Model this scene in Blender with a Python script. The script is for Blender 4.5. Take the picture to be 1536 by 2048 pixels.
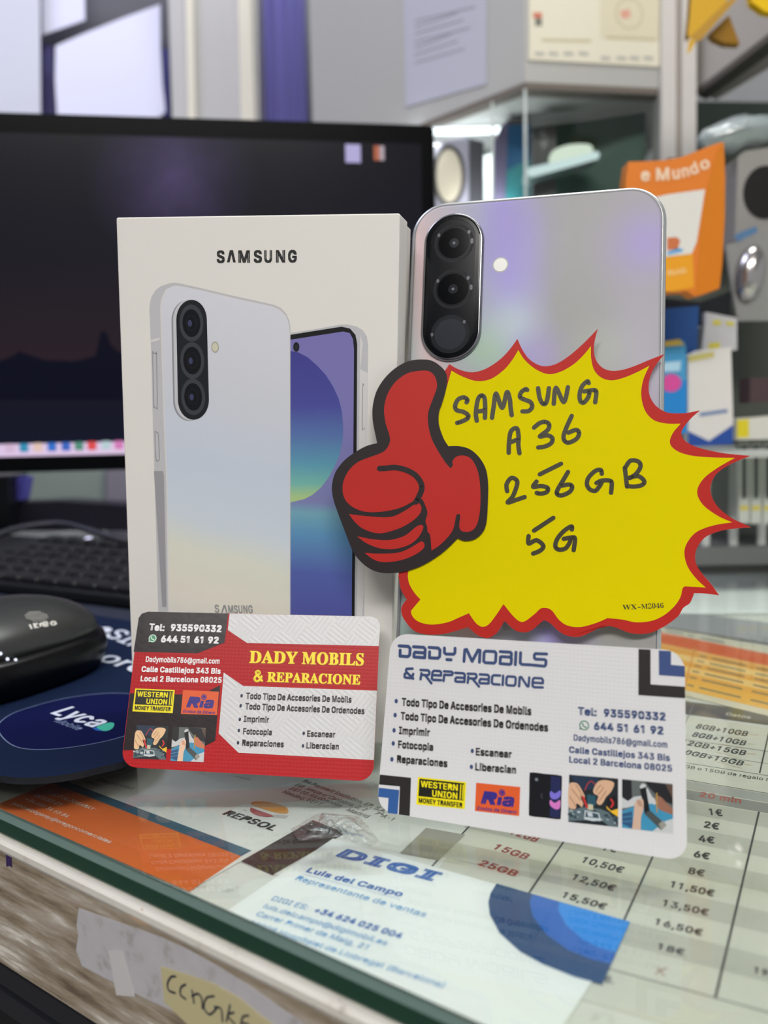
import bpy, math, random
from mathutils import Vector, Matrix

random.seed(7)
for o in list(bpy.data.objects):
    bpy.data.objects.remove(o, do_unlink=True)
SC = bpy.context.scene
COL = SC.collection
S = 0.001                                   # everything below is written in millimetres, glass top of the counter = 0

# ------------------------------------------------------------------ camera
FPX, PITCH, ROLL, CAMH = 1745.0, 0.0993, -0.0209, 113.79
FWD = Vector((0, math.cos(PITCH), -math.sin(PITCH)))
RIGHT = Vector((1, 0, 0))
UP = RIGHT.cross(FWD)
R2 = math.cos(ROLL) * RIGHT + math.sin(ROLL) * UP
U2 = -math.sin(ROLL) * RIGHT + math.cos(ROLL) * UP
CAM = Vector((0, 0, CAMH))
cam = bpy.data.cameras.new('camera')
cam.sensor_fit = 'AUTO'
cam.sensor_width = 36
cam.lens = FPX / 2048 * 36
cam.clip_start = 0.01
cam.clip_end = 60
cam.dof.use_dof = True
cam.dof.focus_distance = 0.285
cam.dof.aperture_fstop = 9.5
camo = bpy.data.objects.new('camera', cam)
COL.objects.link(camo)
m = Matrix.Identity(4)
for i in range(3):
    m[i][0], m[i][1], m[i][2] = R2[i], U2[i], -FWD[i]
    m[i][3] = CAM[i] * S
camo.matrix_world = m
SC.camera = camo
SC.view_settings.view_transform = 'Standard'
SC.view_settings.look = 'None'
SC.view_settings.gamma = 1
SC.view_settings.use_curve_mapping = False
SC.view_settings.exposure = 0.0

# ------------------------------------------------------------------ world and lamps
wd = bpy.data.worlds.new('world')
SC.world = wd
wd.use_nodes = True
wd.node_tree.nodes['Background'].inputs[0].default_value = (0.93, 0.96, 1.0, 1)
wd.node_tree.nodes['Background'].inputs[1].default_value = 0.42


def area(name, loc, aim, sx, sy, power, col):
    l = bpy.data.lights.new(name, 'AREA')
    l.shape = 'RECTANGLE'
    l.size, l.size_y = sx * S, sy * S
    l.energy = power
    l.color = col
    o = bpy.data.objects.new(name, l)
    COL.objects.link(o)
    o.location = Vector(loc) * S
    o.rotation_euler = (Vector(aim) - Vector(loc)).to_track_quat('-Z', 'Y').to_euler()
    return o


area('ceiling_panel_light', (-100, -1300, 1480), (0, 300, 100), 1400, 600, 62, (1.0, 0.975, 0.945))
area('ceiling_panel_light', (500, 500, 1480), (500, 500, 0), 1200, 300, 18, (0.98, 1.0, 0.975))
area('ceiling_panel_light', (-900, 700, 1400), (-300, 1100, 300), 700, 500, 10, (0.72, 0.74, 1.0))

# ------------------------------------------------------------------ helpers


def ray(px, py):
    return FWD + R2 * ((px - 768) / FPX) - U2 * ((py - 1024) / FPX)


def at_z(px, py, z):
    d = ray(px, py)
    return CAM + d * ((z - CAMH) / d.z)


def at_y(px, py, y):
    d = ray(px, py)
    return CAM + d * (y / d.y)


class Frame:
    """A plane in the shop: origin o, u along e, v along v, w out of the plane."""

    def __init__(s, o, e, v):
        s.o = Vector(o)
        s.e = Vector(e).normalized()
        v = Vector(v)
        s.v = (v - s.e * v.dot(s.e)).normalized()
        s.n = s.e.cross(s.v)

    def uv(s, px, py, w=0.0):
        d = ray(px, py)
        o = s.o + s.n * w
        t = (o - CAM).dot(s.n) / d.dot(s.n)
        p = CAM + d * t - s.o
        return (p.dot(s.e), p.dot(s.v))

    def pts(s, L, w=0.0):
        return [s.uv(p[0], p[1], w) + tuple(p[2:]) for p in L]

    def mm(s, px, py, n=1.0):
        a, b = s.uv(px, py), s.uv(px + n, py)
        return math.hypot(a[0] - b[0], a[1] - b[1])

    def matrix(s):
        m = Matrix.Identity(4)
        for i in range(3):
            m[i][0], m[i][1], m[i][2], m[i][3] = s.e[i], s.v[i], s.n[i], s.o[i] * S
        return m

    def shifted(s, u=0, v=0, w=0):
        return Frame(s.o + s.e * u + s.v * v + s.n * w, s.e, s.v)


def crop(x0, y0, sc):
    def f(*P):
        r = [(x0 + p[0] / sc, y0 + p[1] / sc) + tuple(p[2:]) for p in P]
        return r if len(r) > 1 else r[0]
    return f


def lin(c):
    return c / 12.92 if c <= 0.04045 else ((c + 0.055) / 1.055) ** 2.4


def rgb(r, g, b):
    return (lin(r / 255), lin(g / 255), lin(b / 255), 1)


MATS = {}


def mat(name, col, rough=0.5, metal=0.0, spec=0.28, coat=0.0):
    if name in MATS:
        return MATS[name]
    m = bpy.data.materials.new(name)
    m.use_nodes = True
    b = m.node_tree.nodes['Principled BSDF']
    b.inputs['Base Color'].default_value = rgb(*col)
    b.inputs['Roughness'].default_value = rough
    b.inputs['Metallic'].default_value = metal
    b.inputs['Specular IOR Level'].default_value = spec
    b.inputs['Coat Weight'].default_value = coat
    b.inputs['Coat Roughness'].default_value = 0.06
    MATS[name] = m
    return m


def N(m, kind, **kw):
    n = m.node_tree.nodes.new(kind)
    for k, v in kw.items():
        setattr(n, k, v)
    return n


def L(m, a, b):
    m.node_tree.links.new(a, b)


def bsdf(m):
    return m.node_tree.nodes['Principled BSDF']


def ramp(m, src, stops):
    r = N(m, 'ShaderNodeValToRGB')
    e = r.color_ramp.elements
    while len(e) < len(stops):
        e.new(0.5)
    for k, (p, c) in enumerate(stops):
        e[k].position = p
        e[k].color = rgb(*c)
    L(m, src, r.inputs[0])
    return r.outputs[0]


def objcoord(m):
    return N(m, 'ShaderNodeTexCoord').outputs['Object']


def noise(m, scale, detail=4, vec=None, rough=0.55):
    n = N(m, 'ShaderNodeTexNoise')
    n.inputs['Scale'].default_value = scale
    n.inputs['Detail'].default_value = detail
    n.inputs['Roughness'].default_value = rough
    L(m, vec if vec else objcoord(m), n.inputs['Vector'])
    return n.outputs['Fac']


def mapping(m, vec, scale=(1, 1, 1), rot=(0, 0, 0), loc=(0, 0, 0)):
    n = N(m, 'ShaderNodeMapping')
    n.inputs['Scale'].default_value = scale
    n.inputs['Rotation'].default_value = rot
    n.inputs['Location'].default_value = loc
    L(m, vec, n.inputs['Vector'])
    return n.outputs[0]


def bump(m, src, strength, dist=0.0003):
    b = N(m, 'ShaderNodeBump')
    b.inputs['Strength'].default_value = strength
    b.inputs['Distance'].default_value = dist
    L(m, src, b.inputs['Height'])
    L(m, b.outputs[0], bsdf(m).inputs['Normal'])


def math2(m, op, a, b=None, clamp=False):
    n = N(m, 'ShaderNodeMath', operation=op, use_clamp=clamp)
    for i, x in enumerate((a, b)):
        if x is None:
            continue
        if isinstance(x, (int, float)):
            n.inputs[i].default_value = x
        else:
            L(m, x, n.inputs[i])
    return n.outputs[0]


def mixc(m, fac, a, b):
    n = N(m, 'ShaderNodeMix', data_type='RGBA')
    if isinstance(fac, (int, float)):
        n.inputs[0].default_value = fac
    else:
        L(m, fac, n.inputs[0])
    for i, x in ((6, a), (7, b)):
        if isinstance(x, tuple):
            n.inputs[i].default_value = rgb(*x)
        else:
            L(m, x, n.inputs[i])
    return n.outputs[2]


def glassy(name, tint, ior=1.45, rough=0.0, bumpscale=None, gloss=1.0, dust=0.0):
    m = bpy.data.materials.new(name)
    m.use_nodes = True
    nt = m.node_tree
    nt.nodes.remove(nt.nodes['Principled BSDF'])
    out = nt.nodes['Material Output']
    t = N(m, 'ShaderNodeBsdfTransparent')
    t.inputs[0].default_value = rgb(*tint)
    g = N(m, 'ShaderNodeBsdfGlossy')
    g.inputs['Roughness'].default_value = rough
    fr = N(m, 'ShaderNodeFresnel')
    fr.inputs[0].default_value = ior
    fac = math2(m, 'MULTIPLY', fr.outputs[0], gloss, True)
    mx = N(m, 'ShaderNodeMixShader')
    L(m, fac, mx.inputs[0])
    L(m, t.outputs[0], mx.inputs[1])
    L(m, g.outputs[0], mx.inputs[2])
    if bumpscale:
        b = N(m, 'ShaderNodeBump')
        b.inputs['Strength'].default_value = 0.8
        b.inputs['Distance'].default_value = 0.001
        L(m, noise(m, bumpscale, 3), b.inputs['Height'])
        L(m, b.outputs[0], g.inputs['Normal'])
        L(m, b.outputs[0], fr.inputs['Normal'])
    L(m, mx.outputs[0], out.inputs[0])
    MATS[name] = m
    return m


def glow(name, col, strength):
    m = bpy.data.materials.new(name)
    m.use_nodes = True
    b = bsdf(m)
    b.inputs['Base Color'].default_value = (0.002, 0.002, 0.002, 1)
    b.inputs['Emission Color'].default_value = rgb(*col)
    b.inputs['Emission Strength'].default_value = strength
    b.inputs['Roughness'].default_value = 0.35
    b.inputs['Specular IOR Level'].default_value = 0.04
    MATS[name] = m
    return m


def tag(o, label=None, cat=None, group=None, kind=None):
    if label:
        o['label'] = label
    if cat:
        o['category'] = cat
    if group:
        o['group'] = group
    if kind:
        o['kind'] = kind
    return o


def thing(name, label, cat, fr, group=None):
    o = bpy.data.objects.new(name, None)
    o.empty_display_size = 0.01
    COL.objects.link(o)
    o.matrix_world = fr.matrix() if isinstance(fr, Frame) else Matrix.Translation(Vector(fr) * S)
    return tag(o, label, cat, group)


def area2(l):
    return sum(a[0] * b[1] - a[1] * b[0] for a, b in zip(l, l[1:] + l[:1]))


def within(q, l):
    c = False
    for a, b in zip(l, l[1:] + l[:1]):
        if (a[1] > q[1]) != (b[1] > q[1]) and q[0] < (b[0] - a[0]) * (q[1] - a[1]) / (b[1] - a[1]) + a[0]:
            c = not c
    return c


def crosses(p, q, a, b):
    o = lambda u, v, w: (v[0] - u[0]) * (w[1] - u[1]) - (v[1] - u[1]) * (w[0] - u[0])
    return o(p, q, a) * o(p, q, b) < 0 and o(a, b, p) * o(a, b, q) < 0


def merge_holes(loops):
    """Outlines turned counter-clockwise, each hole joined to the outline round it by a slit."""
    loops = [[(q[0], q[1]) for q in l] for l in loops]
    outer, holes = [], []
    for l in loops:
        host = [o for o in loops if o is not l and area2(o) * area2(l) < 0 and all(within(q, o) for q in l)]
        if host:
            holes.append((l, host[0]))
        else:
            outer.append(l)
    out = []
    for o in outer:
        cur = o if area2(o) > 0 else o[::-1]
        for h, host in holes:
            if host is not o:
                continue
            h = h if area2(h) < 0 else h[::-1]
            pairs = sorted(((a[0] - b[0]) ** 2 + (a[1] - b[1]) ** 2, i, j) for i, a in enumerate(cur) for j, b in enumerate(h))
            for d, i, j in pairs:
                if not any(crosses(cur[i], h[j], a, b) for l in [cur] + [x[0] for x in holes] for a, b in zip(l, l[1:] + l[:1])):
                    break
            cur = cur[:i + 1] + h[j:] + h[:j + 1] + cur[i:]
        out.append(cur)
    return out


class MB:
    """Collects geometry (millimetres, local) and links it as one mesh object."""

    def __init__(s):
        s.v, s.f, s.mi, s.mats, s.sm = [], [], [], [], []

    def add(s, verts, faces, m, smooth=False):
        if m not in s.mats:
            s.mats.append(m)
        k, b = s.mats.index(m), len(s.v)
        s.v += [tuple(p) for p in verts]
        for f in faces:
            s.f.append([b + i for i in f])
            s.mi.append(k)
            s.sm.append(smooth)
        return s

    def flat(s, loops, w, m):
        if loops and not isinstance(loops[0][0], (tuple, list)):
            loops = [loops]
        for k, l in enumerate(merge_holes(loops)):
            s.add([(q[0], q[1], w + 0.003 * k) for q in l], [tuple(range(len(l)))], m)
        return s

    def prism(s, loop, w0, w1, m, side=None, back=True):
        loop = [(p[0], p[1]) for p in loop]
        ar = sum(a[0] * b[1] - a[1] * b[0] for a, b in zip(loop, loop[1:] + loop[:1]))
        if ar < 0:
            loop = loop[::-1]
        s.flat(loop, w1, m)
        n = len(loop)
        vs = [(p[0], p[1], w0) for p in loop] + [(p[0], p[1], w1) for p in loop]
        s.add(vs, [(i, (i + 1) % n, n + (i + 1) % n, n + i) for i in range(n)], side or m)
        if back:
            k = len(s.f)
            s.flat(loop, w0, side or m)
            for i in range(k, len(s.f)):
                s.f[i] = s.f[i][::-1]
        return s

    def loft(s, loops, m, cap0=True, cap1=True, smooth=False):
        n = len(loops[0])
        vs = [p for l in loops for p in l]
        fs = []
        for k in range(len(loops) - 1):
            for i in range(n):
                j = (i + 1) % n
                fs.append((k * n + i, k * n + j, (k + 1) * n + j, (k + 1) * n + i))
        if cap0:
            fs.append(tuple(range(n))[::-1])
        if cap1:
            fs.append(tuple((len(loops) - 1) * n + i for i in range(n)))
        return s.add(vs, fs, m, smooth)

    def box(s, x0, x1, y0, y1, z0, z1, m, bev=0.0):
        if bev <= 0:
            return s.prism([(x0, y0), (x1, y0), (x1, y1), (x0, y1)], z0, z1, m)
        a = lambda d, z: [(p[0], p[1], z) for p in rrect(x0 + d, x1 - d, y0 + d, y1 - d, max(bev - d, 0.05), 3)]
        return s.loft([a(bev, z0), a(bev * .3, z0 + bev * .3), a(0, z0 + bev), a(0, z1 - bev), a(bev * .3, z1 - bev * .3), a(bev, z1)], m)

    def tube(s, path, r, m, n=8, smooth=True):
        path = [Vector(p) for p in path]
        rings = []
        for i, p in enumerate(path):
            t = (path[min(i + 1, len(path) - 1)] - path[max(i - 1, 0)]).normalized()
            a = t.orthogonal().normalized() if i == 0 else (a - t * a.dot(t)).normalized()
            b = t.cross(a)
            rr = r[i] if isinstance(r, (list, tuple)) else r
            rings.append([tuple(p + (a * math.cos(q) + b * math.sin(q)) * rr) for q in [2 * math.pi * k / n for k in range(n)]])
        return s.loft(rings, m, smooth=smooth)

    def disc(s, c, rx, ry, w, m, n=24):
        return s.flat(ell(c[0], c[1], rx, ry, n), w, m)

    def ring(s, c, rx, ry, t, w, m, n=32):
        return s.flat([ell(c[0], c[1], rx, ry, n), ell(c[0], c[1], rx - t, ry - t, n)[::-1]], w, m)

    def stroke(s, pts, width, w, m, closed=False, smooth=True):
        P = spline([(p[0], p[1]) for p in pts], closed, 5) if smooth and len(pts) > 2 else [(p[0], p[1]) for p in pts]
        h = width / 2
        n = len(P)
        segs = n if closed else n - 1
        Nn = []
        for i in range(segs):
            a, b = P[i], P[(i + 1) % n]
            d = math.hypot(b[0] - a[0], b[1] - a[1]) or 1e-9
            Nn.append((-(b[1] - a[1]) / d, (b[0] - a[0]) / d))
        for i in range(segs):
            a, b = P[i], P[(i + 1) % n]
            x, y = Nn[i][0] * h, Nn[i][1] * h
            s.add([(a[0] - x, a[1] - y, w + .005 * (i % 2)), (b[0] - x, b[1] - y, w + .005 * (i % 2)), (b[0] + x, b[1] + y, w + .005 * (i % 2)), (a[0] + x, a[1] + y, w + .005 * (i % 2))], [(0, 1, 2, 3)], m)
        for i in range(n):
            s.flat(ell(P[i][0], P[i][1], h, h, 12), w + 0.010 + 0.004 * (i % 3), m)
        return s

    def build(s, name, parent=None):
        me = bpy.data.meshes.new(name)
        me.from_pydata([(a * S, b * S, c * S) for a, b, c in s.v], [], s.f)
        for m in s.mats:
            me.materials.append(m)
        me.polygons.foreach_set('material_index', s.mi)
        me.polygons.foreach_set('use_smooth', s.sm)
        me.update()
        o = bpy.data.objects.new(name, me)
        COL.objects.link(o)
        if parent:
            o.parent = parent
        return o


def ell(x, y, rx, ry, n=24):
    return [(x + rx * math.cos(2 * math.pi * k / n), y + ry * math.sin(2 * math.pi * k / n)) for k in range(n)]


def rrect(x0, x1, y0, y1, r, n=6):
    out = []
    for cx, cy, a0 in ((x1 - r, y1 - r, 0), (x0 + r, y1 - r, 90), (x0 + r, y0 + r, 180), (x1 - r, y0 + r, 270)):
        for k in range(n + 1):
            a = math.radians(a0 + 90 * k / n)
            out.append((cx + r * math.cos(a), cy + r * math.sin(a)))
    return out


def spline(P, closed, k=5):
    """Catmull-Rom through P; a point with a third value is a corner."""
    n = len(P)
    out = []
    for i in range(n if closed else n - 1):
        p1, p2 = P[i], P[(i + 1) % n]
        p0 = P[i - 1] if (closed or i > 0) else p1
        p3 = P[(i + 2) % n] if (closed or i + 2 < n) else p2
        if len(p1) > 2:
            p0 = p1
        if len(p2) > 2:
            p3 = p2
        for j in range(k):
            t = j / k
            out.append(tuple(0.5 * (2 * p1[c] + (p2[c] - p0[c]) * t + (2 * p0[c] - 5 * p1[c] + 4 * p2[c] - p3[c]) * t * t
                                    + (3 * p1[c] - p0[c] - 3 * p2[c] + p3[c]) * t ** 3) for c in (0, 1)))
    if not closed:
        out.append((P[-1][0], P[-1][1]))
    return out


# ------------------------------------------------------------------ lettering: outlines of two alphabets
SANS = {
    65: (480, [[16,0,201,509,276,509,463,0,395,0,239,459,85,0],[110,142,110,199,370,199,370,142]]),
    66: (456, [[60,0,60,509,241,509,274,507,304,501,329,491,350,477,367,461,381,442,390,421,396,398,398,374,397,353,393,336,387,320,378,307,368,295,356,286,315,267,315,262,331,260,347,254,363,245,378,234,391,220,402,203,411,184,416,161,418,136,416,111,410,88,400,67,386,48,368,31,344,18,317,8,284,2,247,0],[125,57,245,57,281,60,309,67,330,80,344,96,353,115,355,137,354,153,350,169,342,184,333,197,320,209,306,218,289,225,269,229,248,231,125,231],[125,285,238,285,256,287,273,290,288,296,302,304,314,314,323,326,330,340,335,355,336,372,333,393,326,412,313,429,294,442,270,449,240,452,125,452]]),
    67: (510, [[267,-7,225,-3,186,7,150,25,119,49,92,79,70,115,53,157,44,203,40,254,44,305,53,352,70,393,92,429,119,459,150,484,186,501,225,512,267,516,293,514,317,511,340,504,362,496,383,485,402,471,419,456,435,438,448,418,459,397,467,373,473,348,408,348,397,380,267,456,237,453,209,445,184,432,161,414,141,391,125,364,113,332,106,295,103,254,106,213,113,177,125,145,141,117,161,94,184,76,210,63,237,56,267,53,397,128,408,160,473,160,467,135,459,112,448,91,435,71,420,53,402,38,383,24,363,13,341,5,317,-2,293,-6]]),
    68: (502, [[219,0,96,0,96,57,215,57,254,60,288,68,318,81,343,99,363,122,379,149,390,181,397,216,399,255,397,294,390,329,379,361,364,388,344,410,320,428,291,441,258,449,221,452,93,452,93,509,225,509,273,505,315,495,353,478,385,455,412,426,433,391,449,351,458,306,462,255,458,205,449,159,433,119,411,83,384,54,351,31,312,14,268,3],[125,509,125,0,60,0,60,509]]),
    69: (419, [[60,0,60,509,372,509,372,452,125,452,125,286,355,286,355,229,125,229,125,57,375,57,375,0]]),
    70: (410, [[60,0,60,509,369,509,369,452,125,452,125,278,346,278,346,221,125,221,125,0]]),
    71: (520, [[269,-7,225,-3,185,7,149,25,118,49,91,79,69,116,53,157,43,203,40,254,43,305,53,352,69,393,91,429,117,459,149,484,184,501,223,512,265,516,291,514,316,510,340,504,363,494,384,483,403,469,421,453,436,436,449,416,460,395,468,373,474,349,408,349,265,456,236,453,209,445,183,432,160,414,141,392,125,364,113,332,106,295,103,254,106,213,113,177,125,145,141,117,161,95,184,76,210,63,238,56,269,53,296,55,322,61,345,71,365,85,382,102,396,123,407,147,413,173,415,199,283,199,283,256,478,256,478,200,475,160,466,124,451,91,431,62,406,38,377,19,344,5,308,-4]]),
    72: (517, [[60,0,60,509,125,509,125,289,392,289,392,509,457,509,457,0,392,0,392,232,125,232,125,0]]),
    73: (300, [[31,0,31,57,118,57,118,452,31,452,31,509,269,509,269,452,183,452,183,57,269,57,269,0]]),
    74: (396, [[185,-7,143,-2,106,11,75,33,52,63,38,100,33,145,33,173,98,173,98,145,100,117,108,93,122,74,139,61,160,53,185,50,209,53,230,61,248,74,261,93,269,117,272,145,272,509,336,509,336,145,332,100,318,63,294,33,263,11,227,-2]]),
    75: (467, [[104,145,104,216,364,509,448,509,231,276,228,276],[60,0,60,509,125,509,125,0],[372,0,188,259,228,309,449,0]]),
    76: (393, [[60,0,60,509,125,509,125,57,361,57,361,0]]),
    77: (628, [[60,0,60,509,152,509,314,68,476,509,568,509,568,0,504,0,507,441,342,0,286,0,119,439,122,0]]),
    78: (523, [[60,0,60,509,136,509,405,70,399,509,463,509,463,0,387,0,119,433,125,0]]),
    79: (533, [[267,-7,225,-3,186,7,150,25,119,49,92,79,70,115,53,157,44,203,40,254,44,305,53,352,70,393,92,429,119,459,150,484,186,501,225,512,267,516,309,512,348,501,384,484,415,459,442,429,464,393,480,352,490,305,493,254,490,203,480,157,464,115,442,79,415,49,384,25,348,7,309,-3],[267,53,296,55,324,63,349,76,372,94,392,116,408,144,420,176,428,213,430,254,428,295,420,332,408,365,392,392,372,415,349,433,324,446,296,453,267,456,237,453,210,445,184,433,161,415,142,392,125,364,113,332,106,295,103,254,106,213,113,176,125,144,142,117,161,94,184,76,210,63,237,55]]),
    80: (445, [[60,0,60,509,235,509,272,506,305,499,332,487,356,471,375,452,390,430,400,404,407,377,409,348,407,318,400,291,390,265,375,243,356,223,332,207,305,195,272,188,235,186,125,186,125,0]]),
    81: (533, [[245,159,313,159,468,-48,401,-48],[267,-7,225,-3,186,7,150,25,119,49,92,79,70,115,53,157,44,203,40,254,44,305,53,352,70,393,92,429,119,459,150,484,186,501,225,512,267,516,309,512,348,501,384,484,415,459,442,429,464,393,480,352,490,305,493,254,490,203,480,157,464,115,442,79,415,49,384,25,348,7,309,-3],[267,53,296,55,324,63,349,76,372,94,392,116,408,144,420,176,428,213,430,254,428,295,420,332,408,365,392,392,372,415,349,433,324,446,296,453,267,456,237,453,210,445,184,433,161,415,142,392,125,364,113,332,106,295,103,254,106,213,113,176,125,144,142,117,161,94,184,76,210,63,237,55]]),
    82: (449, [[60,0,60,509,236,509,273,506,305,500,333,489,356,473,376,455,390,433,401,408,407,381,409,352,407,323,401,296,390,271,376,250,356,232,333,217,305,206,273,200,236,198,125,198,125,0],[353,0,230,229,303,229,428,0]]),
    83: (447, [[224,-9,188,-7,156,-1,128,9,102,23,81,40,64,60,51,83,42,109,38,137,104,137,108,118,114,102,123,88,136,76,150,66,166,59,185,53,204,50,224,49,246,50,267,54,286,60,303,69,317,79,329,92,338,106,344,122,346,139,344,154,340,168,332,179,322,189,310,197,184,239,145,253,112,269,86,289,67,313,56,341,52,372,54,400,62,425,75,448,92,468,113,484,138,498,165,508,195,514,227,516,259,514,289,508,316,498,340,484,360,468,377,449,390,427,398,403,401,378,337,378,332,402,320,421,302,437,280,449,254,456,225,459,204,457,185,454,167,448,152,440,139,430,129,418,121,405,117,391,115,376,117,359,122,345,131,334,142,324,155,315,359,238,372,226,384,213,395,198,402,180,407,161,408,139,406,112,399,87,386,64,370,43,349,25,323,11,294,0,261,-7]]),
    84: (449, [[32,452,32,509,417,509,417,452,257,452,257,0,193,0,193,452]]),
    85: (517, [[259,-8,220,-6,186,2,154,15,126,33,103,55,85,80,71,108,63,140,60,173,60,509,124,509,124,178,126,155,132,133,141,113,153,95,169,80,187,68,208,59,232,53,259,52,285,53,309,59,331,68,349,80,364,95,377,113,385,133,391,155,393,178,393,509,457,509,457,173,454,140,446,108,433,80,414,55,391,33,363,15,332,2,297,-6]]),
    86: (480, [[204,0,16,509,84,509,241,50,395,509,463,509,278,0]]),
    87: (686, [[155,0,16,509,82,509,193,55,306,509,380,509,493,58,603,509,670,509,530,0,455,0,343,448,230,0]]),
    88: (474, [[18,0,200,261,29,509,104,509,238,301,374,509,446,509,275,263,456,0,382,0,237,221,91,0]]),
    89: (472, [[203,0,203,208,16,509,91,509,237,253,381,509,455,509,268,208,268,0]]),
    90: (438, [[42,0,42,46,326,454,40,452,40,509,397,509,397,462,112,54,399,57,399,0]]),
    97: (389, [[160,-9,137,-7,115,-3,94,5,76,15,60,29,48,45,38,63,32,84,30,108,32,128,36,146,43,161,53,174,64,184,78,193,265,235,271,240,274,246,275,272,272,285,267,297,260,307,251,315,240,322,227,327,212,330,178,330,163,327,100,274,41,291,51,313,64,331,79,346,95,358,114,368,133,375,173,383,255,375,286,360,300,350,312,336,322,320,330,301,335,278,337,251,337,0,277,0,277,52,272,52,215,1,199,-4,181,-7],[170,45,192,47,211,51,228,59,242,68,254,80,263,93,270,108,274,122,276,138,276,190,112,147,103,139,97,130,93,118,92,105,93,93,96,82,102,72,109,64,119,57]]),
    98: (424, [[229,-8,208,-7,189,-3,172,4,147,21,118,59,112,59,112,0,53,0,53,509,114,509,114,319,118,319,147,355,171,373,188,379,207,383,229,384,259,382,287,374,313,361,335,342,354,320,370,293,381,261,388,227,390,189,388,151,381,116,370,84,355,57,336,34,313,16,288,3,260,-6],[220,47,242,49,262,55,279,66,294,80,306,97,316,117,323,139,327,163,328,189,327,215,323,239,316,261,307,281,295,298,280,311,262,322,243,328,220,330,198,328,178,322,161,312,147,299,134,282,125,263,118,241,114,216,113,189,114,162,118,138,125,115,135,95,147,78,162,65,179,55,198,49]]),
    99: (396, [[207,-8,174,-5,144,3,117,16,93,35,72,58,56,85,44,116,37,150,34,187,37,225,44,260,56,291,72,318,93,341,117,360,144,374,174,382,207,384,362,277,303,262,207,330,184,328,163,321,145,310,130,296,118,278,108,258,102,236,98,212,96,187,98,163,102,139,108,117,118,97,130,80,145,66,163,55,184,49,207,46,304,117,363,102,350,70]]),
    100: (424, [[195,-8,165,-6,137,3,111,16,89,34,70,57,55,84,43,116,36,151,34,189,36,227,43,261,55,293,70,320,89,342,112,361,137,374,165,382,196,384,218,383,237,379,253,373,306,319,311,319,311,509,372,509,372,0,313,0,313,59,307,59,252,4,236,-3,217,-7],[205,47,226,49,246,55,263,65,278,78,290,95,299,115,306,138,310,162,312,189,310,216,306,241,300,263,290,282,278,299,263,312,246,322,227,328,205,330,182,328,162,322,145,311,130,298,118,281,108,261,102,239,98,215,96,189,98,163,102,139,109,117,118,97,130,80,145,66,162,55,182,49]]),
    101: (404, [[212,-8,177,-5,145,3,117,16,92,35,72,58,56,85,44,116,37,150,34,187,36,224,44,258,55,290,71,317,91,340,115,359,142,373,172,382,205,384,226,383,246,380,266,374,285,366,303,355,319,341,334,324,347,305,357,282,365,256,370,227,371,169,98,169,98,151,102,127,110,106,121,88,135,73,151,61,169,53,190,48,212,46,306,105,365,91,358,72,348,55,335,39,320,26,302,14,283,4,261,-3,237,-7]]),
    102: (254, [[228,379,228,327,6,327,6,379],[81,0,81,432,82,452,87,470,96,486,107,499,120,510,135,519,152,525,169,529,243,521,227,468,178,472,164,468,154,460,147,449,143,435,142,419,142,0]]),
    103: (425, [[207,-151,180,-149,156,-146,134,-140,114,-132,97,-122,82,-110,70,-97,59,-84,51,-69,101,-41,154,-88,169,-93,187,-96,207,-97,236,-95,261,-87,282,-75,298,-58,308,-34,311,-6,311,68,306,68,277,32,252,16,236,10,217,6,195,5,165,7,138,14,113,27,90,43,71,65,55,90,43,120,36,154,34,191,36,229,43,263,55,293,71,320,90,342,112,361,138,374,166,382,196,384,218,383,237,379,253,373,279,356,308,319,313,319,313,379,372,379,372,-9,370,-40,363,-67,350,-90,334,-109,314,-124,291,-136,265,-144,237,-149],[205,59,227,61,246,66,264,75,278,87,290,103,300,121,307,142,311,166,312,193,311,219,307,242,300,264,291,283,279,299,264,312,247,322,227,328,205,330,182,328,163,322,145,312,130,298,118,282,109,262,102,241,98,218,96,193,98,167,102,144,109,123,118,104,131,88,145,76,163,66,183,61]]),
    104: (410, [[114,227,114,0,53,0,53,509,114,509,114,314,116,319,132,344,152,362,175,374,200,382,227,384,252,383,275,377,295,369,313,356,328,340,341,321,350,298,355,271,357,240,357,0,296,0,296,235,293,263,286,286,273,304,256,318,235,326,210,329,192,328,176,324,161,317,147,308,136,297,126,283,119,266,115,248]]),
    105: (167, [[53,0,53,379,114,379,114,0],[84,443,73,444,63,448,54,455,47,463,43,472,41,483,43,494,47,504,54,512,63,518,73,522,84,524,95,522,105,518,114,512,121,504,125,494,126,483,125,472,121,463,114,455,105,448,95,444]]),
    106: (167, [[53,379,114,379,114,-30,112,-52,108,-72,102,-90,92,-106,80,-119,65,-129,47,-137,27,-141,-10,-143,-10,-87,18,-85,31,-80,40,-72,47,-61,51,-46,53,-29],[83,443,72,444,62,448,53,455,47,463,42,472,41,483,42,494,47,504,53,512,62,518,72,522,83,524,95,522,105,518,114,512,120,504,125,494,126,483,125,472,120,463,114,455,105,448,95,444]]),
    107: (381, [[110,137,110,212,121,212,284,379,360,379,184,199,177,199],[53,0,53,509,114,509,114,0],[294,0,148,186,191,229,372,0]]),
    108: (189, [[112,0,91,8,74,20,62,37,55,59,53,84,53,509,114,509,117,71,120,62,126,57,135,53,170,54,181,3]]),
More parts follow.
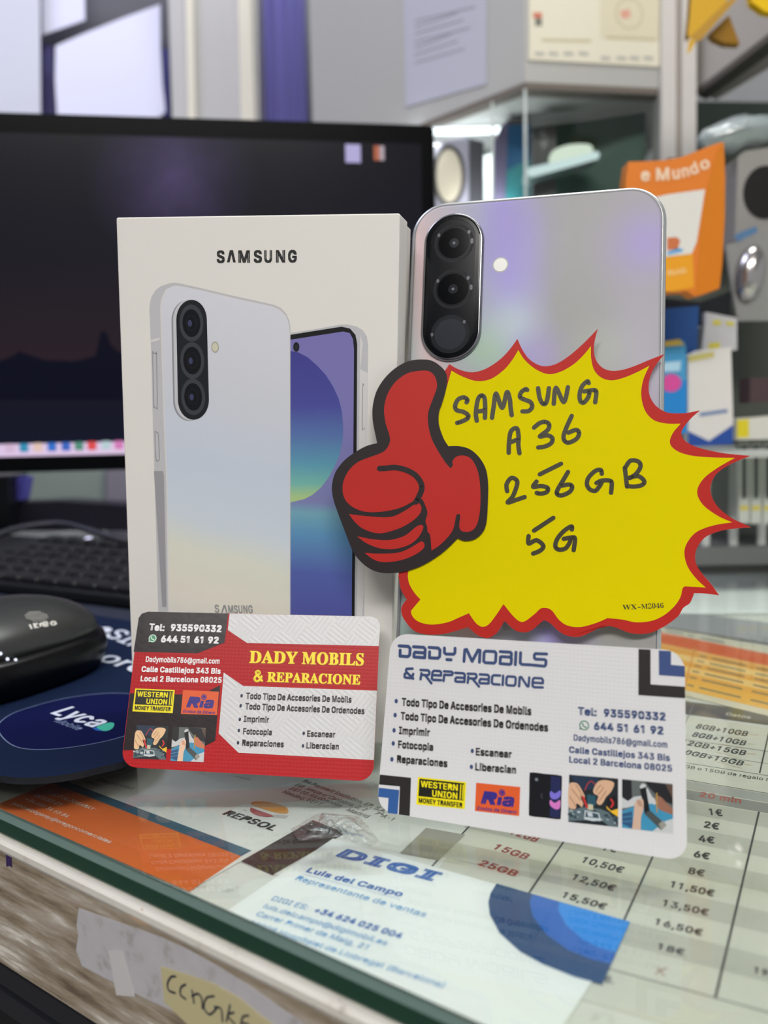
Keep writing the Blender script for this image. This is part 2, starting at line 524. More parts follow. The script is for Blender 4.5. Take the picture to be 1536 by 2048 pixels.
    109: (610, [[53,0,53,379,112,379,112,310,114,314,122,331,132,346,144,358,158,368,172,376,187,382,203,385,219,386,245,383,268,375,287,361,303,342,314,320,317,309,318,312,326,329,337,343,350,356,364,366,381,375,398,381,417,385,437,386,458,385,478,380,497,372,514,361,529,346,541,328,550,307,555,283,557,255,557,0,496,0,496,254,493,279,485,298,473,313,456,323,438,329,419,330,402,329,387,326,374,320,363,312,353,302,345,290,340,277,336,263,335,247,335,0,274,0,274,260,272,280,265,297,253,311,238,322,220,328,199,330,185,329,171,326,158,320,145,312,135,302,126,289,119,274,115,257,114,238,114,0]]),
    110: (410, [[114,227,114,0,53,0,53,379,112,379,112,310,116,319,132,344,152,362,175,374,200,382,227,384,252,383,275,377,295,369,313,356,328,340,341,321,350,298,355,271,357,240,357,0,296,0,296,235,293,263,286,286,273,304,256,318,235,326,210,329,192,328,176,324,161,317,147,308,136,297,126,283,119,266,115,248]]),
    111: (415, [[207,-8,174,-5,144,3,117,16,93,35,72,58,56,85,44,116,37,150,34,187,37,225,44,260,56,291,72,318,93,341,117,360,144,374,174,382,207,384,241,382,271,374,299,360,323,341,343,318,359,291,371,260,379,225,381,187,379,150,371,116,359,85,343,58,323,35,299,16,271,3,241,-5],[207,46,231,49,252,55,270,66,285,80,298,97,307,117,314,139,318,163,319,187,318,212,314,236,307,258,298,278,285,296,270,310,252,321,231,328,207,330,184,328,163,321,145,310,130,296,118,278,108,258,102,236,98,212,96,187,98,163,102,139,108,117,118,97,130,80,145,66,163,55,184,49]]),
    112: (424, [[53,-143,53,379,112,379,112,319,118,319,171,373,188,379,207,383,229,384,259,382,287,374,313,361,335,342,354,320,370,293,381,261,388,227,390,189,388,151,381,116,370,84,355,57,336,34,313,16,288,3,260,-6,229,-8,208,-7,189,-3,173,4,118,59,114,59,114,-143],[220,47,242,49,262,55,279,66,294,80,306,97,316,117,323,139,327,163,328,189,327,215,323,239,316,261,307,281,295,298,280,311,262,322,243,328,220,330,198,328,178,322,161,312,147,299,134,282,125,263,118,241,114,216,113,189,114,162,118,138,125,115,135,95,147,78,162,65,179,55,198,49]]),
    113: (424, [[372,-143,311,-143,311,59,306,59,252,4,236,-3,217,-7,195,-8,165,-6,137,3,111,16,89,34,70,57,55,84,43,116,36,151,34,189,36,227,43,261,55,293,70,320,89,342,112,361,137,374,165,382,196,384,218,383,237,379,253,373,307,319,313,319,313,379,372,379],[205,47,226,49,246,55,263,65,278,78,290,95,299,115,306,138,310,162,312,189,310,216,306,241,300,263,290,282,278,299,263,312,246,322,227,328,205,330,182,328,162,322,145,311,130,298,118,281,108,261,102,239,98,215,96,189,98,163,102,139,109,117,118,97,130,80,145,66,162,55,182,49]]),
    114: (259, [[53,0,53,379,112,379,112,321,115,321,124,339,137,354,152,367,171,377,191,383,243,384,243,322,190,324,174,321,159,315,146,306,135,296,126,284,119,269,115,254,114,237,114,0]]),
    115: (365, [[182,-8,157,-7,133,-3,112,3,93,12,76,24,62,38,50,54,41,73,36,94,94,107,101,87,111,72,124,60,141,52,160,47,181,45,206,47,227,53,244,62,258,74,265,88,268,103,266,115,262,126,254,136,243,144,229,150,149,170,118,180,92,192,72,208,58,227,50,249,47,274,49,295,55,314,65,332,79,347,95,360,115,370,137,378,161,383,187,384,212,383,234,379,254,372,271,363,286,352,299,339,309,324,318,308,324,290,268,277,262,291,254,304,243,316,228,325,210,331,187,333,166,331,147,326,131,317,119,305,111,292,109,277,110,264,115,253,124,243,136,235,152,229,229,209,261,200,287,187,306,171,320,153,328,131,331,107,329,85,323,65,312,47,298,31,281,18,260,6,236,-2,210,-7]]),
    116: (227, [[204,379,204,327,6,327,6,379],[65,471,126,471,126,98,127,83,130,70,136,61,144,55,156,51,202,54,213,2,138,-1,113,7,92,21,77,41,68,64,65,93]]),
    117: (410, [[182,-5,158,-3,135,2,115,11,97,23,82,39,69,59,60,82,54,109,53,139,53,379,114,379,114,144,116,117,124,94,137,75,154,61,175,53,200,50,218,51,234,55,249,62,263,71,274,83,283,97,290,113,295,132,296,153,296,379,357,379,357,0,298,0,298,70,294,60,277,35,257,17,234,5,209,-3]]),
    118: (389, [[163,0,17,379,84,379,195,53,305,379,371,379,226,0]]),
    119: (567, [[138,0,23,379,87,379,170,61,252,379,316,379,397,62,480,379,545,379,429,0,368,0,284,312,199,0]]),
    120: (379, [[21,0,155,194,29,379,100,379,191,232,282,379,352,379,224,192,358,0,287,0,189,156,91,0]]),
    121: (389, [[47,-139,61,-86,113,-86,122,-81,130,-74,138,-64,163,-1,17,379,84,379,195,53,305,379,371,379,187,-93,177,-107,165,-119,153,-128,139,-136,125,-141,109,-144]]),
    122: (380, [[42,0,42,46,254,320,254,323,48,323,48,379,333,379,333,331,126,60,126,56,339,56,339,0]]),
    48: (453, [[227,-7,191,-3,158,7,130,24,105,48,85,77,69,113,57,155,50,202,48,254,50,306,57,353,69,395,85,431,106,461,130,484,159,502,191,512,227,516,262,512,295,502,323,484,348,461,368,431,384,395,396,353,403,306,405,254,403,202,396,155,384,113,368,77,348,48,323,24,295,7,263,-3],[227,50,250,52,271,60,290,74,306,92,320,116,330,144,338,176,342,213,344,254,342,295,338,332,330,365,320,393,306,416,290,435,271,449,250,457,227,460,203,457,182,449,163,435,147,416,134,393,123,365,115,332,111,295,109,254,111,213,115,176,123,144,134,116,147,92,163,74,182,60,203,52]]),
    49: (453, [[76,0,76,55,391,55,391,0],[276,509,276,0,212,0,212,448,209,448,86,358,86,427,198,509]]),
    50: (453, [[64,0,64,47,316,341,319,356,320,371,319,389,315,405,308,419,298,431,287,441,273,449,258,455,241,458,224,460,205,458,188,454,172,447,159,438,148,427,139,413,132,398,128,381,127,362,66,362,68,391,75,418,86,442,102,464,121,482,143,496,168,507,196,513,225,516,254,513,281,507,306,497,328,482,346,465,361,445,372,423,379,398,381,372,380,354,377,336,371,318,363,299,351,280,153,60,153,57,389,57,389,0]]),
    51: (453, [[218,-7,188,-5,159,1,133,10,108,22,88,38,70,57,57,79,48,104,44,132,109,132,112,115,118,100,126,87,137,76,150,66,165,59,182,54,200,51,219,50,239,51,258,55,275,61,291,69,304,80,315,93,323,108,328,125,329,145,328,163,323,180,316,196,306,211,292,223,275,234,254,241,229,246,157,248,157,299,288,448,288,452,70,452,70,509,372,509,372,461,221,289,247,290,279,286,308,276,333,262,354,244,371,222,383,198,391,173,393,145,390,116,383,90,370,66,354,45,333,27,309,12,281,2,251,-5]]),
    52: (453, [[40,105,40,158,247,509,311,509,109,166,109,163,413,163,413,105],[282,0,282,318,343,318,343,0]]),
    53: (453, [[221,-7,192,-5,165,1,140,11,118,25,99,41,83,60,71,82,63,105,60,130,122,130,125,115,130,102,138,89,148,78,160,68,173,60,188,54,204,51,221,50,241,51,259,56,276,64,291,75,304,89,314,104,322,122,326,141,328,162,326,183,321,203,314,221,303,237,290,251,275,262,257,270,238,275,218,277,152,262,139,255,128,246,67,253,96,509,366,509,366,452,151,452,134,301,136,301,148,311,194,330,229,334,252,332,274,328,294,321,313,311,330,299,345,285,358,269,370,251,379,231,386,210,390,187,391,163,388,132,381,102,369,76,352,52,332,32,309,15,282,3,253,-4]]),
    54: (453, [[226,-7,196,-4,168,3,142,15,119,31,100,51,84,74,73,101,66,130,64,162,65,187,71,212,80,239,93,268,112,302,252,509,322,509,155,267,235,314,265,312,291,305,316,295,337,280,355,262,370,240,380,215,387,187,389,157,387,127,379,98,368,73,352,50,333,30,310,14,284,3,257,-4],[226,48,245,50,263,55,279,63,293,73,304,86,314,101,322,119,326,137,327,157,326,178,322,196,314,213,304,228,293,241,279,251,263,259,245,264,226,265,207,264,190,259,174,252,160,241,148,229,138,214,131,197,126,179,125,158,126,138,131,119,138,102,148,86,160,73,174,63,190,55,207,50]]),
    55: (453, [[97,0,323,448,323,452,62,452,62,509,391,509,391,449,165,0]]),
    56: (453, [[226,-7,193,-5,163,1,136,11,111,25,91,42,74,62,62,84,54,109,52,135,53,156,58,176,65,195,75,212,87,228,101,241,117,252,134,260,153,265,153,267,129,276,109,289,93,308,80,330,73,354,70,380,73,405,79,429,90,450,106,469,124,485,146,498,170,508,197,514,226,516,255,514,282,508,306,498,328,485,346,469,361,450,373,429,379,405,382,380,379,354,372,330,359,308,343,289,323,276,300,267,300,265,319,260,335,252,351,241,365,228,377,212,387,195,395,176,399,156,401,135,398,109,391,84,378,62,362,42,341,25,317,11,289,1,259,-5],[226,49,248,50,267,54,285,60,300,69,313,79,323,91,331,106,335,121,337,139,335,157,330,173,322,189,312,202,298,213,283,223,265,230,247,234,226,235,206,234,187,230,169,223,154,213,140,202,130,189,122,173,117,157,115,139,117,121,121,106,129,91,139,79,152,69,167,60,185,54,205,50],[226,290,244,291,260,294,274,300,287,308,298,318,307,330,314,344,318,359,319,376,318,392,314,407,308,420,299,432,288,442,275,449,260,455,244,459,226,460,208,459,192,455,177,449,164,442,153,432,145,420,138,407,134,392,133,376,134,359,138,344,145,330,154,318,165,308,178,300,193,294,209,291]]),
    57: (453, [[226,516,256,513,285,506,310,494,333,478,352,458,368,434,380,408,387,378,389,347,387,322,382,296,373,270,359,240,340,207,200,0,130,0,297,242,218,195,188,197,161,203,137,214,116,229,98,247,83,269,72,294,66,321,64,352,66,382,73,411,85,436,101,459,120,479,143,494,168,506,196,513],[226,460,207,459,190,454,174,446,160,435,148,423,138,407,131,390,127,372,125,352,127,331,131,313,138,295,148,280,160,268,174,257,190,250,207,245,226,243,245,245,263,249,279,257,293,267,305,280,314,295,322,312,326,330,327,350,326,371,322,390,314,407,305,422,293,435,279,446,263,454,245,459]]),
    64: (676, [[307,-133,262,-126,221,-114,184,-98,151,-77,122,-53,98,-24,77,9,61,46,50,87,43,131,40,179,43,226,50,269,61,309,78,346,98,379,123,408,151,433,184,454,220,470,260,482,303,489,349,492,394,489,435,482,472,469,506,452,536,432,562,407,584,380,603,351,617,319,627,285,633,251,635,215,627,118,622,96,615,76,605,57,593,42,579,28,561,18,541,13,517,11,441,36,432,45,426,56,423,68,420,68,413,54,402,41,388,30,371,20,351,15,326,13,298,15,273,23,251,35,232,52,216,73,204,96,195,123,190,152,188,182,190,212,197,239,207,265,220,287,237,306,257,322,279,334,304,341,330,343,351,342,369,338,385,331,409,314,416,306,419,306,419,335,474,335,474,110,475,97,479,85,485,74,493,66,505,61,518,59,533,61,546,66,557,76,565,89,571,106,576,127,581,215,579,245,575,273,567,301,555,327,541,351,523,373,502,393,477,410,450,424,419,434,385,440,347,442,309,440,274,434,242,424,213,410,187,393,164,372,144,347,128,320,115,289,105,255,100,218,98,178,100,138,105,100,115,66,128,35,144,8,165,-17,188,-37,215,-54,246,-68,280,-78,317,-83,357,-85,489,-59,504,-107],[329,65,350,66,368,71,382,78,395,89,405,102,412,118,417,138,421,160,422,185,421,210,417,231,411,249,403,263,393,274,381,282,366,287,350,290,331,292,313,290,297,285,283,277,271,267,260,254,252,239,246,222,243,204,242,185,243,164,246,144,251,125,258,108,267,94,279,81,293,72,310,67]]),
    58: (188, [[95,-4,83,-3,73,1,63,9,55,18,51,29,50,41,51,53,55,64,63,73,73,81,83,85,95,87,107,85,118,81,128,73,135,64,140,53,141,41,140,29,135,18,128,9,118,1,107,-3],[95,271,83,272,73,277,63,284,55,294,51,304,50,316,51,328,55,339,63,349,73,356,83,360,95,362,107,360,118,356,128,349,135,339,140,328,141,316,140,304,135,294,128,284,118,277,107,272]]),
    44: (188, [[38,-119,68,71,137,71,84,-119]]),
    46: (188, [[95,-4,83,-3,73,1,63,9,55,18,51,29,50,41,51,53,55,64,63,73,73,81,83,85,95,87,107,85,118,81,128,73,135,64,140,53,141,41,140,29,135,18,128,9,118,1,107,-3]]),
    43: (453, [[198,34,198,364,255,364,255,34],[61,172,61,226,391,226,391,172]]),
    45: (453, [[337,244,337,188,114,188,114,244]]),
    40: (273, [[89,207,90,244,94,283,101,324,109,364,119,403,132,441,145,477,160,510,177,539,236,539,156,276,152,241,151,207,236,-96,177,-96,150,-46,128,4,111,55,99,106,92,156]]),
    41: (273, [[37,-96,122,207,121,241,117,276,37,539,97,539,113,510,128,477,142,441,154,403,164,364,173,323,179,283,183,244,184,207,182,156,174,104,161,53,144,3,123,-47,97,-96]]),
    47: (249, [[235,533,71,-76,14,-76,178,533]]),
    42: (453, [[201,223,206,331,114,272,89,315,186,365,89,415,114,459,206,400,201,509,250,509,246,400,337,459,362,415,266,365,362,315,337,272,246,331,250,223]]),
    37: (676, [[175,283,155,284,137,289,121,297,107,308,95,320,86,335,80,351,76,369,76,431,80,448,87,464,96,479,107,492,121,503,137,511,155,515,175,517,196,515,214,511,230,503,244,492,255,479,264,464,270,448,274,431,274,369,270,351,264,335,255,320,244,308,230,297,214,289,196,284],[175,327,191,329,203,335,212,346,218,358,222,372,222,428,219,441,213,454,204,464,191,470,175,473,160,470,148,464,138,454,132,441,128,428,128,372,132,358,138,346,147,335,160,329],[501,-10,481,-8,462,-3,446,5,432,15,421,28,412,43,406,59,402,77,402,138,406,156,412,172,421,187,433,200,447,210,463,218,481,223,501,225,522,223,540,218,556,210,570,200,581,187,590,172,596,156,600,138,600,77,596,59,589,43,580,28,569,15,555,5,540,-3,521,-8],[501,35,517,37,529,43,538,53,544,66,548,80,548,135,544,149,538,162,529,172,517,178,501,180,486,178,473,172,464,162,458,149,454,135,454,80,458,66,464,53,473,43,485,37],[132,0,482,509,540,509,191,0]]),
    8364: (464, [[364,329,341,279,16,279,34,329],[321,229,298,179,16,179,34,229],[423,463,398,409,288,456,261,453,236,446,213,433,193,415,175,392,161,365,150,333,143,296,141,254,143,213,150,176,161,144,175,116,193,94,213,76,236,63,261,55,288,53,396,96,422,43,403,28,383,15,361,6,337,-1,313,-5,288,-7,249,-3,212,7,179,25,150,49,125,79,105,115,90,156,81,203,78,254,81,305,90,352,105,393,125,430,150,460,179,484,212,501,249,512,288,516,313,514,337,510,361,502,383,492,404,479]]),
    186: (335, [[167,221,140,223,115,229,93,239,73,253,57,271,43,291,33,315,28,340,26,368,28,397,33,423,43,447,57,467,73,485,93,498,115,509,140,515,167,517,194,515,219,509,242,498,261,485,278,467,291,447,301,423,307,397,309,368,307,340,301,314,291,291,278,270,261,253,242,239,219,229,194,223],[167,269,185,271,200,275,214,283,225,293,234,305,241,319,246,334,249,351,249,386,246,403,241,419,234,433,225,445,214,455,200,462,185,467,167,468,150,467,135,462,121,455,110,445,101,433,94,419,89,403,86,386,85,368,86,351,89,334,94,319,101,305,110,293,121,283,135,275,150,271]]),
}
SERIF = {
    65: (437, [[-9,0,-9,18,4,19,14,24,24,30,32,41,41,55,206,466,224,465,411,34,420,25,430,20,443,18,443,0,229,0,229,18,259,21,277,30,283,46,253,132,103,132,80,32,96,21,128,18,128,0],[113,161,242,161,177,319]]),
    66: (443, [[16,0,16,17,36,20,52,25,62,32,69,44,73,60,75,82,69,412,65,421,59,428,51,433,15,439,15,455,220,455,318,444,377,409,396,351,384,302,348,268,287,247,360,223,404,185,418,132,413,93,397,61,371,35,335,15,291,4,238,0],[182,252,220,254,245,261,263,272,275,290,282,314,285,345,283,373,278,395,269,412,257,424,239,431,216,434,203,433,193,430,188,425,185,417],[222,24,248,27,268,35,283,49,293,69,299,95,301,128,298,162,290,188,277,208,258,221,231,228,182,231,183,51,186,41,190,33,198,28,208,25]]),
    67: (468, [[257,-11,213,-7,174,3,137,20,105,43,78,71,56,104,39,142,29,184,26,228,30,273,39,314,56,351,79,384,106,412,139,435,176,452,216,462,259,465,292,463,328,454,388,435,402,439,413,449,419,465,437,465,437,308,420,308,403,347,381,380,356,407,328,427,298,439,265,443,198,419,157,347,144,226,159,114,203,46,278,24,305,26,331,33,358,45,383,61,407,81,428,106,447,89,395,33,332,0]]),
    68: (496, [[20,0,20,17,39,19,53,23,63,30,69,39,73,54,74,75,74,374,72,397,68,415,61,426,50,433,35,437,15,439,15,455,222,455,296,449,357,429,405,396,440,351,461,295,468,228,441,101,362,25,228,0],[222,24,262,30,295,47,319,75,337,115,347,166,351,229,336,342,294,410,223,433,208,432,197,429,190,423,185,415,183,402,183,55,185,42,190,34,197,29,208,25]]),
    69: (442, [[14,0,14,17,35,18,51,22,62,30,70,41,74,57,75,78,75,369,74,394,69,413,62,425,51,433,36,437,16,439,16,455,399,455,399,320,383,320,375,357,361,386,340,406,312,420,276,428,194,426,189,422,183,246,221,248,243,256,259,269,272,288,281,313,288,345,304,345,304,118,287,118,284,143,280,164,273,181,264,195,254,206,241,213,225,218,207,221,183,222,184,53,187,42,192,35,201,31,213,28,261,29,289,32,313,39,335,48,354,60,371,75,386,94,399,116,411,143,430,143,402,0]]),
    73: (261, [[13,0,13,17,34,21,50,26,61,32,69,42,74,56,75,75,75,387,74,405,70,419,63,427,52,433,36,437,13,439,13,455,244,455,244,439,223,437,207,433,196,427,188,419,184,405,183,387,187,44,192,37,198,31,246,17,246,0]]),
    76: (426, [[15,0,15,17,36,20,52,24,62,32,69,43,73,59,75,81,75,379,73,399,69,414,62,425,51,432,36,436,16,439,16,455,250,455,250,439,208,434,199,430,193,424,188,416,188,40,193,35,264,29,291,33,315,40,335,49,354,63,370,80,384,100,397,125,409,154,427,154,402,0]]),
    77: (634, [[14,0,14,17,34,20,50,24,61,32,69,43,74,58,75,79,71,416,66,423,61,428,15,439,15,455,185,455,317,142,449,455,617,455,617,439,598,436,583,430,573,423,566,412,561,397,560,378,565,43,569,34,574,28,582,23,617,17,617,0,396,0,396,17,433,25,440,29,446,36,450,44,455,399,288,0,270,0,105,389,105,80,107,57,112,41,120,30,131,23,148,19,169,17,169,0]]),
    78: (494, [[403,-11,107,350,107,79,108,57,112,42,119,31,129,24,145,20,167,17,167,0,18,0,18,17,54,23,61,27,67,33,71,41,76,388,36,433,18,439,18,455,156,455,391,169,386,414,382,421,376,427,331,439,331,455,480,455,480,439,459,436,443,432,433,425,427,414,423,398,422,377,422,-11]]),
    79: (525, [[261,-11,228,-9,198,-3,169,7,142,21,117,38,94,58,75,81,58,106,45,134,35,163,29,195,28,228,29,260,35,292,45,321,58,349,75,374,95,397,117,417,143,434,170,448,200,458,232,464,265,466,298,464,328,458,357,448,384,435,409,418,431,399,451,376,467,351,481,323,490,293,496,261,498,228,496,195,490,163,481,134,467,106,450,81,430,58,408,38,383,21,355,7,325,-3,294,-9],[265,12,328,36,367,108,379,228,376,293,365,346,348,389,324,419,294,437,260,443,196,419,158,347,145,228,149,163,159,109,177,67,201,37,230,18]]),
    80: (418, [[15,0,15,17,36,20,52,24,62,32,69,43,73,59,75,81,75,379,73,398,69,413,62,424,51,431,36,436,16,439,16,455,214,455,265,454,306,448,336,440,357,429,375,415,390,398,400,378,407,356,409,332,404,296,390,266,367,240,334,221,292,209,242,206,182,206,182,81,183,59,187,43,194,32,205,24,221,20,242,17,242,0],[182,230,231,232,255,240,272,253,283,271,290,297,292,329,290,361,285,387,275,406,261,420,241,428,216,431,204,430,195,428,189,424,185,418]]),
    82: (473, [[15,0,15,17,36,20,52,24,62,32,69,43,73,59,75,81,75,379,73,398,69,413,62,424,51,431,36,436,16,439,16,455,217,455,278,452,329,442,367,426,395,403,412,372,417,334,406,285,372,248,315,224,459,21,468,18,480,17,480,0,338,0,201,212,182,212,182,81,183,59,187,43,194,32,205,24,221,20,242,17,242,0],[182,234,203,234,235,236,261,245,280,258,293,278,301,304,304,336,295,389,268,421,224,431,209,430,197,427,190,422,185,414,183,402]]),
    83: (390, [[43,-11,43,158,62,158,75,113,91,77,111,50,136,30,164,19,197,15,220,17,241,24,257,36,269,51,276,69,279,89,273,117,255,140,225,160,163,191,127,210,99,231,77,253,62,276,53,302,50,332,52,358,57,381,67,403,80,421,96,437,115,449,136,459,160,464,185,466,310,447,317,454,320,466,339,466,339,319,322,319,315,343,305,365,293,385,280,402,265,417,248,429,231,438,213,443,194,445,173,443,155,437,140,426,128,413,122,398,120,380,121,364,127,349,137,336,151,325,168,314,279,260,300,247,317,233,331,219,342,204,350,188,355,171,358,153,359,133,357,106,350,80,339,58,323,38,304,21,281,8,254,-2,225,-8,61,-11]]),
    87: (611, [[171,-11,15,427,8,433,-2,437,-15,439,-15,455,181,455,181,439,150,432,145,427,141,420,223,153,301,353,281,413,274,423,267,429,258,434,229,439,229,455,439,455,439,439,413,436,398,427,393,412,474,166,549,406,547,417,544,425,538,430,529,434,503,439,503,455,624,455,624,439,612,435,602,429,594,421,446,-11,428,-11,316,309,190,-11]]),
    88: (471, [[11,0,11,17,40,23,66,39,90,66,193,208,47,425,38,433,27,437,14,439,14,455,244,455,244,439,229,439,207,436,194,428,190,415,265,289,331,389,337,403,339,414,334,427,319,435,293,439,293,455,458,455,458,439,436,437,418,432,403,423,388,410,372,394,281,265,444,22,452,19,464,17,464,0,238,0,238,17,269,20,285,28,290,41,288,51,210,183,130,68,126,56,124,45,130,30,146,21,174,17,174,0]]),
    89: (426, [[101,0,101,17,122,20,138,24,148,32,155,43,159,59,161,81,161,179,35,406,24,421,-13,438,-13,455,207,455,207,438,161,428,157,423,156,416,248,226,342,382,347,396,349,408,343,424,326,435,295,438,295,455,439,455,439,438,428,435,418,431,268,203,268,81,269,59,273,43,280,32,291,24,307,20,328,17,328,0]]),
    48: (375, [[188,-7,150,-3,118,7,91,24,69,48,51,76,39,111,30,150,25,193,23,241,25,289,30,332,39,371,51,405,69,433,91,456,118,473,150,483,189,486,225,483,257,473,283,456,305,433,322,405,336,370,345,331,351,288,353,240,351,193,345,150,336,110,322,76,305,47,283,24,256,7,225,-3],[188,37,210,43,227,61,237,91,243,131,247,181,248,240,247,300,243,349,237,390,227,419,211,437,189,443,166,437,150,419,139,390,132,349,128,300,127,240,128,181,132,131,139,91,150,61,166,43]]),
    50: (375, [[24,0,24,69,187,245,200,266,210,287,218,307,222,327,225,349,226,371,225,395,220,413,212,427,202,437,189,443,174,445,153,442,137,432,126,416,118,393,114,364,112,329,88,331,68,336,50,344,37,357,29,374,26,396,28,411,34,426,43,441,55,454,72,465,92,474,116,481,143,485,174,486,220,483,258,473,288,456,310,434,323,407,328,375,87,74,244,74,257,75,269,79,279,86,288,95,295,107,305,141,345,141,341,0]]),
    52: (375, [[121,0,121,36,154,37,167,39,179,44,188,52,193,65,195,84,195,125,9,125,9,166,199,480,293,480,293,169,363,169,363,125,293,125,293,84,295,65,300,52,309,44,320,39,333,37,357,36,357,0],[56,169,195,169,199,416]]),
    54: (375, [[197,-7,165,-4,136,4,109,18,86,37,67,62,51,93,39,130,33,173,30,222,32,258,35,293,42,325,51,356,63,384,77,409,94,432,114,450,137,466,163,477,191,484,222,486,249,485,272,482,291,476,307,468,319,459,329,449,335,437,339,425,340,412,338,399,332,387,322,376,307,367,287,362,260,360,243,434,236,441,227,445,216,447,191,441,170,426,152,401,139,366,130,322,125,269,177,291,218,294,256,290,288,278,315,258,336,230,348,196,352,155,348,110,334,71,313,38,282,13,244,-2],[199,38,215,41,228,49,239,64,248,85,253,113,255,148,253,181,247,208,238,228,226,242,211,250,193,253,180,252,168,249,125,221,128,162,135,116,147,81,162,57,179,42]]),
}


def unpack(t):
    return {chr(k): (a / 1000, [[(l[i] / 1000, l[i + 1] / 1000) for i in range(0, len(l), 2)] for l in loops]) for k, (a, loops) in t.items()}


SANS, SERIF = unpack(SANS), unpack(SERIF)
SANS['1'] = (SANS['1'][0], [[(0.175, 0), (0.24, 0), (0.24, 0.509), (0.185, 0.509), (0.06, 0.43), (0.06, 0.362), (0.175, 0.432)]])
CAP = 0.509
_tess = {}


def write(mb, fr, m, text, A, B, hpx, w, bold=0.0, font=SANS, slant=0.0, track=0.0, byk=0.6):
    """Letters text on frame fr with the baseline from pixel A to pixel B and capitals hpx pixels tall."""
    a, b, c = fr.uv(*A, w), fr.uv(*B, w), fr.uv(A[0], A[1] - hpx, w)
    ex, ey = b[0] - a[0], b[1] - a[1]
    ln = math.hypot(ex, ey)
    ex, ey = ex / ln, ey / ln
    h = abs(-(c[0] - a[0]) * ey + (c[1] - a[1]) * ex)
    writeuv(mb, m, text, a, (ex, ey), ln, h, w, bold, font, slant, track, byk)


def writeuv(mb, m, text, a, e, ln, h, w, bold=0.0, font=SANS, slant=0.0, track=0.0, byk=0.6):
    ex, ey = e
    pen, items = 0.0, []
    for ch in text:
        if ch == ' ':
            pen += 0.19 + track
            continue
        if ch in font:
            items.append((pen, ch))
            pen += font[ch][0] + 1.1 * bold + track
    lo = min(p + q[0] for p, ch in items for l in font[ch][1] for q in l) - bold
    hi = max(p + q[0] for p, ch in items for l in font[ch][1] for q in l) + bold
    sx, sy = ln / (hi - lo), h / CAP
    by = bold * byk
    offs = [(0, 0)] if bold <= 0 else [(-bold, -by), (bold, -by), (bold, by), (-bold, by)]
    for p, ch in items:
        key = (id(font), ch)
        if key not in _tess:
            _tess[key] = merge_holes(font[ch][1])
        for lay, (dx, dy) in enumerate(offs):
            for k, loop in enumerate(_tess[key]):
                wl = w + 0.006 * lay + 0.003 * k
                vs = []
                for x, y in loop:
                    X = (p + x + dx + slant * y - lo) * sx
                    Y = (y + dy) * sy
                    vs.append((a[0] + ex * X - ey * Y, a[1] + ey * X + ex * Y, wl))
                mb.add(vs, [tuple(range(len(vs)))], m)


def slanted(mb, fr, m, text, A, B, U, w, bold=0.0):
    """Letters whose baseline runs from pixel A to B and whose capitals rise towards pixel U."""
    a, b, c = (Vector(fr.uv(*q, w)) for q in (A, B, U))
    k = MB()
    writeuv(k, m, text, (0, 0), (1, 0), 1.0, 1.0, 0, bold)
    ex, ey = b - a, c - a
    for f in k.f:
        mb.add([(a.x + ex.x * k.v[i][0] + ey.x * k.v[i][1], a.y + ex.y * k.v[i][0] + ey.y * k.v[i][1], w + k.v[i][2]) for i in f], [tuple(range(len(f)))], m)


def ampersand(mb, fr, m, A, hpx, w, width):
    k = hpx / 100
    P = [(78, -4), (20, -78), (30, -98), (48, -98), (56, -80), (44, -64), (16, -48), (4, -24), (14, -4), (34, 0), (58, -14), (74, -46)]
    line(mb, fr, m, [(A[0] + x * k, A[1] + y * k) for x, y in P], width, w)


def poly(mb, fr, m, P, w, smooth=False):
    q = fr.pts(P, w)
    return mb.flat(spline(q, True, 6) if smooth else [(p[0], p[1]) for p in q], w, m)


def line(mb, fr, m, P, wpx, w, smooth=True, closed=False):
    return mb.stroke(fr.pts(P, w), fr.mm(P[0][0], P[0][1]) * wpx, w, m, closed, smooth)


def dot(mb, fr, m, c, rpx, w, ry=None):
    q = fr.uv(*c, w)
    k = fr.mm(*c)
    return mb.disc(q, rpx * k, (ry or rpx) * k, w, m, 20)


def quadmap(fr, Q, w):
    """(s,t) with s to the right and t down inside the four pixel corners TL TR BR BL."""
    q = [Vector(fr.uv(*p, w)) for p in Q]
    return lambda s, t, *k: tuple((q[0] * (1 - s) + q[1] * s) * (1 - t) + (q[3] * (1 - s) + q[2] * s) * t) + k

# ------------------------------------------------------------------ materials shared by many things
WHITE = mat('paper_white', (226, 225, 222), 0.55)
BLACK = mat('ink_black', (32, 31, 32), 0.45)
DARK = mat('dark_plastic', (22, 23, 27), 0.4)
SILVER = mat('silver_metal', (196, 197, 200), 0.28, 0.85)
GREY = mat('grey_paint', (168, 167, 166), 0.6)
INKBLUE = mat('ink_slate_blue', (62, 78, 118), 0.4)
SKIN = mat('print_skin', (206, 168, 138), 0.4)
SKIN2 = mat('print_skin_dark', (160, 112, 88), 0.4)

GLASS = glassy('counter_glass', (252, 254, 252), 1.52, gloss=0.7)
CLEAR = glassy('clear_acrylic', (246, 248, 248), 1.3, 0.05)
CASEGLASS = glassy('case_glass', (244, 250, 248), 1.45)

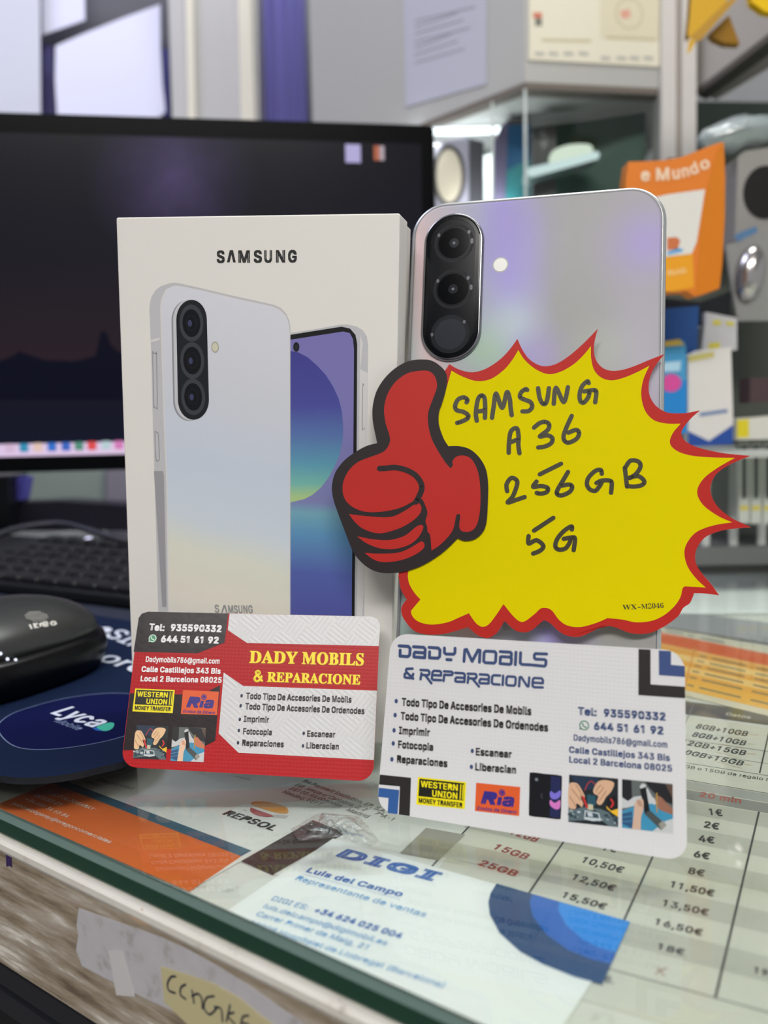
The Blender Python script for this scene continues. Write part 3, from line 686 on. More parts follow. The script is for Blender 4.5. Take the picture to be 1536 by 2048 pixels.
# ------------------------------------------------------------------ the counter
E0, E1 = at_z(0, 1622, 0), at_z(805, 1984, 0)
ED = (E1 - E0).normalized()
NB = Vector((-ED.y, ED.x, 0))
if NB.y < 0:
    NB = -NB
d = ray(0, 1667)
TG = -(CAM + d * ((E0 - CAM).dot(NB) / d.dot(NB))).z          # glass thickness
TG = min(max(TG, 4.0), 9.0)
FR_TOP = Frame(E0, ED, NB)                                      # counter plan: u along the edge, v inwards, w up
FR_FRONT = Frame(E0 - NB * 1.5 + Vector((0, 0, -TG)), ED, Vector((0, 0, 1)))
ZC = -TG - 0.9                                                  # top of the white laminate under the glass
V_BOT = FR_FRONT.uv(0, 1924)[1]

wood = mat('weathered_wood', (128, 118, 106), 0.75)
v = mapping(wood, objcoord(wood), (14, 120, 120))
n1 = noise(wood, 1.6, 8, v, 0.65)
n2 = noise(wood, 60, 3)
L(wood, mixc(wood, math2(wood, 'MULTIPLY', n2, 0.25), ramp(wood, n1, [(0.34, (92, 76, 58)), (0.46, (146, 131, 110)), (0.56, (176, 165, 150)), (0.64, (226, 220, 210))]), (176, 168, 156)), bsdf(wood).inputs['Base Color'])
bump(wood, n1, 0.5, 0.0006)
lam = mat('white_laminate', (220, 220, 214), 0.5)
L(lam, ramp(lam, noise(lam, 140, 6, None, 0.75), [(0.30, (168, 166, 156)), (0.42, (218, 218, 211)), (1.0, (226, 226, 220))]), bsdf(lam).inputs['Base Color'])

ct = thing('shop_counter', 'white shop counter with weathered wood front under the sheet of glass', 'counter', FR_TOP)
b = MB()
b.box(-700, 1000, 0, 680, ZC - 14, ZC, lam)
b.build('counter_top', ct)
b = MB()
b.box(-700, 1000, -1.5, 16, V_BOT - TG + 0.0, ZC - 3.6, wood)
b.build('front_board', ct)
b = MB()
prof = [(-0.2, -TG - 0.05), (-1.6, -TG - 0.3), (-2.4, -TG - 1.2), (-2.4, -TG - 3.0), (-1.8, -TG - 4.2), (0, -TG - 4.6), (2, -TG - 4.6), (2, -TG - 0.05)]
mould = mat('white_moulding', (226, 222, 212), 0.45)
L(mould, ramp(mould, noise(mould, 90, 5, None, 0.7), [(0.28, (150, 140, 126)), (0.40, (222, 217, 206)), (1, (232, 229, 220))]), bsdf(mould).inputs['Base Color'])
b.loft([[(u, p[0], p[1]) for p in prof[::-1]] for u in (-700, 1000)], mould)
b.build('edge_moulding', ct)
b = MB()
b.box(-690, 990, 2.0, 660, -985, V_BOT - TG - 0.2, DARK)
for k in range(2):
    b.box(-690, 990, -1.0, 2.0, V_BOT - TG - 8 - 9 * k, V_BOT - TG - 1.5 - 9 * k, mat('black_rail', (38, 39, 44), 0.45))
b.build('cabinet_body', ct)

gl = thing('glass_sheet', 'thick clear glass sheet with dark green edge covering the counter', 'glass sheet', FR_TOP)
b = MB()
gedge = mat('green_glass_edge', (34, 66, 52), 0.3, 0, 0.3)
chamf = mat('glass_chamfer', (92, 110, 104), 0.2, 0, 0.5)  # bevel coloured grey to imitate internal reflection in the glass edge
Q = [(-690, 0), (990, 0), (990, 640), (-690, 640)]
b.flat(Q, 0, GLASS)
b.flat(Q, -TG, GLASS)
b.build('glass_pane', gl)
b = MB()
b.add([(-690, 0, -TG), (990, 0, -TG), (990, -0.8, -TG + 1.2), (-690, -0.8, -TG + 1.2), (990, -0.8, -1.9), (-690, -0.8, -1.9)],
      [(0, 1, 2, 3), (3, 2, 4, 5)], gedge)
b.add([(-690, -0.8, -1.9), (990, -0.8, -1.9), (990, 0.9, 0.02), (-690, 0.9, 0.02)], [(0, 1, 2, 3)], chamf)
b.add([(-690, 640, -TG), (990, 640, -TG), (990, 640, 0), (-690, 640, 0)], [(0, 3, 2, 1)], gedge)
b.build('polished_edge', gl)

# papers and notes stuck on the front board
c5 = crop(0, 1500, 2.0)
FF = FR_FRONT.shifted(w=0.15)
b = MB()
tornp = mat('lavender_paper', (190, 187, 190), 0.6)
L(tornp, ramp(tornp, noise(tornp, 120, 5, None, 0.7), [(0.3, (160, 154, 150)), (0.45, (188, 185, 188)), (1, (200, 198, 202))]), bsdf(tornp).inputs['Base Color'])
t = thing('torn_paper_sheet', 'torn pale lavender paper stuck on the wooden counter front', 'paper', FF)
b.prism([p[:2] for p in FF.pts(c5((318, 632), (420, 668), (640, 745), (760, 800), (900, 880), (1010, 950), (1110, 1020), (1300, 1150), (1250, 1240), (900, 1180), (690, 1040), (600, 1000), (460, 930), (330, 862), (306, 800), (316, 740), (308, 700)))], 0, 0.2, tornp)
b.build('paper', t)
t = thing('sticky_tape_strip', 'short clear glossy tape strip across the torn lavender paper', 'tape', FF.shifted(w=0.25))
b = MB()
b.prism([p[:2] for p in FF.pts(c5((438, 802), (492, 800), (545, 985), (470, 978)))], 0, 0.12, mat('tape_film', (206, 203, 202), 0.12))
b.build('tape', t)
t = thing('masking_tape_label', 'yellow masking tape label with pen writing on counter front', 'label', FF.shifted(w=0.4))
b = MB()
ytape = mat('masking_tape', (196, 186, 144), 0.6)
b.prism([p[:2] for p in FF.pts(c5((650, 862), (760, 895), (860, 930), (960, 985), (1040, 1050), (1120, 1110), (1110, 1160), (980, 1150), (760, 1096), (664, 1003)))], 0, 0.2, ytape)
b.build('tape', t)
b = MB()
pen = mat('pen_ink', (44, 46, 62), 0.5)
F2 = FF.shifted(w=0.4)
for P in (((702, 906), (684, 908), (670, 935), (676, 962), (700, 972)), ((742, 938), (724, 950), (722, 978), (742, 996)), ((768, 962), (776, 1012)), ((768, 985), (790, 975), (806, 992), (810, 1034)),
          ((856, 985), (826, 992), (816, 1030), (838, 1058), (866, 1034)), ((858, 1028), (884, 1036), (890, 1085)), ((920, 1020), (906, 1085)), ((936, 1050), (910, 1062), (940, 1096)),
          ((994, 1062), (970, 1070), (962, 1118)), ((966, 1090), (994, 1098))):
    line(b, F2, pen, c5(*P), 3.0, 0.26)
b.build('handwriting', t)
t = thing('wood_chip_patch', 'bare tan patch where the counter front veneer is chipped', 'veneer chip', FF.shifted(w=0.1))
b = MB()
b.prism([p[:2] for p in FF.pts(c5((488, 628), (525, 652), (570, 633), (592, 662), (634, 692), (620, 710), (560, 690), (505, 655)))], 0, 0.2, mat('bare_wood', (196, 160, 124), 0.8))
b.build('chip', t)
t = thing('pen_mark', 'purple pen mark at the left end of the counter front', 'pen mark', FF.shifted(w=0.1))
b = MB()
b.flat([p[:2] for p in FF.pts(c5((24, 394), (48, 402), (46, 440), (49, 470), (38, 462), (26, 466)))], 0, mat('purple_ink', (58, 42, 92), 0.6))
b.build('ink', t)

# ------------------------------------------------------------------ sheets under the glass
c6 = crop(440, 1560, 2.743)
c7 = crop(900, 1560, 2.4151)
c8 = crop(1250, 1240, 3.657)
A = 1.0787
PL_E, PL_V = Vector((math.sin(A), -math.cos(A), 0)), Vector((math.cos(A), math.sin(A), 0))


def level(k):
    return ZC + 0.12 * k


def ground(k, e=PL_E, v=PL_V, at=(1000, 1800)):
    return Frame(at_z(at[0], at[1], level(k)), e, v)


# price list ------------------------------------------------------
pf = ground(1)
plw = mat('list_white', (212, 211, 199), 0.5)
plg = mat('list_grey', (192, 191, 180), 0.5)
hdr = mat('list_header', (146, 146, 142), 0.5)
redp = mat('list_red', (176, 92, 80), 0.5)
redd = mat('list_dark_red', (150, 62, 58), 0.5)
ink = mat('list_ink', (58, 58, 60), 0.5)
t = thing('price_list', 'large grey and white price list with euro amounts under the glass', 'price list', pf)
lx = [pf.uv(*c7((565, 275)))[0], pf.uv(*c7((1000, 325)))[0], pf.uv(*c7((1490, 165)))[0]]
top, bot = pf.uv(*c8((700, 1290)))[1], pf.uv(*c7((1400, 1085)))[1]
cw = lx[2] - lx[1]
u0, u1 = lx[0] - 1.25 * cw, lx[2] + 2.3 * cw
b = MB()
b.prism([(u0 - 6, bot - 13), (u1, bot - 13), (u1, top + 75), (u0 - 6, top + 75)], -0.12, 0, plw)
b.build('paper', t)
b = MB()
base = [pf.uv(*c7(p))[1] for p in ((1250, 168), (1225, 228), (1200, 298), (1175, 370), (1147, 450), (1060, 515), (1023, 605), (985, 695), (998, 815), (990, 930))]
rowh = (base[0] - base[8]) / 8
ytop = pf.uv(*c8((1000, 1425)))[1]
for k in range(9):
    y1 = base[0] + rowh * 0.82 - k * rowh
    if k % 2 == 0:
        b.flat([(u0, y1 - rowh), (u1, y1 - rowh), (u1, y1), (u0, y1)], 0.03, plg)
y1 = base[0] + rowh * 0.9
b.flat([(u0, y1), (u1, y1), (u1, y1 + 7.5), (u0, y1 + 7.5)], 0.03, hdr)
b.flat([(u0, y1 + 8.2), (u1, y1 + 8.2), (u1, y1 + 15), (u0, y1 + 15)], 0.03, mat('list_header_pale', (172, 172, 168), 0.5))
b.flat([(u0, bot - 0.25), (u1, bot - 0.25), (u1, bot + 0.25), (u0, bot + 0.25)], 0.04, hdr)
b.build('row_bands', t)
b = MB()
for x in lx + [lx[2] + cw, lx[0] - 1.2 * cw]:
    b.flat([(x - 0.28, bot), (x + 0.28, bot), (x + 0.28, y1), (x - 0.28, y1)], 0.05, ink)
# upper table
ty = y1 + 15.5
b.flat([(u0, ty), (u1, ty), (u1, ty + 0.35), (u0, ty + 0.35)], 0.05, ink)
for p in ((700, 912), (700, 1000), (700, 1085)):
    y_ = pf.uv(*c8(p))[1]
    b.flat([(u0, y_ - 0.15), (u1, y_ - 0.15), (u1, y_ + 0.15), (u0, y_ + 0.15)], 0.05, ink)
ya, yb = pf.uv(*c8((800, 735)))[1], pf.uv(*c8((800, 640)))[1]
b.flat([(u0, ya), (u1, ya), (u1, yb), (u0, yb)], 0.05, mat('list_head_dark', (104, 102, 96), 0.5))
q = [pf.uv(*p) for p in c8((1050, 830), (985, 1120))]
b.stroke(q, 0.5, 0.05, ink, smooth=False)
q = [pf.uv(*p) for p in c8((500, 620), (440, 760))]
b.stroke(q, 0.4, 0.06, hdr, smooth=False)
b.build('ruled_lines', t)
b = MB()
for s_, A_, B_ in (('7€', (735, 338), (800, 350)), ('10,50€', (630, 395), (828, 449)), ('12,50€', (583, 478), (788, 537)), ('15,50€', (535, 564), (745, 626)),
                   ('1€', (1252, 168), (1318, 175)), ('2€', (1225, 228), (1298, 240)), ('4€', (1200, 296), (1277, 307)), ('6€', (1175, 370), (1252, 384)), ('8€', (1147, 450), (1226, 466)),
                   ('11,50€', (1060, 515), (1272, 563)), ('13,50€', (1023, 605), (1245, 656)), ('16,50€', (985, 695), (1215, 753)), ('18€', (998, 815), (1128, 848)), ('0.', (746, 975), (788, 984)),
                   ('19,50€', (1465, 930), (1670, 985))):
    write(b, pf, ink, s_, c7(A_), c7(B_), 12.5, 0.05, 0.03)
for s_, A_, B_ in (('8GB+10GB', (512, 790), (890, 850)), ('8GB+10GB', (484, 850), (875, 918)), ('12GB+15GB', (400, 905), (875, 990)), ('20GB+15GB', (380, 970), (855, 1066))):
    write(b, pf, ink, s_, c8(A_), c8(B_), 9.5, 0.05, 0.025)
write(b, pf, ink, '5GB o 15GB de regalo hasta', c8((400, 1075)), c8((1180, 1200)), 6, 0.05, 0.005)
write(b, pf, mat('list_pale_ink', (205, 204, 198), 0.5), 'Datos', c8((735, 695)), c8((915, 722)), 5.5, 0.06, 0.02)
b.build('black_lettering', t)
b = MB()
write(b, pf, redp, '20 min', c7((1203, 80)), c7((1405, 113)), 10, 0.05, 0.03)
for s_, A_, B_ in (('12GB', (285, 258), (412, 300)), ('15GB', (203, 330), (365, 384)), ('25GB', (133, 408), (312, 466))):
    write(b, pf, redd, s_, c7(A_), c7(B_), 12.5, 0.05, 0.03)
line(b, pf, redd, c7((992, 935), (1045, 907)), 2.4, 0.05)
line(b, pf, redd, c7((1000, 905), (1036, 946)), 2.4, 0.05)
orng = mat('list_orange', (206, 152, 92), 0.5)
for A_, B_ in (((700, 845), (890, 872)), ((690, 905), (875, 940)), ((660, 965), (850, 1010)), ((665, 1035), (855, 1085))):
    line(b, pf, orng, c8(A_, B_), 1.4, 0.05)
for A_, B_ in (((915, 838), (970, 842)), ((895, 905), (950, 910)), ((890, 975), (955, 982)), ((875, 1055), (930, 1062))):
    line(b, pf, orng, c8(A_, B_), 2.2, 0.05)
b.build('red_lettering', t)

# orange tariff sheet behind it -----------------------------------
c9 = crop(1250, 1200, 5.37)
of = ground(3, at=(1450, 1330))
t = thing('tariff_sheet', 'orange and yellow tariff sheet behind the price list under glass', 'price list', of)
Q4 = [of.uv(*p) for p in ((1300, 1247), (1700, 1326), (1660, 1462), (1290, 1372))]
mp = lambda s_, t_: tuple((Vector(Q4[0]) * (1 - s_) + Vector(Q4[1]) * s_) * (1 - t_) + (Vector(Q4[3]) * (1 - s_) + Vector(Q4[2]) * s_) * t_)
b = MB()
b.prism([mp(0, 0), mp(1, 0), mp(1, 1), mp(0, 1)], -0.12, 0, mat('tariff_cream', (222, 216, 196), 0.4))
b.build('paper', t)
b = MB()
cols = [(0.13, 0.33, (226, 112, 58)), (0.33, 0.36, (240, 196, 116)), (0.36, 0.44, (238, 178, 82)), (0.44, 0.53, (246, 212, 140)), (0.53, 0.61, (240, 182, 82)), (0.61, 0.70, (246, 214, 140)), (0.70, 0.79, (240, 184, 80)), (0.79, 0.93, (244, 190, 84))]
for a0, a1, c in cols:
    b.flat([mp(0, a0), mp(1, a0), mp(1, a1), mp(0, a1)], 0.03, mat('tariff_%d_%d_%d' % c, c, 0.4))
b.build('colour_bands', t)
b = MB()
gi = mat('tariff_ink', (150, 136, 100), 0.5)
for k, tt in enumerate((0.40, 0.49, 0.57, 0.66, 0.75, 0.86)):
    for s0, s1 in ((0.30 - 0.01 * k, 0.34 - 0.01 * k), (0.37 - 0.01 * k, 0.55), (0.60, 0.86)):
        b.flat([mp(s0, tt - 0.012), mp(s1, tt - 0.012), mp(s1, tt + 0.012), mp(s0, tt + 0.012)], 0.05, gi)
for s0, s1 in ((0.10, 0.20), (0.22, 0.26), (0.29, 0.42)):
    b.flat([mp(s0, 0.06), mp(s1, 0.06), mp(s1, 0.10), mp(s0, 0.10)], 0.05, mat('tariff_grey', (160, 160, 150), 0.5))
b.stroke([mp(0.27, 0.28), mp(0.235, 0.93)], 0.8, 0.05, mat('tariff_line', (222, 160, 84), 0.5), smooth=False)
b.build('blurred_print', t)
sfr = ground(5, at=(1450, 1262))
t = thing('grey_plastic_sleeve', 'grey plastic document sleeve lying behind the orange tariff sheet', 'document sleeve', sfr)
b = MB()
sl = mat('sleeve_grey', (146, 148, 150), 0.22)
Qs = [sfr.uv(*p) for p in ((1300, 1228), (1420, 1232), (1560, 1250), (1560, 1292), (1430, 1272), (1300, 1250))]
b.prism(Qs, 0, 0.6, sl)
b.build('sleeve', t)

# orange and white business card --------------------------------
re_ = (at_z(377, 1782, level(2)) - at_z(0, 1615, level(2))).normalized()
rf = Frame(at_z(377, 1782, level(2)), re_, Vector((0, 0, 1)).cross(re_))
t = thing('orange_business_card', 'orange and white business card lying under the glass at left', 'business card', rf)
b = MB()
cardw = mat('card_white', (226, 226, 220), 0.45)
org = mat('card_orange', (216, 112, 52), 0.45)
cR0 = [rf.uv(*p) for p in ((377, 1782), (667, 1635))]
hv = cR0[1][1] - cR0[0][1]
b.prism([(-85, 0), (0, 0), (0, 55), (-85, 55)], -0.12, 0, cardw)
b.build('card', t)
b = MB()
poly(b, rf, org, c5((0, 213), (205, 130), (965, 425), (758, 566), (0, 236)), 0.03)
poly(b, rf, mat('card_teal', (60, 98, 118), 0.45), c5((205, 130), (243, 116), (1006, 402), (965, 425)), 0.03)
b.build('colour_panels', t)
b = MB()
for s_, A_, B_ in (('PABLO ALZOGARAY', (176, 168), (368, 241)), ('DCS00123', (134, 184), (236, 223)), ('+34 689 34 65 84', (97, 199), (265, 270)), ('pabloalzogaray@oregoncomerciales', (46, 216), (436, 373))):
    write(b, rf, cardw, s_, c5(A_), c5(B_), 7, 0.06, 0.004)
b.build('white_lettering', t)
b = MB()
cg = mat('card_grey_ink', (128, 128, 126), 0.5)
write(b, rf, cg, 'Electricidad', c5((384, 122)), c5((522, 158)), 7, 0.05)
write(b, rf, cg, 'Gas', c5((336, 130)), c5((384, 142)), 7, 0.05)
write(b, rf, cg, '.com', c5((935, 105)), c5((995, 122)), 5, 0.05)
write(b, rf, BLACK, 'REPSOL', c5((888, 256)), c5((1090, 323)), 12.5, 0.06, 0.035, slant=0.1)
b.build('dark_lettering', t)
b = MB()
poly(b, rf, mat('logo_amber', (222, 156, 72), 0.45), c5((1003, 214), (1020, 206), (1080, 209), (1140, 226), (1154, 244), (1146, 254), (1110, 252), (1060, 238), (1010, 222)), 0.05, True)
poly(b, rf, mat('logo_red', (176, 80, 84), 0.45), c5((1003, 230), (1030, 240), (1092, 262), (1072, 268), (1030, 262), (1004, 248)), 0.05, True)
poly(b, rf, mat('logo_grey', (196, 190, 184), 0.45), c5((1094, 258), (1156, 262), (1140, 274), (1088, 268)), 0.05)
dot(b, rf, mat('logo_grey', (196, 190, 184)), c5((978, 240)), 4, 0.05, 3)
b.build('emblem', t)

# grey-white card with dark band, half under the others -------------------
wf = ground(1.5, at=(650, 1640))
t = thing('payment_business_card', 'white business card with dark brown band between orange and blue-lettered cards', 'business card', wf)
b = MB()
poly(b, wf, cardw, ((430, 1590), (620, 1500), (960, 1620), (860, 1760), (548, 1750), (475, 1722)), -0.05)
b.build('card', t)
b = MB()
brown = mat('card_brown', (62, 56, 54), 0.45)
poly(b, wf, brown, c6((100, 440), (490, 212), (690, 290), (290, 520)), 0.03)
poly(b, wf, mat('card_reflection_grey', (160, 157, 146), 0.45), c6((985, 402), (1130, 262), (1345, 300), (1200, 442)), 0.03)  # grey patch paints in the glass reflection of logo and list header
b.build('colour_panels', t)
b = MB()
gi2 = mat('card_text_grey', (120, 120, 118), 0.5)
for s_, A_, B_ in (('Ria Payment Institution, EP, S.A.', (450, 8), (900, 178)), ('Edf. Amura c/ Cantabria, 2, 2', (408, 30), (790, 170)), ('28108 Alcobendas', (375, 50), (660, 148)), ('Madrid', (690, 168), (805, 207)), ('Nasdaq: EEFT', (338, 68), (548, 140)), ('7ºA-1', (845, 184), (940, 222))):
    write(b, wf, gi2, s_, c6(A_), c6(B_), 7.5, 0.05, 0.006)
b.build('grey_lettering', t)

# white card with blue lettering ------------------------------------------
de = (at_z(1260, 1843.6, level(3)) - at_z(666, 1676.7, level(3))).normalized()
df = Frame(at_z(666, 1676.7, level(3)), de, Vector((0, 0, 1)).cross(de))
t = thing('blue_lettered_business_card', 'white business card with blue lettering nearest the glass edge', 'business card', df)
wid = df.uv(1260, 1843.6)[0]
b = MB()
inn = FR_TOP
Qd = [(0, 0), (wid, 0), (wid - 1.5, -62), (-1.5, -62)]
# clip by the counter edge: keep the part at least 0.4 mm inside
def inside(p):
    P = df.o + df.e * p[0] + df.v * p[1] - E0
    return P.dot(NB) - 0.6
clip = []
for i, p in enumerate(Qd):
    q = Qd[(i + 1) % 4]
    a_, b_ = inside(p), inside(q)
    if a_ >= 0:
        clip.append(p)
    if a_ * b_ < 0:
        f = a_ / (a_ - b_)
        clip.append((p[0] + (q[0] - p[0]) * f, p[1] + (q[1] - p[1]) * f))
b.prism(clip, -0.12, 0, mat('card_cool_white', (240, 242, 240), 0.45))
b.build('card', t)
b = MB()
poly(b, df, mat('card_navy', (44, 82, 128), 0.4), c7((225, 500), (196, 545), (185, 590), (192, 650), (240, 740), (340, 830), (450, 890), (600, 950), (735, 987), (870, 685)), 0.03)
poly(b, df, mat('card_mid_blue', (46, 112, 198), 0.4), c7((398, 551), (384, 590), (400, 660), (470, 750), (570, 820), (680, 865), (776, 888), (870, 685)), 0.06)
poly(b, df, mat('card_light_blue', (50, 150, 232), 0.4), c7((528, 589), (523, 630), (560, 700), (640, 770), (720, 810), (802, 832), (870, 685)), 0.09)
b.build('blue_arcs', t)
b = MB()
ib, il = mat('card_ink_blue', (60, 112, 186), 0.45), mat('card_ink_light', (108, 166, 218), 0.45)
write(b, df, ib, 'DIGI', c6((634, 414)), c6((1165, 552)), 18, 0.06, 0.045, track=0.03, byk=0.9, slant=0.12)
write(b, df, ib, 'Luis del Campo', c6((470, 503)), c6((992, 640)), 10.5, 0.06, 0.03)
write(b, df, ib, '+34 624 025 004', c6((510, 722)), c6((988, 870)), 11.5, 0.06, 0.03)
line(b, df, il, c6((455, 515), (985, 652)), 0.7, 0.06)
for s_, A_, B_ in (('Representante de ventas', (410, 546), (1122, 752)), ('DIGI ES:', (278, 658), (470, 712)), ('luis.delcampo@digimobil.es', (233, 699), (908, 908)), ('Carrer Primer de Maig, 21', (193, 742), (800, 930)), ('08908 Hospitalet de Llobregat (Barcelona)', (148, 790), (1222, 1140))):
    write(b, df, il, s_, c6(A_), c6(B_), 10.5, 0.06, 0.004)
b.build('blue_lettering', t)

# crumpled clear wrapper on the glass
t = thing('crumpled_clear_wrapper', 'crumpled clear plastic wrapper on the glass in front of red card', 'plastic wrapper', Frame(at_z(690, 1640, 0.2), Vector((1, 0, 0)), Vector((0, 1, 0))))
wfm = Frame(at_z(690, 1640, 0.2), Vector((1, 0, 0)), Vector((0, 1, 0)))
b = MB()
pq = [Vector(wfm.uv(*p)) for p in c6((385, 270), (560, 185), (760, 200), (880, 340), (820, 370), (640, 320), (430, 335))]
ctr = sum(pq, Vector((0, 0))) / len(pq)
rings = []
ns = 28
for r in range(6):
    f = r / 5
    ringp = []
    for k in range(ns):
        g = k / ns * len(pq)
        i, fr_ = int(g), g - int(g)
        P = pq[i] * (1 - fr_) + pq[(i + 1) % len(pq)] * fr_
        P = ctr + (P - ctr) * f
        ringp.append((P.x, P.y, 0.1 + (random.random() ** 2) * 3.0 * (1 - f * 0.8)))
    rings.append(ringp)
b.loft(rings[1:], glassy('wrapper_film', (244, 246, 246), 1.5, 0.06, 500, 1.5), cap0=True, cap1=False)
b.build('wrapper', t)

# ------------------------------------------------------------------ mouse pad, mouse, keyboard
mz = 2.4
mf = Frame(at_z(120, 1450, mz), Vector((1, 0, 0)), Vector((0, 1, 0)))
t = thing('mouse_pad', 'dark blue printed mouse pad under the black mouse', 'mouse pad', mf)
padm = mat('pad_navy', (11, 26, 54), 0.8, 0, 0.12)
b = MB()
padpts = [p[:2] for p in mf.pts(((-260, 1475), (-120, 1528), (0, 1551), (60, 1555), (130, 1549), (200, 1534), (258, 1517), (300, 1480), (322, 1400), (318, 1310), (296, 1254), (250, 1240), (165, 1227), (60, 1214), (-60, 1205), (-300, 1210), (-360, 1330)))]
b.prism(spline(padpts, True, 4), -mz + 0.05, 0, padm, mat('pad_rubber', (24, 27, 34), 0.7))
b.build('pad', t)
b = MB()
elp = spline([p[:2] for p in mf.pts(((-4, 1452), (20, 1430), (60, 1415), (120, 1399), (185, 1389), (247, 1387), (300, 1396), (318, 1425), (290, 1455), (247, 1473), (180, 1489), (100, 1499), (40, 1496), (8, 1478)))], True, 5)
b.flat(elp, 0.04, mat('pad_royal', (3, 10, 58), 0.75, 0, 0.1))
b.stroke(elp, 0.35, 0.08, mat('pad_pale', (122, 138, 170), 0.5), True, False)
b.build('printed_ellipse', t)
cp = crop(0, 900, 2.925)
cq = crop(0, 1180, 5.908)
b = MB()
lw = mat('pad_white', (206, 212, 226), 0.5)
# first word, slanted letters drawn as strokes
cl = crop(0, 1380, 3.808)
slanted(b, mf, lw, 'Lyca', cl((384, 176)), cl((706, 284)), cl((545, 126)), 0.09, 0.022)
slanted(b, mf, mat('pad_pale', (122, 138, 170)), 'Mobile', cl((408, 240)), cl((590, 306)), cl((470, 222)), 0.09)
slanted(b, mf, lw, 'eSIM', cq((1090, 482)), cq((1690, 728)), cq((1290, 408)), 0.09, 0.012)
slanted(b, mf, lw, 'ore', cq((1140, 818)), cq((1640, 990)), cq((1350, 740)), 0.09, 0.012)
b.build('white_lettering', t)
b = MB()
poly(b, mf, mat('leaf_green', (64, 176, 150), 0.5), cp((565, 1622), (600, 1606), (640, 1594), (668, 1600), (655, 1630), (610, 1644)), 0.09, True)
poly(b, mf, mat('leaf_blue', (30, 90, 170), 0.5), cp((565, 1622), (540, 1626), (560, 1640), (610, 1644), (590, 1632)), 0.085)
b.build('leaf_emblem', t)

# the mouse ------------------------------------------------------
Pm = at_z(30, 1392, mz)
mang = math.radians(62)
ma = Vector((math.cos(mang), math.sin(mang), 0))
mfr = Frame(Pm + Vector((-15.5, 20, 0)), ma, Vector((0, 0, 1)).cross(ma))
t = thing('computer_mouse', 'glossy black computer mouse with grey top on the blue pad', 'mouse', mfr)
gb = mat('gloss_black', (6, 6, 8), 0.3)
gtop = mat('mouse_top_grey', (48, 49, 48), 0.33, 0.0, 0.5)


def sup(a_, b_, z, n=40, ex=2.5, dx=0):
    out = []
    for k in range(n):
        q = 2 * math.pi * k / n
        c, s_ = math.cos(q), math.sin(q)
        out.append((dx + a_ * math.copysign(abs(c) ** (2 / ex), c), b_ * math.copysign(abs(s_) ** (2 / ex), s_), z))
    return out


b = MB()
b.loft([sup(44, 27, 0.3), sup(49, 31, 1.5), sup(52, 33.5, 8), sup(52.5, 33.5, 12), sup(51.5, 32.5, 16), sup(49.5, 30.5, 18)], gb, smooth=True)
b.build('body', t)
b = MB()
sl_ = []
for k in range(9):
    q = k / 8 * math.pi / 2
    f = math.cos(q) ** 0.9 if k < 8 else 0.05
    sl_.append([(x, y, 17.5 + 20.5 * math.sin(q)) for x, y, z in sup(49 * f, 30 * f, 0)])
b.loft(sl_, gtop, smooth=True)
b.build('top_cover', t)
# logo dots and name follow the top cover


def topz(x, y):
    # height of the cover above local x,y
    r = (abs(x / 49) ** 2.5 + abs(y / 30) ** 2.5) ** (1 / 2.5)
    q = math.acos(min(1, r ** (1 / 0.9)))
    return 17.5 + 20.5 * math.sin(q)


def on_mouse(px, py):
    d_ = ray(px, py)
    for k in range(6000):
        l = CAM + d_ * (250 + k * 0.04) - mfr.o
        x, y, z = l.dot(mfr.e), l.dot(mfr.v), l.dot(mfr.n)
        if z < 0:
            return None
        if z < 17.5:
            if (abs(x / 51.5) ** 2.5 + abs(y / 32.6) ** 2.5) < 1:
                return x, y, z
        elif (abs(x / 49) ** 2.5 + abs(y / 30) ** 2.5) < 1 and z < topz(x, y):
            return x, y, z + 0.15
    return None


pale = mat('mouse_print', (216, 214, 206), 0.5)
b = MB()
for i in range(9):
    for j in range(7):
        X, Y = (i - 4) / 4.4, (j - 3) / 3.4
        if X * X + Y * Y > 1.02:
            continue
        px, py = 73 + X * 22 + Y * 5, 1233.5 + Y * 10 - X * 1.0
        hit = on_mouse(px, py)
        if not hit:
            continue
        u, v_, z = hit
        r = 0.55
        b.loft([[(u + r * math.cos(a_), v_ + r * math.sin(a_), z + 0.02) for a_ in [2 * math.pi * k / 8 for k in range(8)]]], pale, cap0=False)
b.build('dot_emblem', t)
b = MB()
for P in (((350, 415), (378, 468)), ((400, 400), (420, 460)), ((440, 400), (410, 430), (455, 450)), ((470, 400), (484, 440)), ((474, 412), (500, 395)),
          ((520, 420), (560, 405), (545, 385), (515, 395), (512, 425), (535, 435), (568, 425)), ((600, 400), (620, 380), (650, 385), (655, 410), (620, 420), (600, 400)), ((645, 378), (668, 412))):
    pts = [Vector(h) for h in (on_mouse(*p) for p in spline(cq(*P), False, 4)) if h]
    b.tube(pts, 0.45, pale, 5)
b.build('white_lettering', t)
b = MB()
for px, py in ((1, 1308), (15, 1319), (31, 1320)):  # three small glowing white dots on the mouse
    best = on_mouse(px, py)
    if best:
        rr = 0.75
        b.loft([[(best[0] + rr * math.cos(q) * math.cos(ph), best[1] + rr * math.sin(q) * math.cos(ph), best[2] + rr * math.sin(ph)) for q in [2 * math.pi * k / 10 for k in range(10)]] for ph in (-1.3, -0.7, 0, 0.7, 1.3)], glow('side_dot_glow', (235, 240, 255), 1.2) if 'side_dot_glow' not in MATS else MATS['side_dot_glow'], smooth=True)
if b.v:
    b.build('side_dots', t)

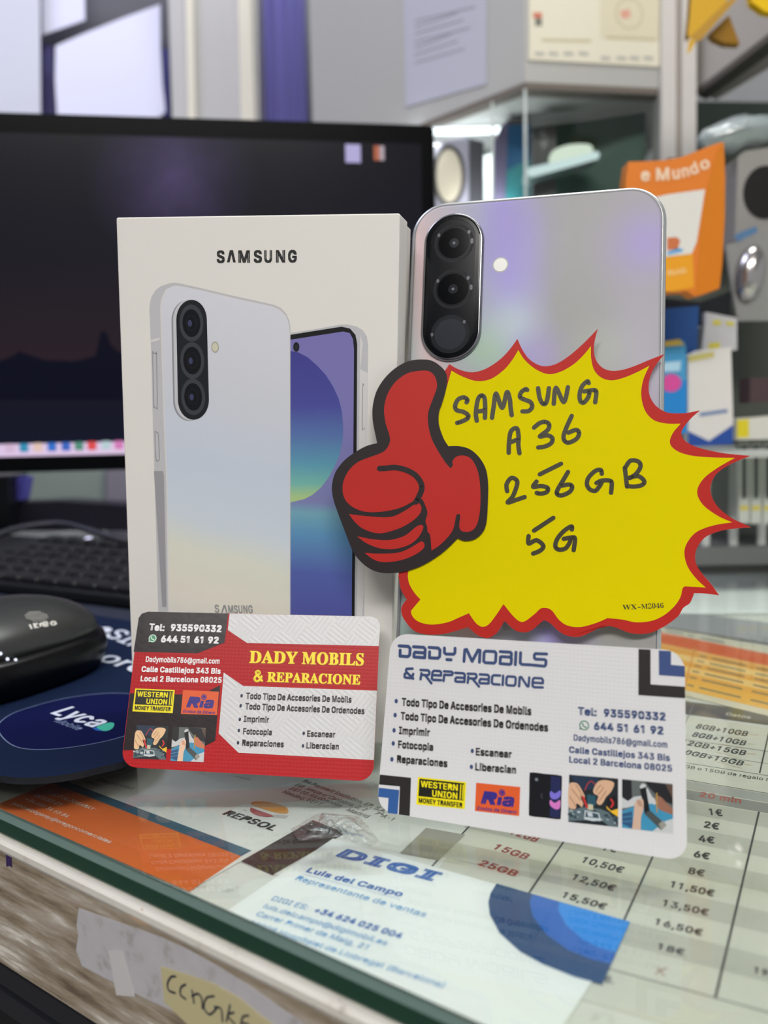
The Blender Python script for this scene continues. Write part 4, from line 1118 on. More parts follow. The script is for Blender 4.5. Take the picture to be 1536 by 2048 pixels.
# desk mat and keyboard ------------------------------------------
kz = 14
K0, K1 = at_z(0, 1150, kz), at_z(256, 1177, kz)
ke = (K1 - K0).normalized()
kv = Vector((-ke.y, ke.x, 0)) + Vector((0, 0, 0.10))
kf = Frame(K0, ke, kv)
dm = Frame(Vector((K0.x, K0.y, 0)), ke, Vector((-ke.y, ke.x, 0)))
t = thing('desk_mat', 'dark slate desk mat under the black keyboard', 'desk mat', dm)
b = MB()
b.prism(rrect(-320, 215, -48, 172, 10), 0.05, 1.6, mat('mat_slate', (38, 42, 58), 0.75))
b.build('mat', t)
t = thing('keyboard', 'black computer keyboard behind the mouse, below the monitor', 'keyboard', kf)
kbm = mat('key_black', (19, 19, 23), 0.45)
b = MB()
b.box(-300, 196, -6, 118, -11, -3.5, mat('keyboard_case', (20, 21, 25), 0.4), 2.0)
b.build('case', t)
kx = MB()
kx.loft([[(p[0], p[1], z) for p in rrect(-w_, w_, -w_, w_, 1.5, 2)] for w_, z in ((8.2, -3.5), (8.0, -1.0), (6.9, 0.3))], kbm)
key0 = kx.build('key', t)
first = True
for r in range(6):
    for c in range(26):
        u = -292 + c * 19 + (r % 3) * 4
        vv = 7 + r * 19 + (4 if r == 5 else 0)
        if u > 188 or u < -75:
            continue
        if first:
            k = key0
            first = False
        else:
            k = key0.copy()
            COL.objects.link(k)
        k.location = (u * S, vv * S, 0)
b = MB()
b.disc(kf.uv(177, 1076, 0.5), 3.2, 3.2, 0.6, glow('white_dot_glow', (225, 225, 255), 2.2))  # small glowing white dot on the keyboard
b.build('white_dot', t)
# cable
t = thing('black_cable', 'thin black cable arching behind the keyboard', 'cable', (0, 0, 0))
b = MB()
pts = []
for px, py, y, dz in ((-60, 1100, 640, 0), (6, 1066, 655, 0), (60, 1052, 665, 0), (119, 1047, 670, 0), (170, 1058, 660, 0), (235, 1078, 650, 0), (300, 1085, 655, 0)):
    pts.append(tuple(at_y(px, py, y)))
sp = []
px_ = spline([(p[0], p[1]) for p in pts], False, 4)
pz_ = spline([(p[0], p[2]) for p in pts], False, 4)
for a_, c_ in zip(px_, pz_):
    sp.append((a_[0], a_[1], c_[1]))
b.tube(sp, 2.4, mat('cable_black', (44, 44, 54), 0.35))
b.build('cord', t)

# ------------------------------------------------------------------ the monitor
P = at_y(868, 250, 780)
psi = 0.147
mo = Frame(P, Vector((math.cos(psi), math.sin(psi), 0)), Vector((0, 0, 1)))
vb = mo.uv(120, 943)[1]
sx1 = mo.uv(846, 500)[0]
sy1 = mo.uv(400, 276)[1]
sy0 = mo.uv(120, 911)[1]
MW = 520
t = thing('computer_monitor', 'wide black computer monitor showing a dark night sky wallpaper', 'monitor', mo)
bez = mat('bezel_black', (5, 6, 8), 0.35, 0, 0.05)
b = MB()
b.loft([[(p[0], p[1], z) for p in rrect(-MW + i, -i, vb + i, -i, 5, 4)] for i, z in ((8, -34), (2, -22), (0, -18), (0, -0.8), (0.8, 0))], bez)
b.build('bezel', t)
scr = bpy.data.materials.new('screen_wallpaper')
scr.use_nodes = True
oc = objcoord(scr)
sep = N(scr, 'ShaderNodeSeparateXYZ')
L(scr, oc, sep.inputs[0])
hh = (sy1 - sy0) * S
vv = math2(scr, 'DIVIDE', math2(scr, 'SUBTRACT', sep.outputs[1], sy0 * S), hh)
sky = ramp(scr, vv, [(0.0, (20, 26, 56)), (0.20, (20, 22, 44)), (0.27, (62, 42, 54)), (0.40, (52, 38, 50)), (0.62, (36, 32, 46)), (1.0, (27, 28, 38))])
cu, cv = mo.uv(345, 350)
dx_ = math2(scr, 'DIVIDE', math2(scr, 'SUBTRACT', sep.outputs[0], cu * S), 0.075)
dy_ = math2(scr, 'DIVIDE', math2(scr, 'SUBTRACT', sep.outputs[1], cv * S), 0.085)
rr_ = math2(scr, 'SQRT', math2(scr, 'ADD', math2(scr, 'POWER', dx_, 2), math2(scr, 'POWER', dy_, 2)))
neb = math2(scr, 'POWER', math2(scr, 'SUBTRACT', 1.0, rr_, True), 1.6)
neb = math2(scr, 'MULTIPLY', neb, math2(scr, 'MULTIPLY', noise(scr, 16, 4, oc), 1.9), True)
colr = mixc(scr, neb, sky, (104, 90, 140))
bb = bsdf(scr)
bb.inputs['Base Color'].default_value = (0.005, 0.005, 0.006, 1)
bb.inputs['Roughness'].default_value = 0.25
L(scr, colr, bb.inputs['Emission Color'])
bb.inputs['Emission Strength'].default_value = 0.42
bb.inputs['Specular IOR Level'].default_value = 0.08
b = MB()
b.flat([(-MW + 12, sy0), (sx1, sy0), (sx1, sy1), (-MW + 12, sy1)], 0.05, scr)
b.build('screen', t)
b = MB()
tree = glow('screen_mountains', (17, 19, 42), 0.5)
poly(b, mo, tree, ((-380, 800), (-380, 700), (-300, 716), (-210, 690), (-130, 712), (-60, 722), (0, 721), (25, 712), (38, 702), (60, 710), (90, 720), (150, 722), (190, 712), (196, 690), (200, 668), (207, 660), (215, 670), (222, 690), (240, 705), (300, 700), (420, 722), (520, 706), (620, 724), (720, 712), (844, 726), (844, 800)), 0.09)
b.build('wallpaper_mountains', t)
b = MB()
b.flat([(-MW + 12, sy0), (sx1, sy0), (sx1, mo.uv(120, 886)[1]), (-MW + 12, mo.uv(120, 886)[1])], 0.12, glow('taskbar_lilac', (232, 208, 240), 0.9))
for x, c in ((20, (220, 190, 220)), (48, (60, 150, 190)), (76, (236, 205, 190)), (104, (60, 120, 210)), (132, (70, 110, 200)), (158, (90, 150, 130)), (184, (230, 84, 84)), (212, (190, 215, 220)), (238, (220, 130, 190))):
    q = mo.uv(x, 897 - x * 0.03, 0.12)
    b.flat(rrect(q[0] - 3.6, q[0] + 3.6, q[1] - 3.6, q[1] + 3.6, 1.2), 0.16, glow('icon_%d_%d_%d' % c, c, 0.9))
b.build('taskbar', t)
b = MB()
q = mo.uv(706, 307, 0.1)
b.flat([(q[0] - 6.5, q[1] - 7.5), (q[0] + 6.5, q[1] - 7.5), (q[0] + 6.5, q[1] + 7.5), (q[0] - 6.5, q[1] + 7.5)], 0.12, glow('icon_lilac', (196, 188, 236), 0.8))
q = mo.uv(757, 306, 0.1)
b.flat([(q[0] - 4, q[1] - 6), (q[0] + 5, q[1] - 6), (q[0] + 5, q[1] + 6), (q[0] - 4, q[1] + 6)], 0.12, glow('icon_pale', (206, 190, 200), 0.7))
b.flat([(q[0] - 4, q[1] - 6), (q[0] + 1, q[1] - 6), (q[0] + 1, q[1] + 6), (q[0] - 4, q[1] + 6)], 0.14, glow('icon_orange', (206, 120, 90), 0.7))
b.build('desktop_icons', t)
b = MB()
zb = -P.z
b.prism(rrect(-205, -150, zb + 8, -60, 8), -46, -34.2, DARK)
b.build('stand_neck', t)
b = MB()
b.box(-270, -85, zb + 0.3, zb + 9, -90, -6, DARK, 2.5)
b.build('stand_foot', t)

# ------------------------------------------------------------------ the white phone box


def posed(x, y, z, yaw, lean, roll):
    e = Vector((math.cos(yaw), math.sin(yaw), 0))
    n = Vector((-math.sin(yaw), math.cos(yaw), 0))
    v = Vector((0, 0, math.cos(lean))) + n * math.sin(lean)
    return Frame((x, y, z), math.cos(roll) * e + math.sin(roll) * v, -math.sin(roll) * e + math.cos(roll) * v)


bf0 = posed(-95.81, 318.88, 1.606, -0.185, -0.0625, -0.0482)
bf = bf0.shifted(v=3.9)
BH = 185 - 3.9
ca = crop(280, 550, 4.8)
cb = crop(400, 400, 3.072)
t = thing('phone_box', 'tall white phone box printed with two phones, standing behind red card', 'box', bf)
boxm = mat('box_card', (234, 230, 224), 0.5)
b = MB()
b.loft([[(p[0], p[1], z) for p in rrect(i, 98 - i, i, BH - i, 0.6, 3)] for i, z in ((0.4, -15.5), (0, -15.2), (0, -0.4), (0.15, -0.1), (0.4, 0))], boxm)
b.build('lid', t)
b = MB()
b.loft([[(p[0], p[1], z) for p in rrect(0.7, 97.3, 0.7, BH - 0.7, 0.6, 3)] for z in (-27.5, -15.6)], mat('box_inner', (220, 216, 208), 0.55))
b.build('base_tray', t)
b = MB()
lg = mat('logo_charcoal', (52, 51, 52), 0.45)
for ch, x0, x1 in (('S', 103, 152), ('M', 236, 307), ('S', 330, 381), ('U', 395, 443), ('N', 467, 523), ('G', 541, 595)):
    write(b, bf, lg, ch, cb((x0, 384 - (x0 - 103) * 0.006)), cb((x1, 384 - (x1 - 103) * 0.006)), 23, 0.06, 0.038)
for x0, x1 in ((165, 220),):
    poly(b, bf, lg, cb((165, 383), (183, 308), (203, 308), (220, 383), (203, 383), (193, 335), (182, 383)), 0.06)
b.build('brand_lettering', t)
# printed phone seen from the back
art = mat('art_back', (196, 198, 206), 0.42)
oc = objcoord(art)
sep = N(art, 'ShaderNodeSeparateXYZ')
L(art, oc, sep.inputs[0])
f = math2(art, 'ADD', math2(art, 'DIVIDE', sep.outputs[1], BH * S), math2(art, 'MULTIPLY', sep.outputs[0], 1.2))
f2 = math2(art, 'ADD', f, math2(art, 'MULTIPLY', math2(art, 'SUBTRACT', noise(art, 14, 2, oc), 0.5), 0.12))
L(art, ramp(art, f2, [(0.20, (222, 222, 222)), (0.31, (232, 226, 212)), (0.40, (228, 228, 212)), (0.47, (212, 221, 230)), (0.58, (206, 215, 230)), (0.72, (214, 216, 224)), (0.92, (222, 222, 231))]), bsdf(art).inputs['Base Color'])
frm = mat('art_frame', (198, 197, 200), 0.42)
frl = mat('art_frame_light', (222, 219, 218), 0.42)
b = MB()
left = [(90, 320), (97, 260), (112, 205), (155, 140), (200, 108), (245, 92), (300, 76), (345, 74), (400, 84), (600, 130), (900, 201), (1180, 262), (1285, 286), (1350, 315), (1405, 372), (1438, 450), (1448, 560)]
P0 = [p for p in ca(*left)] + [(582.5, 800), (582.8, 1000), (583, 1330), (322, 1330), (316.5, 1221), (309.5, 968), (306, 860), (302, 696)]
poly(b, bf, frm, P0, 0.03)
plate = [(205, 320), (212, 262), (225, 215), (262, 140), (322, 108), (385, 112), (600, 156), (900, 228), (1180, 288), (1272, 308), (1340, 342), (1398, 400), (1425, 480), (1432, 560)]
P1 = list(ca(*plate)) + [(578.5, 800), (579, 1330), (341, 1330), (338.5, 1221), (335, 968), (330.5, 860), (325, 696)]
poly(b, bf, frl, [(x - 2.6 if x < 345 else x + 1.2, y - 1.3) for x, y in P1], 0.05)
poly(b, bf, art, P1, 0.07)
b.flat([p[:2] for p in bf.pts(ca((98, 622), (190, 600), (190, 625), (100, 648)))], 0.08, frl)
poly(b, bf, mat('art_frame_dark', (160, 159, 163), 0.42), cb((-284, 1665), (-228, 1665), (-222, 1690), (-205, 2500), (-232, 2500), (-282, 1690)), 0.05)
for P in (((122, 770), (130, 752), (152, 756), (158, 780), (166, 1240), (156, 1276), (136, 1262), (132, 1230)),):
    line(b, bf, mat('art_line', (120, 119, 122), 0.5), ca(*P), 0.9, 0.09, True, True)
c3 = crop(0, 400, 3.0)
line(b, bf, MATS['art_line'], c3((930, 1400), (940, 1396), (950, 1410), (956, 1545), (948, 1562), (936, 1552)), 0.9, 0.09, True, True)
b.build('printed_phone_back', t)
b = MB()


def pill(dx, dy, grow=0):
    out = []
    for k in range(17):
        a_ = math.pi * k / 16
        out.append((495 - math.cos(a_) * (147 + grow), 430 - math.sin(a_) * (192 + grow)))
    for k in range(17):
        a_ = math.pi * k / 16
        out.append((513 + math.cos(a_) * (149 + grow), 1200 + math.sin(a_) * (190 + grow)))
    return [(x + dx, y + dy) for x, y in out]


poly(b, bf, mat('art_shadow_print', (150, 151, 158), 0.45), ca(*pill(-42, 8, 4)), 0.08)
poly(b, bf, mat('art_silver', (206, 206, 210), 0.35), ca(*pill(-26, 2, 4)), 0.10)
poly(b, bf, mat('art_black', (36, 38, 42), 0.4), ca(*pill(0, 0)), 0.12)
for x, y in ((495, 462), (503, 822), (512, 1170)):
    c = ca((x, y))
    q = bf.uv(*c)
    k = bf.mm(*c) / 4.8
    b.disc(q, 115 * k, 165 * k, 0.14, mat('art_ring', (66, 68, 74), 0.4))
    b.disc(q, 86 * k, 124 * k, 0.16, mat('art_lens', (24, 25, 29), 0.35))
    b.ring(q, 50 * k, 70 * k, 4 * k, 0.18, mat('art_ring2', (44, 46, 54), 0.4))
    q2 = bf.uv(*ca((x - 14, y + 2)))
    b.disc(q2, 20 * k, 30 * k, 0.2, mat('art_glint', (66, 70, 100), 0.4))
c = ca((722, 693))
q = bf.uv(*c)
k = bf.mm(*c) / 4.8
b.disc(q, 36 * k, 50 * k, 0.12, mat('art_flash_rim', (170, 166, 150), 0.4))
b.disc(q, 28 * k, 40 * k, 0.14, mat('art_flash', (216, 212, 190), 0.4))
b.build('printed_camera', t)
# printed phone seen from the front
b = MB()
poly(b, bf, frm, cb((560, 816), (700, 795), (860, 766), (900, 764), (960, 776), (1000, 800), (1025, 838), (1033, 890), (1026, 1500), (1010, 2400), (1005, 2860), (560, 2860)), 0.02)
poly(b, bf, frl, cb((985, 830), (1000, 880), (985, 1040), (1030, 1062), (1026, 1500), (1008, 2400), (975, 2860), (960, 2860)), 0.025)
poly(b, bf, BLACK, cb((556, 828), (700, 805), (870, 778), (922, 790), (955, 828), (966, 885), (962, 1550), (952, 2300), (948, 2860), (556, 2860)), 0.035)
scrn = mat('art_screen', (118, 112, 176), 0.4)
oc = objcoord(scrn)
sep = N(scrn, 'ShaderNodeSeparateXYZ')
L(scrn, oc, sep.inputs[0])
v_top, v_ring = bf.uv(640, 670)[1], bf.uv(640, 1005)[1]
f = math2(scrn, 'DIVIDE', math2(scrn, 'SUBTRACT', v_top * S, sep.outputs[1]), (v_top - v_ring) * S)
L(scrn, ramp(scrn, math2(scrn, 'MULTIPLY', f, 0.5), [(0, (128, 122, 184)), (0.30, (132, 128, 186)), (0.50, (130, 134, 184)), (0.535, (120, 172, 190)), (0.60, (98, 150, 192)), (0.72, (88, 102, 172)), (1.0, (86, 80, 158))]), bsdf(scrn).inputs['Base Color'])
poly(b, bf, scrn, cb((556, 858), (700, 836), (880, 808), (921, 818), (940, 855), (946, 920), (942, 1560), (934, 2300), (930, 2860), (556, 2860)), 0.05)
orb = mat('art_orb', (90, 90, 160), 0.4)
oc = objcoord(orb)
sep = N(orb, 'ShaderNodeSeparateXYZ')
L(orb, oc, sep.inputs[0])
f = math2(orb, 'DIVIDE', math2(orb, 'SUBTRACT', v_top * S, sep.outputs[1]), (v_top - v_ring) * S)
f = math2(orb, 'ADD', f, math2(orb, 'MULTIPLY', math2(orb, 'SUBTRACT', noise(orb, 40, 2, oc), 0.5), 0.06))
L(orb, ramp(orb, f, [(0.1, (72, 70, 146)), (0.42, (80, 82, 160)), (0.60, (94, 122, 178)), (0.76, (98, 160, 186)), (0.88, (124, 190, 178)), (0.96, (176, 206, 142))]), bsdf(orb).inputs['Base Color'])
poly(b, bf, orb, cb((556, 928), (600, 935), (660, 965), (720, 1018), (775, 1078), (820, 1150), (852, 1220), (872, 1300), (880, 1395), (876, 1480), (855, 1570), (825, 1640), (790, 1705), (740, 1770), (690, 1812), (640, 1838), (556, 1858)), 0.07)
c = cb((592, 903))
k = bf.mm(*c) / 3.072
b.disc(bf.uv(*c), 19 * k, 28 * k, 0.09, BLACK)
b.disc(bf.uv(*cb((594, 903))), 9 * k, 13 * k, 0.11, mat('art_ring2', (44, 46, 54)))
line(b, bf, MATS['art_line'], cb((1008, 1140), (1004, 1135), (1000, 1150), (996, 1385), (1002, 1408), (1012, 1400)), 0.9, 0.09)
b.build('printed_phone_front', t)
b = MB()
pn = mat('art_name', (150, 150, 150), 0.45)
write(b, bf, pn, 'S', (430, 1225), (439, 1225), 15, 0.1, 0.03)
poly(b, bf, pn, ((442, 1226), (447, 1210), (451, 1210), (455, 1226), (452, 1226), (449, 1215), (445, 1226)), 0.1)
write(b, bf, pn, 'MSUNG', (457, 1226), (506, 1226), 15, 0.1, 0.03)
b.build('printed_name', t)

# ------------------------------------------------------------------ the silver phone
SP = 1.1
pfm = posed(1.157, 284.85, 15.92, -0.2796, 0.2013, -0.0077)
PW, PH = 78.2 * SP, 162.9 * SP
cP = crop(780, 350, 2.648)
t = thing('smartphone', 'silver smartphone with rainbow sheen seen from its camera side', 'phone', pfm)
b = MB()
fm = mat('phone_frame', (206, 207, 208), 0.3, 0.75)
b.loft([[(p[0], p[1], z) for p in rrect(i, PW - i, i, PH - i, 12.0 - i, 10)] for i, z in ((1.6, -8.3), (0.5, -8.0), (0, -7.0), (0, -1.4), (0.35, -0.55), (0.9, -0.12), (1.5, 0))], fm, smooth=True)
b.build('frame', t)
back = mat('phone_back', (206, 207, 208), 0.5, 0.0, 0.2)
oc = objcoord(back)
sep = N(back, 'ShaderNodeSeparateXYZ')
L(back, oc, sep.inputs[0])
U = math2(back, 'DIVIDE', sep.outputs[0], PW * S)
V = math2(back, 'DIVIDE', sep.outputs[1], PH * S)
nz = math2(back, 'MULTIPLY', math2(back, 'SUBTRACT', noise(back, 22, 2, oc), 0.5), 0.14)
# view-dependent rainbow sheen painted as fixed colour bands
def blob(cu_, cv_, ru, rv):
    a_ = math2(back, 'POWER', math2(back, 'DIVIDE', math2(back, 'SUBTRACT', math2(back, 'ADD', U, nz), cu_), ru), 2)
    c_ = math2(back, 'POWER', math2(back, 'DIVIDE', math2(back, 'SUBTRACT', V, cv_), rv), 2)
    s_ = math2(back, 'MULTIPLY', math2(back, 'ADD', a_, c_), -1.0)
    return math2(back, 'POWER', 2.718, s_)
sweep = math2(back, 'ADD', math2(back, 'ADD', U, nz), math2(back, 'MULTIPLY', math2(back, 'SUBTRACT', 1.0, V), -0.32))
colr = ramp(back, math2(back, 'ADD', sweep, 0.15), [(0.06, (176, 190, 188)), (0.16, (204, 178, 180)), (0.26, (172, 172, 182)), (0.40, (164, 168, 188)), (0.50, (158, 150, 210)), (0.58, (160, 157, 180)), (0.68, (152, 152, 149)), (1.0, (152, 150, 152))])
for (cu_, cv_, ru, rv, c, kf_) in ((0.40, 0.93, 0.14, 0.10, (151, 138, 200), 0.75), (0.42, 0.84, 0.12, 0.07, (158, 148, 210), 0.7), (0.93, 0.89, 0.12, 0.06, (155, 134, 210), 0.7), (0.33, 0.70, 0.10, 0.05, (162, 194, 163), 0.8), (0.42, 0.75, 0.10, 0.05, (186, 203, 203), 0.7), (0.55, 0.68, 0.10, 0.05, (165, 151, 206), 0.6), (0.80, 0.68, 0.16, 0.06, (177, 184, 169), 0.6), (0.10, 0.85, 0.08, 0.18, (198, 175, 175), 0.6), (0.93, 0.60, 0.12, 0.2, (179, 172, 194), 0.6), (0.6, 0.05, 0.2, 0.06, (151, 143, 194), 0.7), (0.05, 0.12, 0.1, 0.12, (162, 184, 179), 0.8)):
    colr = mixc(back, math2(back, 'MULTIPLY', blob(cu_, cv_, ru, rv), kf_), colr, c)
L(back, colr, bsdf(back).inputs['Base Color'])
bsdf(back).inputs['Coat Weight'].default_value = 0.25
bsdf(back).inputs['Coat Roughness'].default_value = 0.3
b = MB()
b.flat(rrect(1.25, PW - 1.25, 1.25, PH - 1.25, 10.8, 10), 0.03, mat('phone_seam', (120, 120, 122), 0.4))
b.loft([[(p[0], p[1], z) for p in rrect(i, PW - i, i, PH - i, 12.0 - i, 10)] for i, z in ((1.6, -0.2), (1.7, 0.06), (2.2, 0.2))], back)
b.build('back_glass', t)
# camera island
tc, bc = Vector(pfm.uv(906, 431)), Vector(pfm.uv(897.8, 722))
lc, rc_ = Vector(pfm.uv(848, 576.6)), Vector(pfm.uv(964.5, 565))
cx = (lc.x + rc_.x) / 2
hw = (rc_.x - lc.x) / 2
b = MB()
isl = lambda i, z: [(p[0], p[1], z) for p in rrect(cx - hw + i, cx + hw - i, bc.y + i, tc.y - i, hw - i - 0.01, 14)]
b.loft([isl(-0.3, 0.18), isl(-0.3, 0.9), isl(0.1, 1.5), isl(0.55, 1.6)], mat('island_rim', (150, 150, 154), 0.2, 0.9), smooth=True)
ig = mat('island_glass', (7, 9, 13), 0.1, 0, 0.2)
isle = b.build('camera_island', t)
b = MB()
b.loft([isl(0.5, 1.5), isl(0.6, 1.72), isl(1.1, 1.85)], ig)
b.loft([isl(2.2, 1.86), isl(2.3, 1.88)], mat('island_glass_inner', (9, 11, 16), 0.15, 0, 0.12))
b.build('cover_glass', isle)
for (px, py, r) in ((908, 486, 5.4), (906, 578, 5.4), (900, 668, 5.4)):
    q = pfm.uv(px, py, 1.9)
    b = MB()
    if py > 640:
        b.disc(q, r, r, 1.92, mat('lens_grey', (36, 39, 48), 0.3, 0, 0.1), 32)
        b.ring(q, r + 1.4, r + 1.4, 1.4, 1.91, mat('lens_dim_ring', (17, 20, 26), 0.3, 0, 0.1))
    else:
        b.disc(q, r, r, 1.92, mat('lens_black', (4, 5, 8), 0.1, 0, 0.12), 32)
        b.ring(q, r + 1.6, r + 1.6, 1.0, 1.91, mat('lens_dim_ring', (17, 20, 26), 0.3, 0, 0.1))
        b.disc(q, 1.7, 1.7, 1.94, mat('lens_core', (24, 26, 34), 0.1), 20)
        b.disc((q[0], q[1]), 0.5, 0.5, 1.96, mat('lens_glint', (90, 96, 110), 0.2), 12)
    for a_ in ((150, 35, 5, 0) if py < 640 else (40, 180)):
        a_ = math.radians(a_)
        w_ = r + 0.9
        b.flat(ell(q[0] + w_ * math.cos(a_), q[1] + w_ * math.sin(a_), 0.55, 0.7, 8), 1.95, mat('lens_mark', (92, 90, 100), 0.2))
    b.build('lens', isle)
q = pfm.uv(1001, 530)
b = MB()
b.disc(q, 2.7, 2.7, 0.24, mat('flash_rim', (176, 176, 172), 0.3), 28)
b.disc(q, 2.3, 2.3, 0.27, mat('flash_lens', (232, 232, 226), 0.3), 28)
b.build('flash', t)
b = MB()
write(b, pfm, mat('phone_name', (150, 150, 154), 0.3, 0.5), 'SAMSUNG', (1006, 1260), (1102, 1256), 15, 0.24, 0.03)
b.build('brand_lettering', t)
# small clear block the phone stands on
st = Frame((0, 0, 0), Vector((1, 0, 0)), Vector((0, 1, 0)))
base_c = pfm.o + pfm.e * (PW / 2)
t = thing('acrylic_phone_stand', 'small clear acrylic block under the silver phone behind white card', 'phone stand', Frame((base_c.x, base_c.y, 0.05), pfm.e, Vector((-pfm.e.y, pfm.e.x, 0))))
b = MB()
b.box(-30, 30, -6, 30, 0, 14.2, CLEAR, 1.0)
b.build('block', t)

# ------------------------------------------------------------------ the price tag
yaw = -0.12
te = Vector((1, -0.12, 0)).normalized()
tv = Vector((0, 0.2, 1))
T0 = Vector((4, 284.5, 100))
tf = Frame(T0, te, tv)
ct4 = crop(860, 640, 2.3273)
cbl = crop(780, 1120, 5.12)
cth = crop(640, 640, 3.3393)
csm = crop(880, 740, 4.5176)
cgb = crop(980, 900, 4.5176)
ccr = crop(1200, 780, 3.3036)
t = thing('price_tag', 'yellow and red starburst price tag with red thumbs-up sign and marker writing', 'price tag', tf)
redt = mat('tag_red', (182, 38, 32), 0.5, 0, 0.15)
yel = mat('tag_yellow', (219, 202, 0), 0.7, 0, 0.05)
blk = mat('tag_black', (42, 34, 36), 0.5, 0, 0.15)
edgew = mat('tag_edge', (222, 196, 190), 0.5)
outer = list(ct4((90, 205, 1), (130, 228), (190, 243), (250, 231), (310, 196), (360, 150), (407, 88, 1), (430, 138), (460, 180), (500, 207), (540, 215), (590, 203), (650, 165), (715, 108), (782, 40, 1), (768, 90), (763, 140), (772, 185), (800, 220), (840, 236), (890, 233), (950, 215), (1020, 186), (1092, 158, 1), (1055, 205), (1030, 250), (1018, 300), (1022, 350), (1045, 392), (1080, 420), (1120, 433), (1190, 433), (1258, 420, 1),
                 (1215, 458), (1185, 495), (1170, 525), (1178, 552), (1205, 575), (1260, 597), (1350, 617), (1430, 627), (1493, 632, 1), (1430, 657), (1375, 685), (1330, 720), (1308, 765), (1306, 800), (1320, 840), (1350, 880), (1410, 925)))
outer += [(1502.7, 1054.5, 1)] + list(ccr((900, 915), (800, 930), (700, 970), (645, 1035), (628, 1100), (640, 1160), (680, 1220), (740, 1290), (787, 1357, 1), (700, 1345), (622, 1342, 1), (608, 1380), (590, 1412), (550, 1440), (520, 1490), (460, 1540), (400, 1575), (330, 1605), (250, 1612), (180, 1600), (120, 1575), (62, 1560), (0, 1566)))
outer += list(ct4((810, 1421), (760, 1447), (700, 1473), (640, 1470), (595, 1445), (560, 1412), (530, 1397, 1))) + list(cbl((1500, 680), (1440, 725), (1370, 742), (1290, 725), (1230, 680), (1190, 640), (1170, 625, 1), (1140, 680), (1090, 750), (1020, 795), (960, 795), (890, 765), (830, 715), (798, 688, 1), (680, 725), (560, 755), (440, 765), (330, 755), (240, 720), (170, 645), (125, 570), (115, 500), (135, 450), (172, 405, 1), (125, 330), (100, 260), (92, 180), (92, 120)))
outer += list(ct4((-90, 900), (-60, 600), (20, 330)))
op = [tuple(p) for p in tf.pts(outer)]
b = MB()
b.prism(spline(op, True, 6), -0.5, 0, redt, edgew)
b.build('starburst_card', t)
inner = list(ct4((100, 236, 1), (150, 263), (215, 284), (280, 276), (340, 236), (380, 190), (411, 140, 1), (440, 185), (490, 228), (550, 252), (610, 240), (670, 205), (715, 163), (749, 122, 1), (750, 180), (765, 235), (800, 270), (850, 281), (910, 266), (970, 240), (1021, 213, 1), (992, 280), (983, 350), (1000, 420), (1040, 465), (1100, 482), (1166, 483, 1), (1128, 530), (1117, 575), (1150, 610), (1220, 632), (1320, 640), (1419, 642, 1), (1335, 690), (1270, 742), (1243, 800), (1270, 860), (1340, 912), (1406, 942, 1), (1320, 956), (1240, 987), (1195, 1040), (1184, 1090), (1200, 1150), (1240, 1205), (1283, 1245, 1), (1186, 1240, 1)))
inner += list(ccr((545, 1312), (530, 1370), (490, 1430), (420, 1490), (340, 1525), (240, 1535), (150, 1517), (50, 1507, 1))) + list(ct4((770, 1411), (700, 1429), (640, 1422), (600, 1395), (570, 1355), (545, 1341), (515, 1343), (485, 1370), (440, 1403), (412, 1400), (380, 1370), (342, 1322, 1), (310, 1370), (275, 1415), (245, 1428), (215, 1412), (181, 1365, 1)))
inner += list(cbl((700, 592), (600, 635), (480, 658), (390, 658), (300, 635), (240, 590), (215, 530), (240, 490), (312, 405, 1), (250, 335), (200, 250), (185, 180), (190, 105))) + list(ct4((-60, 900), (-30, 600), (50, 400)))
b = MB()
b.flat(spline(tf.pts(inner), True, 6), 0.04, yel)
b.build('yellow_panel', t)
th = [(700, 268), (620, 272), (550, 297), (480, 345), (420, 410), (375, 490), (353, 590), (355, 680), (370, 760), (384, 825, 1), (310, 845), (230, 890), (160, 945), (105, 1020), (82, 1110), (90, 1190), (115, 1270), (160, 1390), (220, 1540), (270, 1610), (340, 1665), (420, 1690), (520, 1688), (620, 1665), (720, 1620), (830, 1545), (920, 1458, 1), (965, 1475), (1030, 1465), (1085, 1420), (1112, 1350), (1122, 1200), (1122, 1080), (1105, 990), (1060, 915), (1000, 865), (930, 845), (858, 845, 1), (825, 790), (795, 700), (795, 620), (815, 560), (838, 480), (850, 400), (835, 345), (790, 300), (745, 275)]
b = MB()
b.prism(spline(tf.pts(cth(*th)), True, 5), 0.1, 0.75, blk, mat('tag_thumb_edge', (96, 92, 92), 0.5))
thumb = b.build('thumbs_up_sign', t)
b = MB()
main = [(692, 342), (600, 355), (530, 395), (480, 450), (445, 520), (430, 600), (440, 690), (465, 770), (468, 820), (440, 870), (400, 895), (330, 920), (250, 955), (190, 1015), (155, 1100), (165, 1190), (220, 1250), (310, 1283), (430, 1280), (540, 1255), (620, 1215), (665, 1195), (684, 1198, 1), (700, 1230), (719, 1288), (706, 1345), (717, 1380), (720, 1415), (737, 1440), (746, 1540, 1), (800, 1505), (860, 1445), (893, 1390), (910, 1310), (925, 1297), (937, 1310), (931, 1380), (950, 1412), (1000, 1414), (1042, 1380), (1065, 1300), (1072, 1200), (1068, 1090), (1050, 1000), (1010, 930), (960, 908), (912, 915), (886, 945), (887, 975), (872, 993, 1), (832, 945), (782, 865), (745, 790), (724, 700), (724, 620), (755, 530), (782, 450), (772, 390), (740, 352)]
b.flat(spline(tf.pts(cth(*main)), True, 5), 0.80, redt)
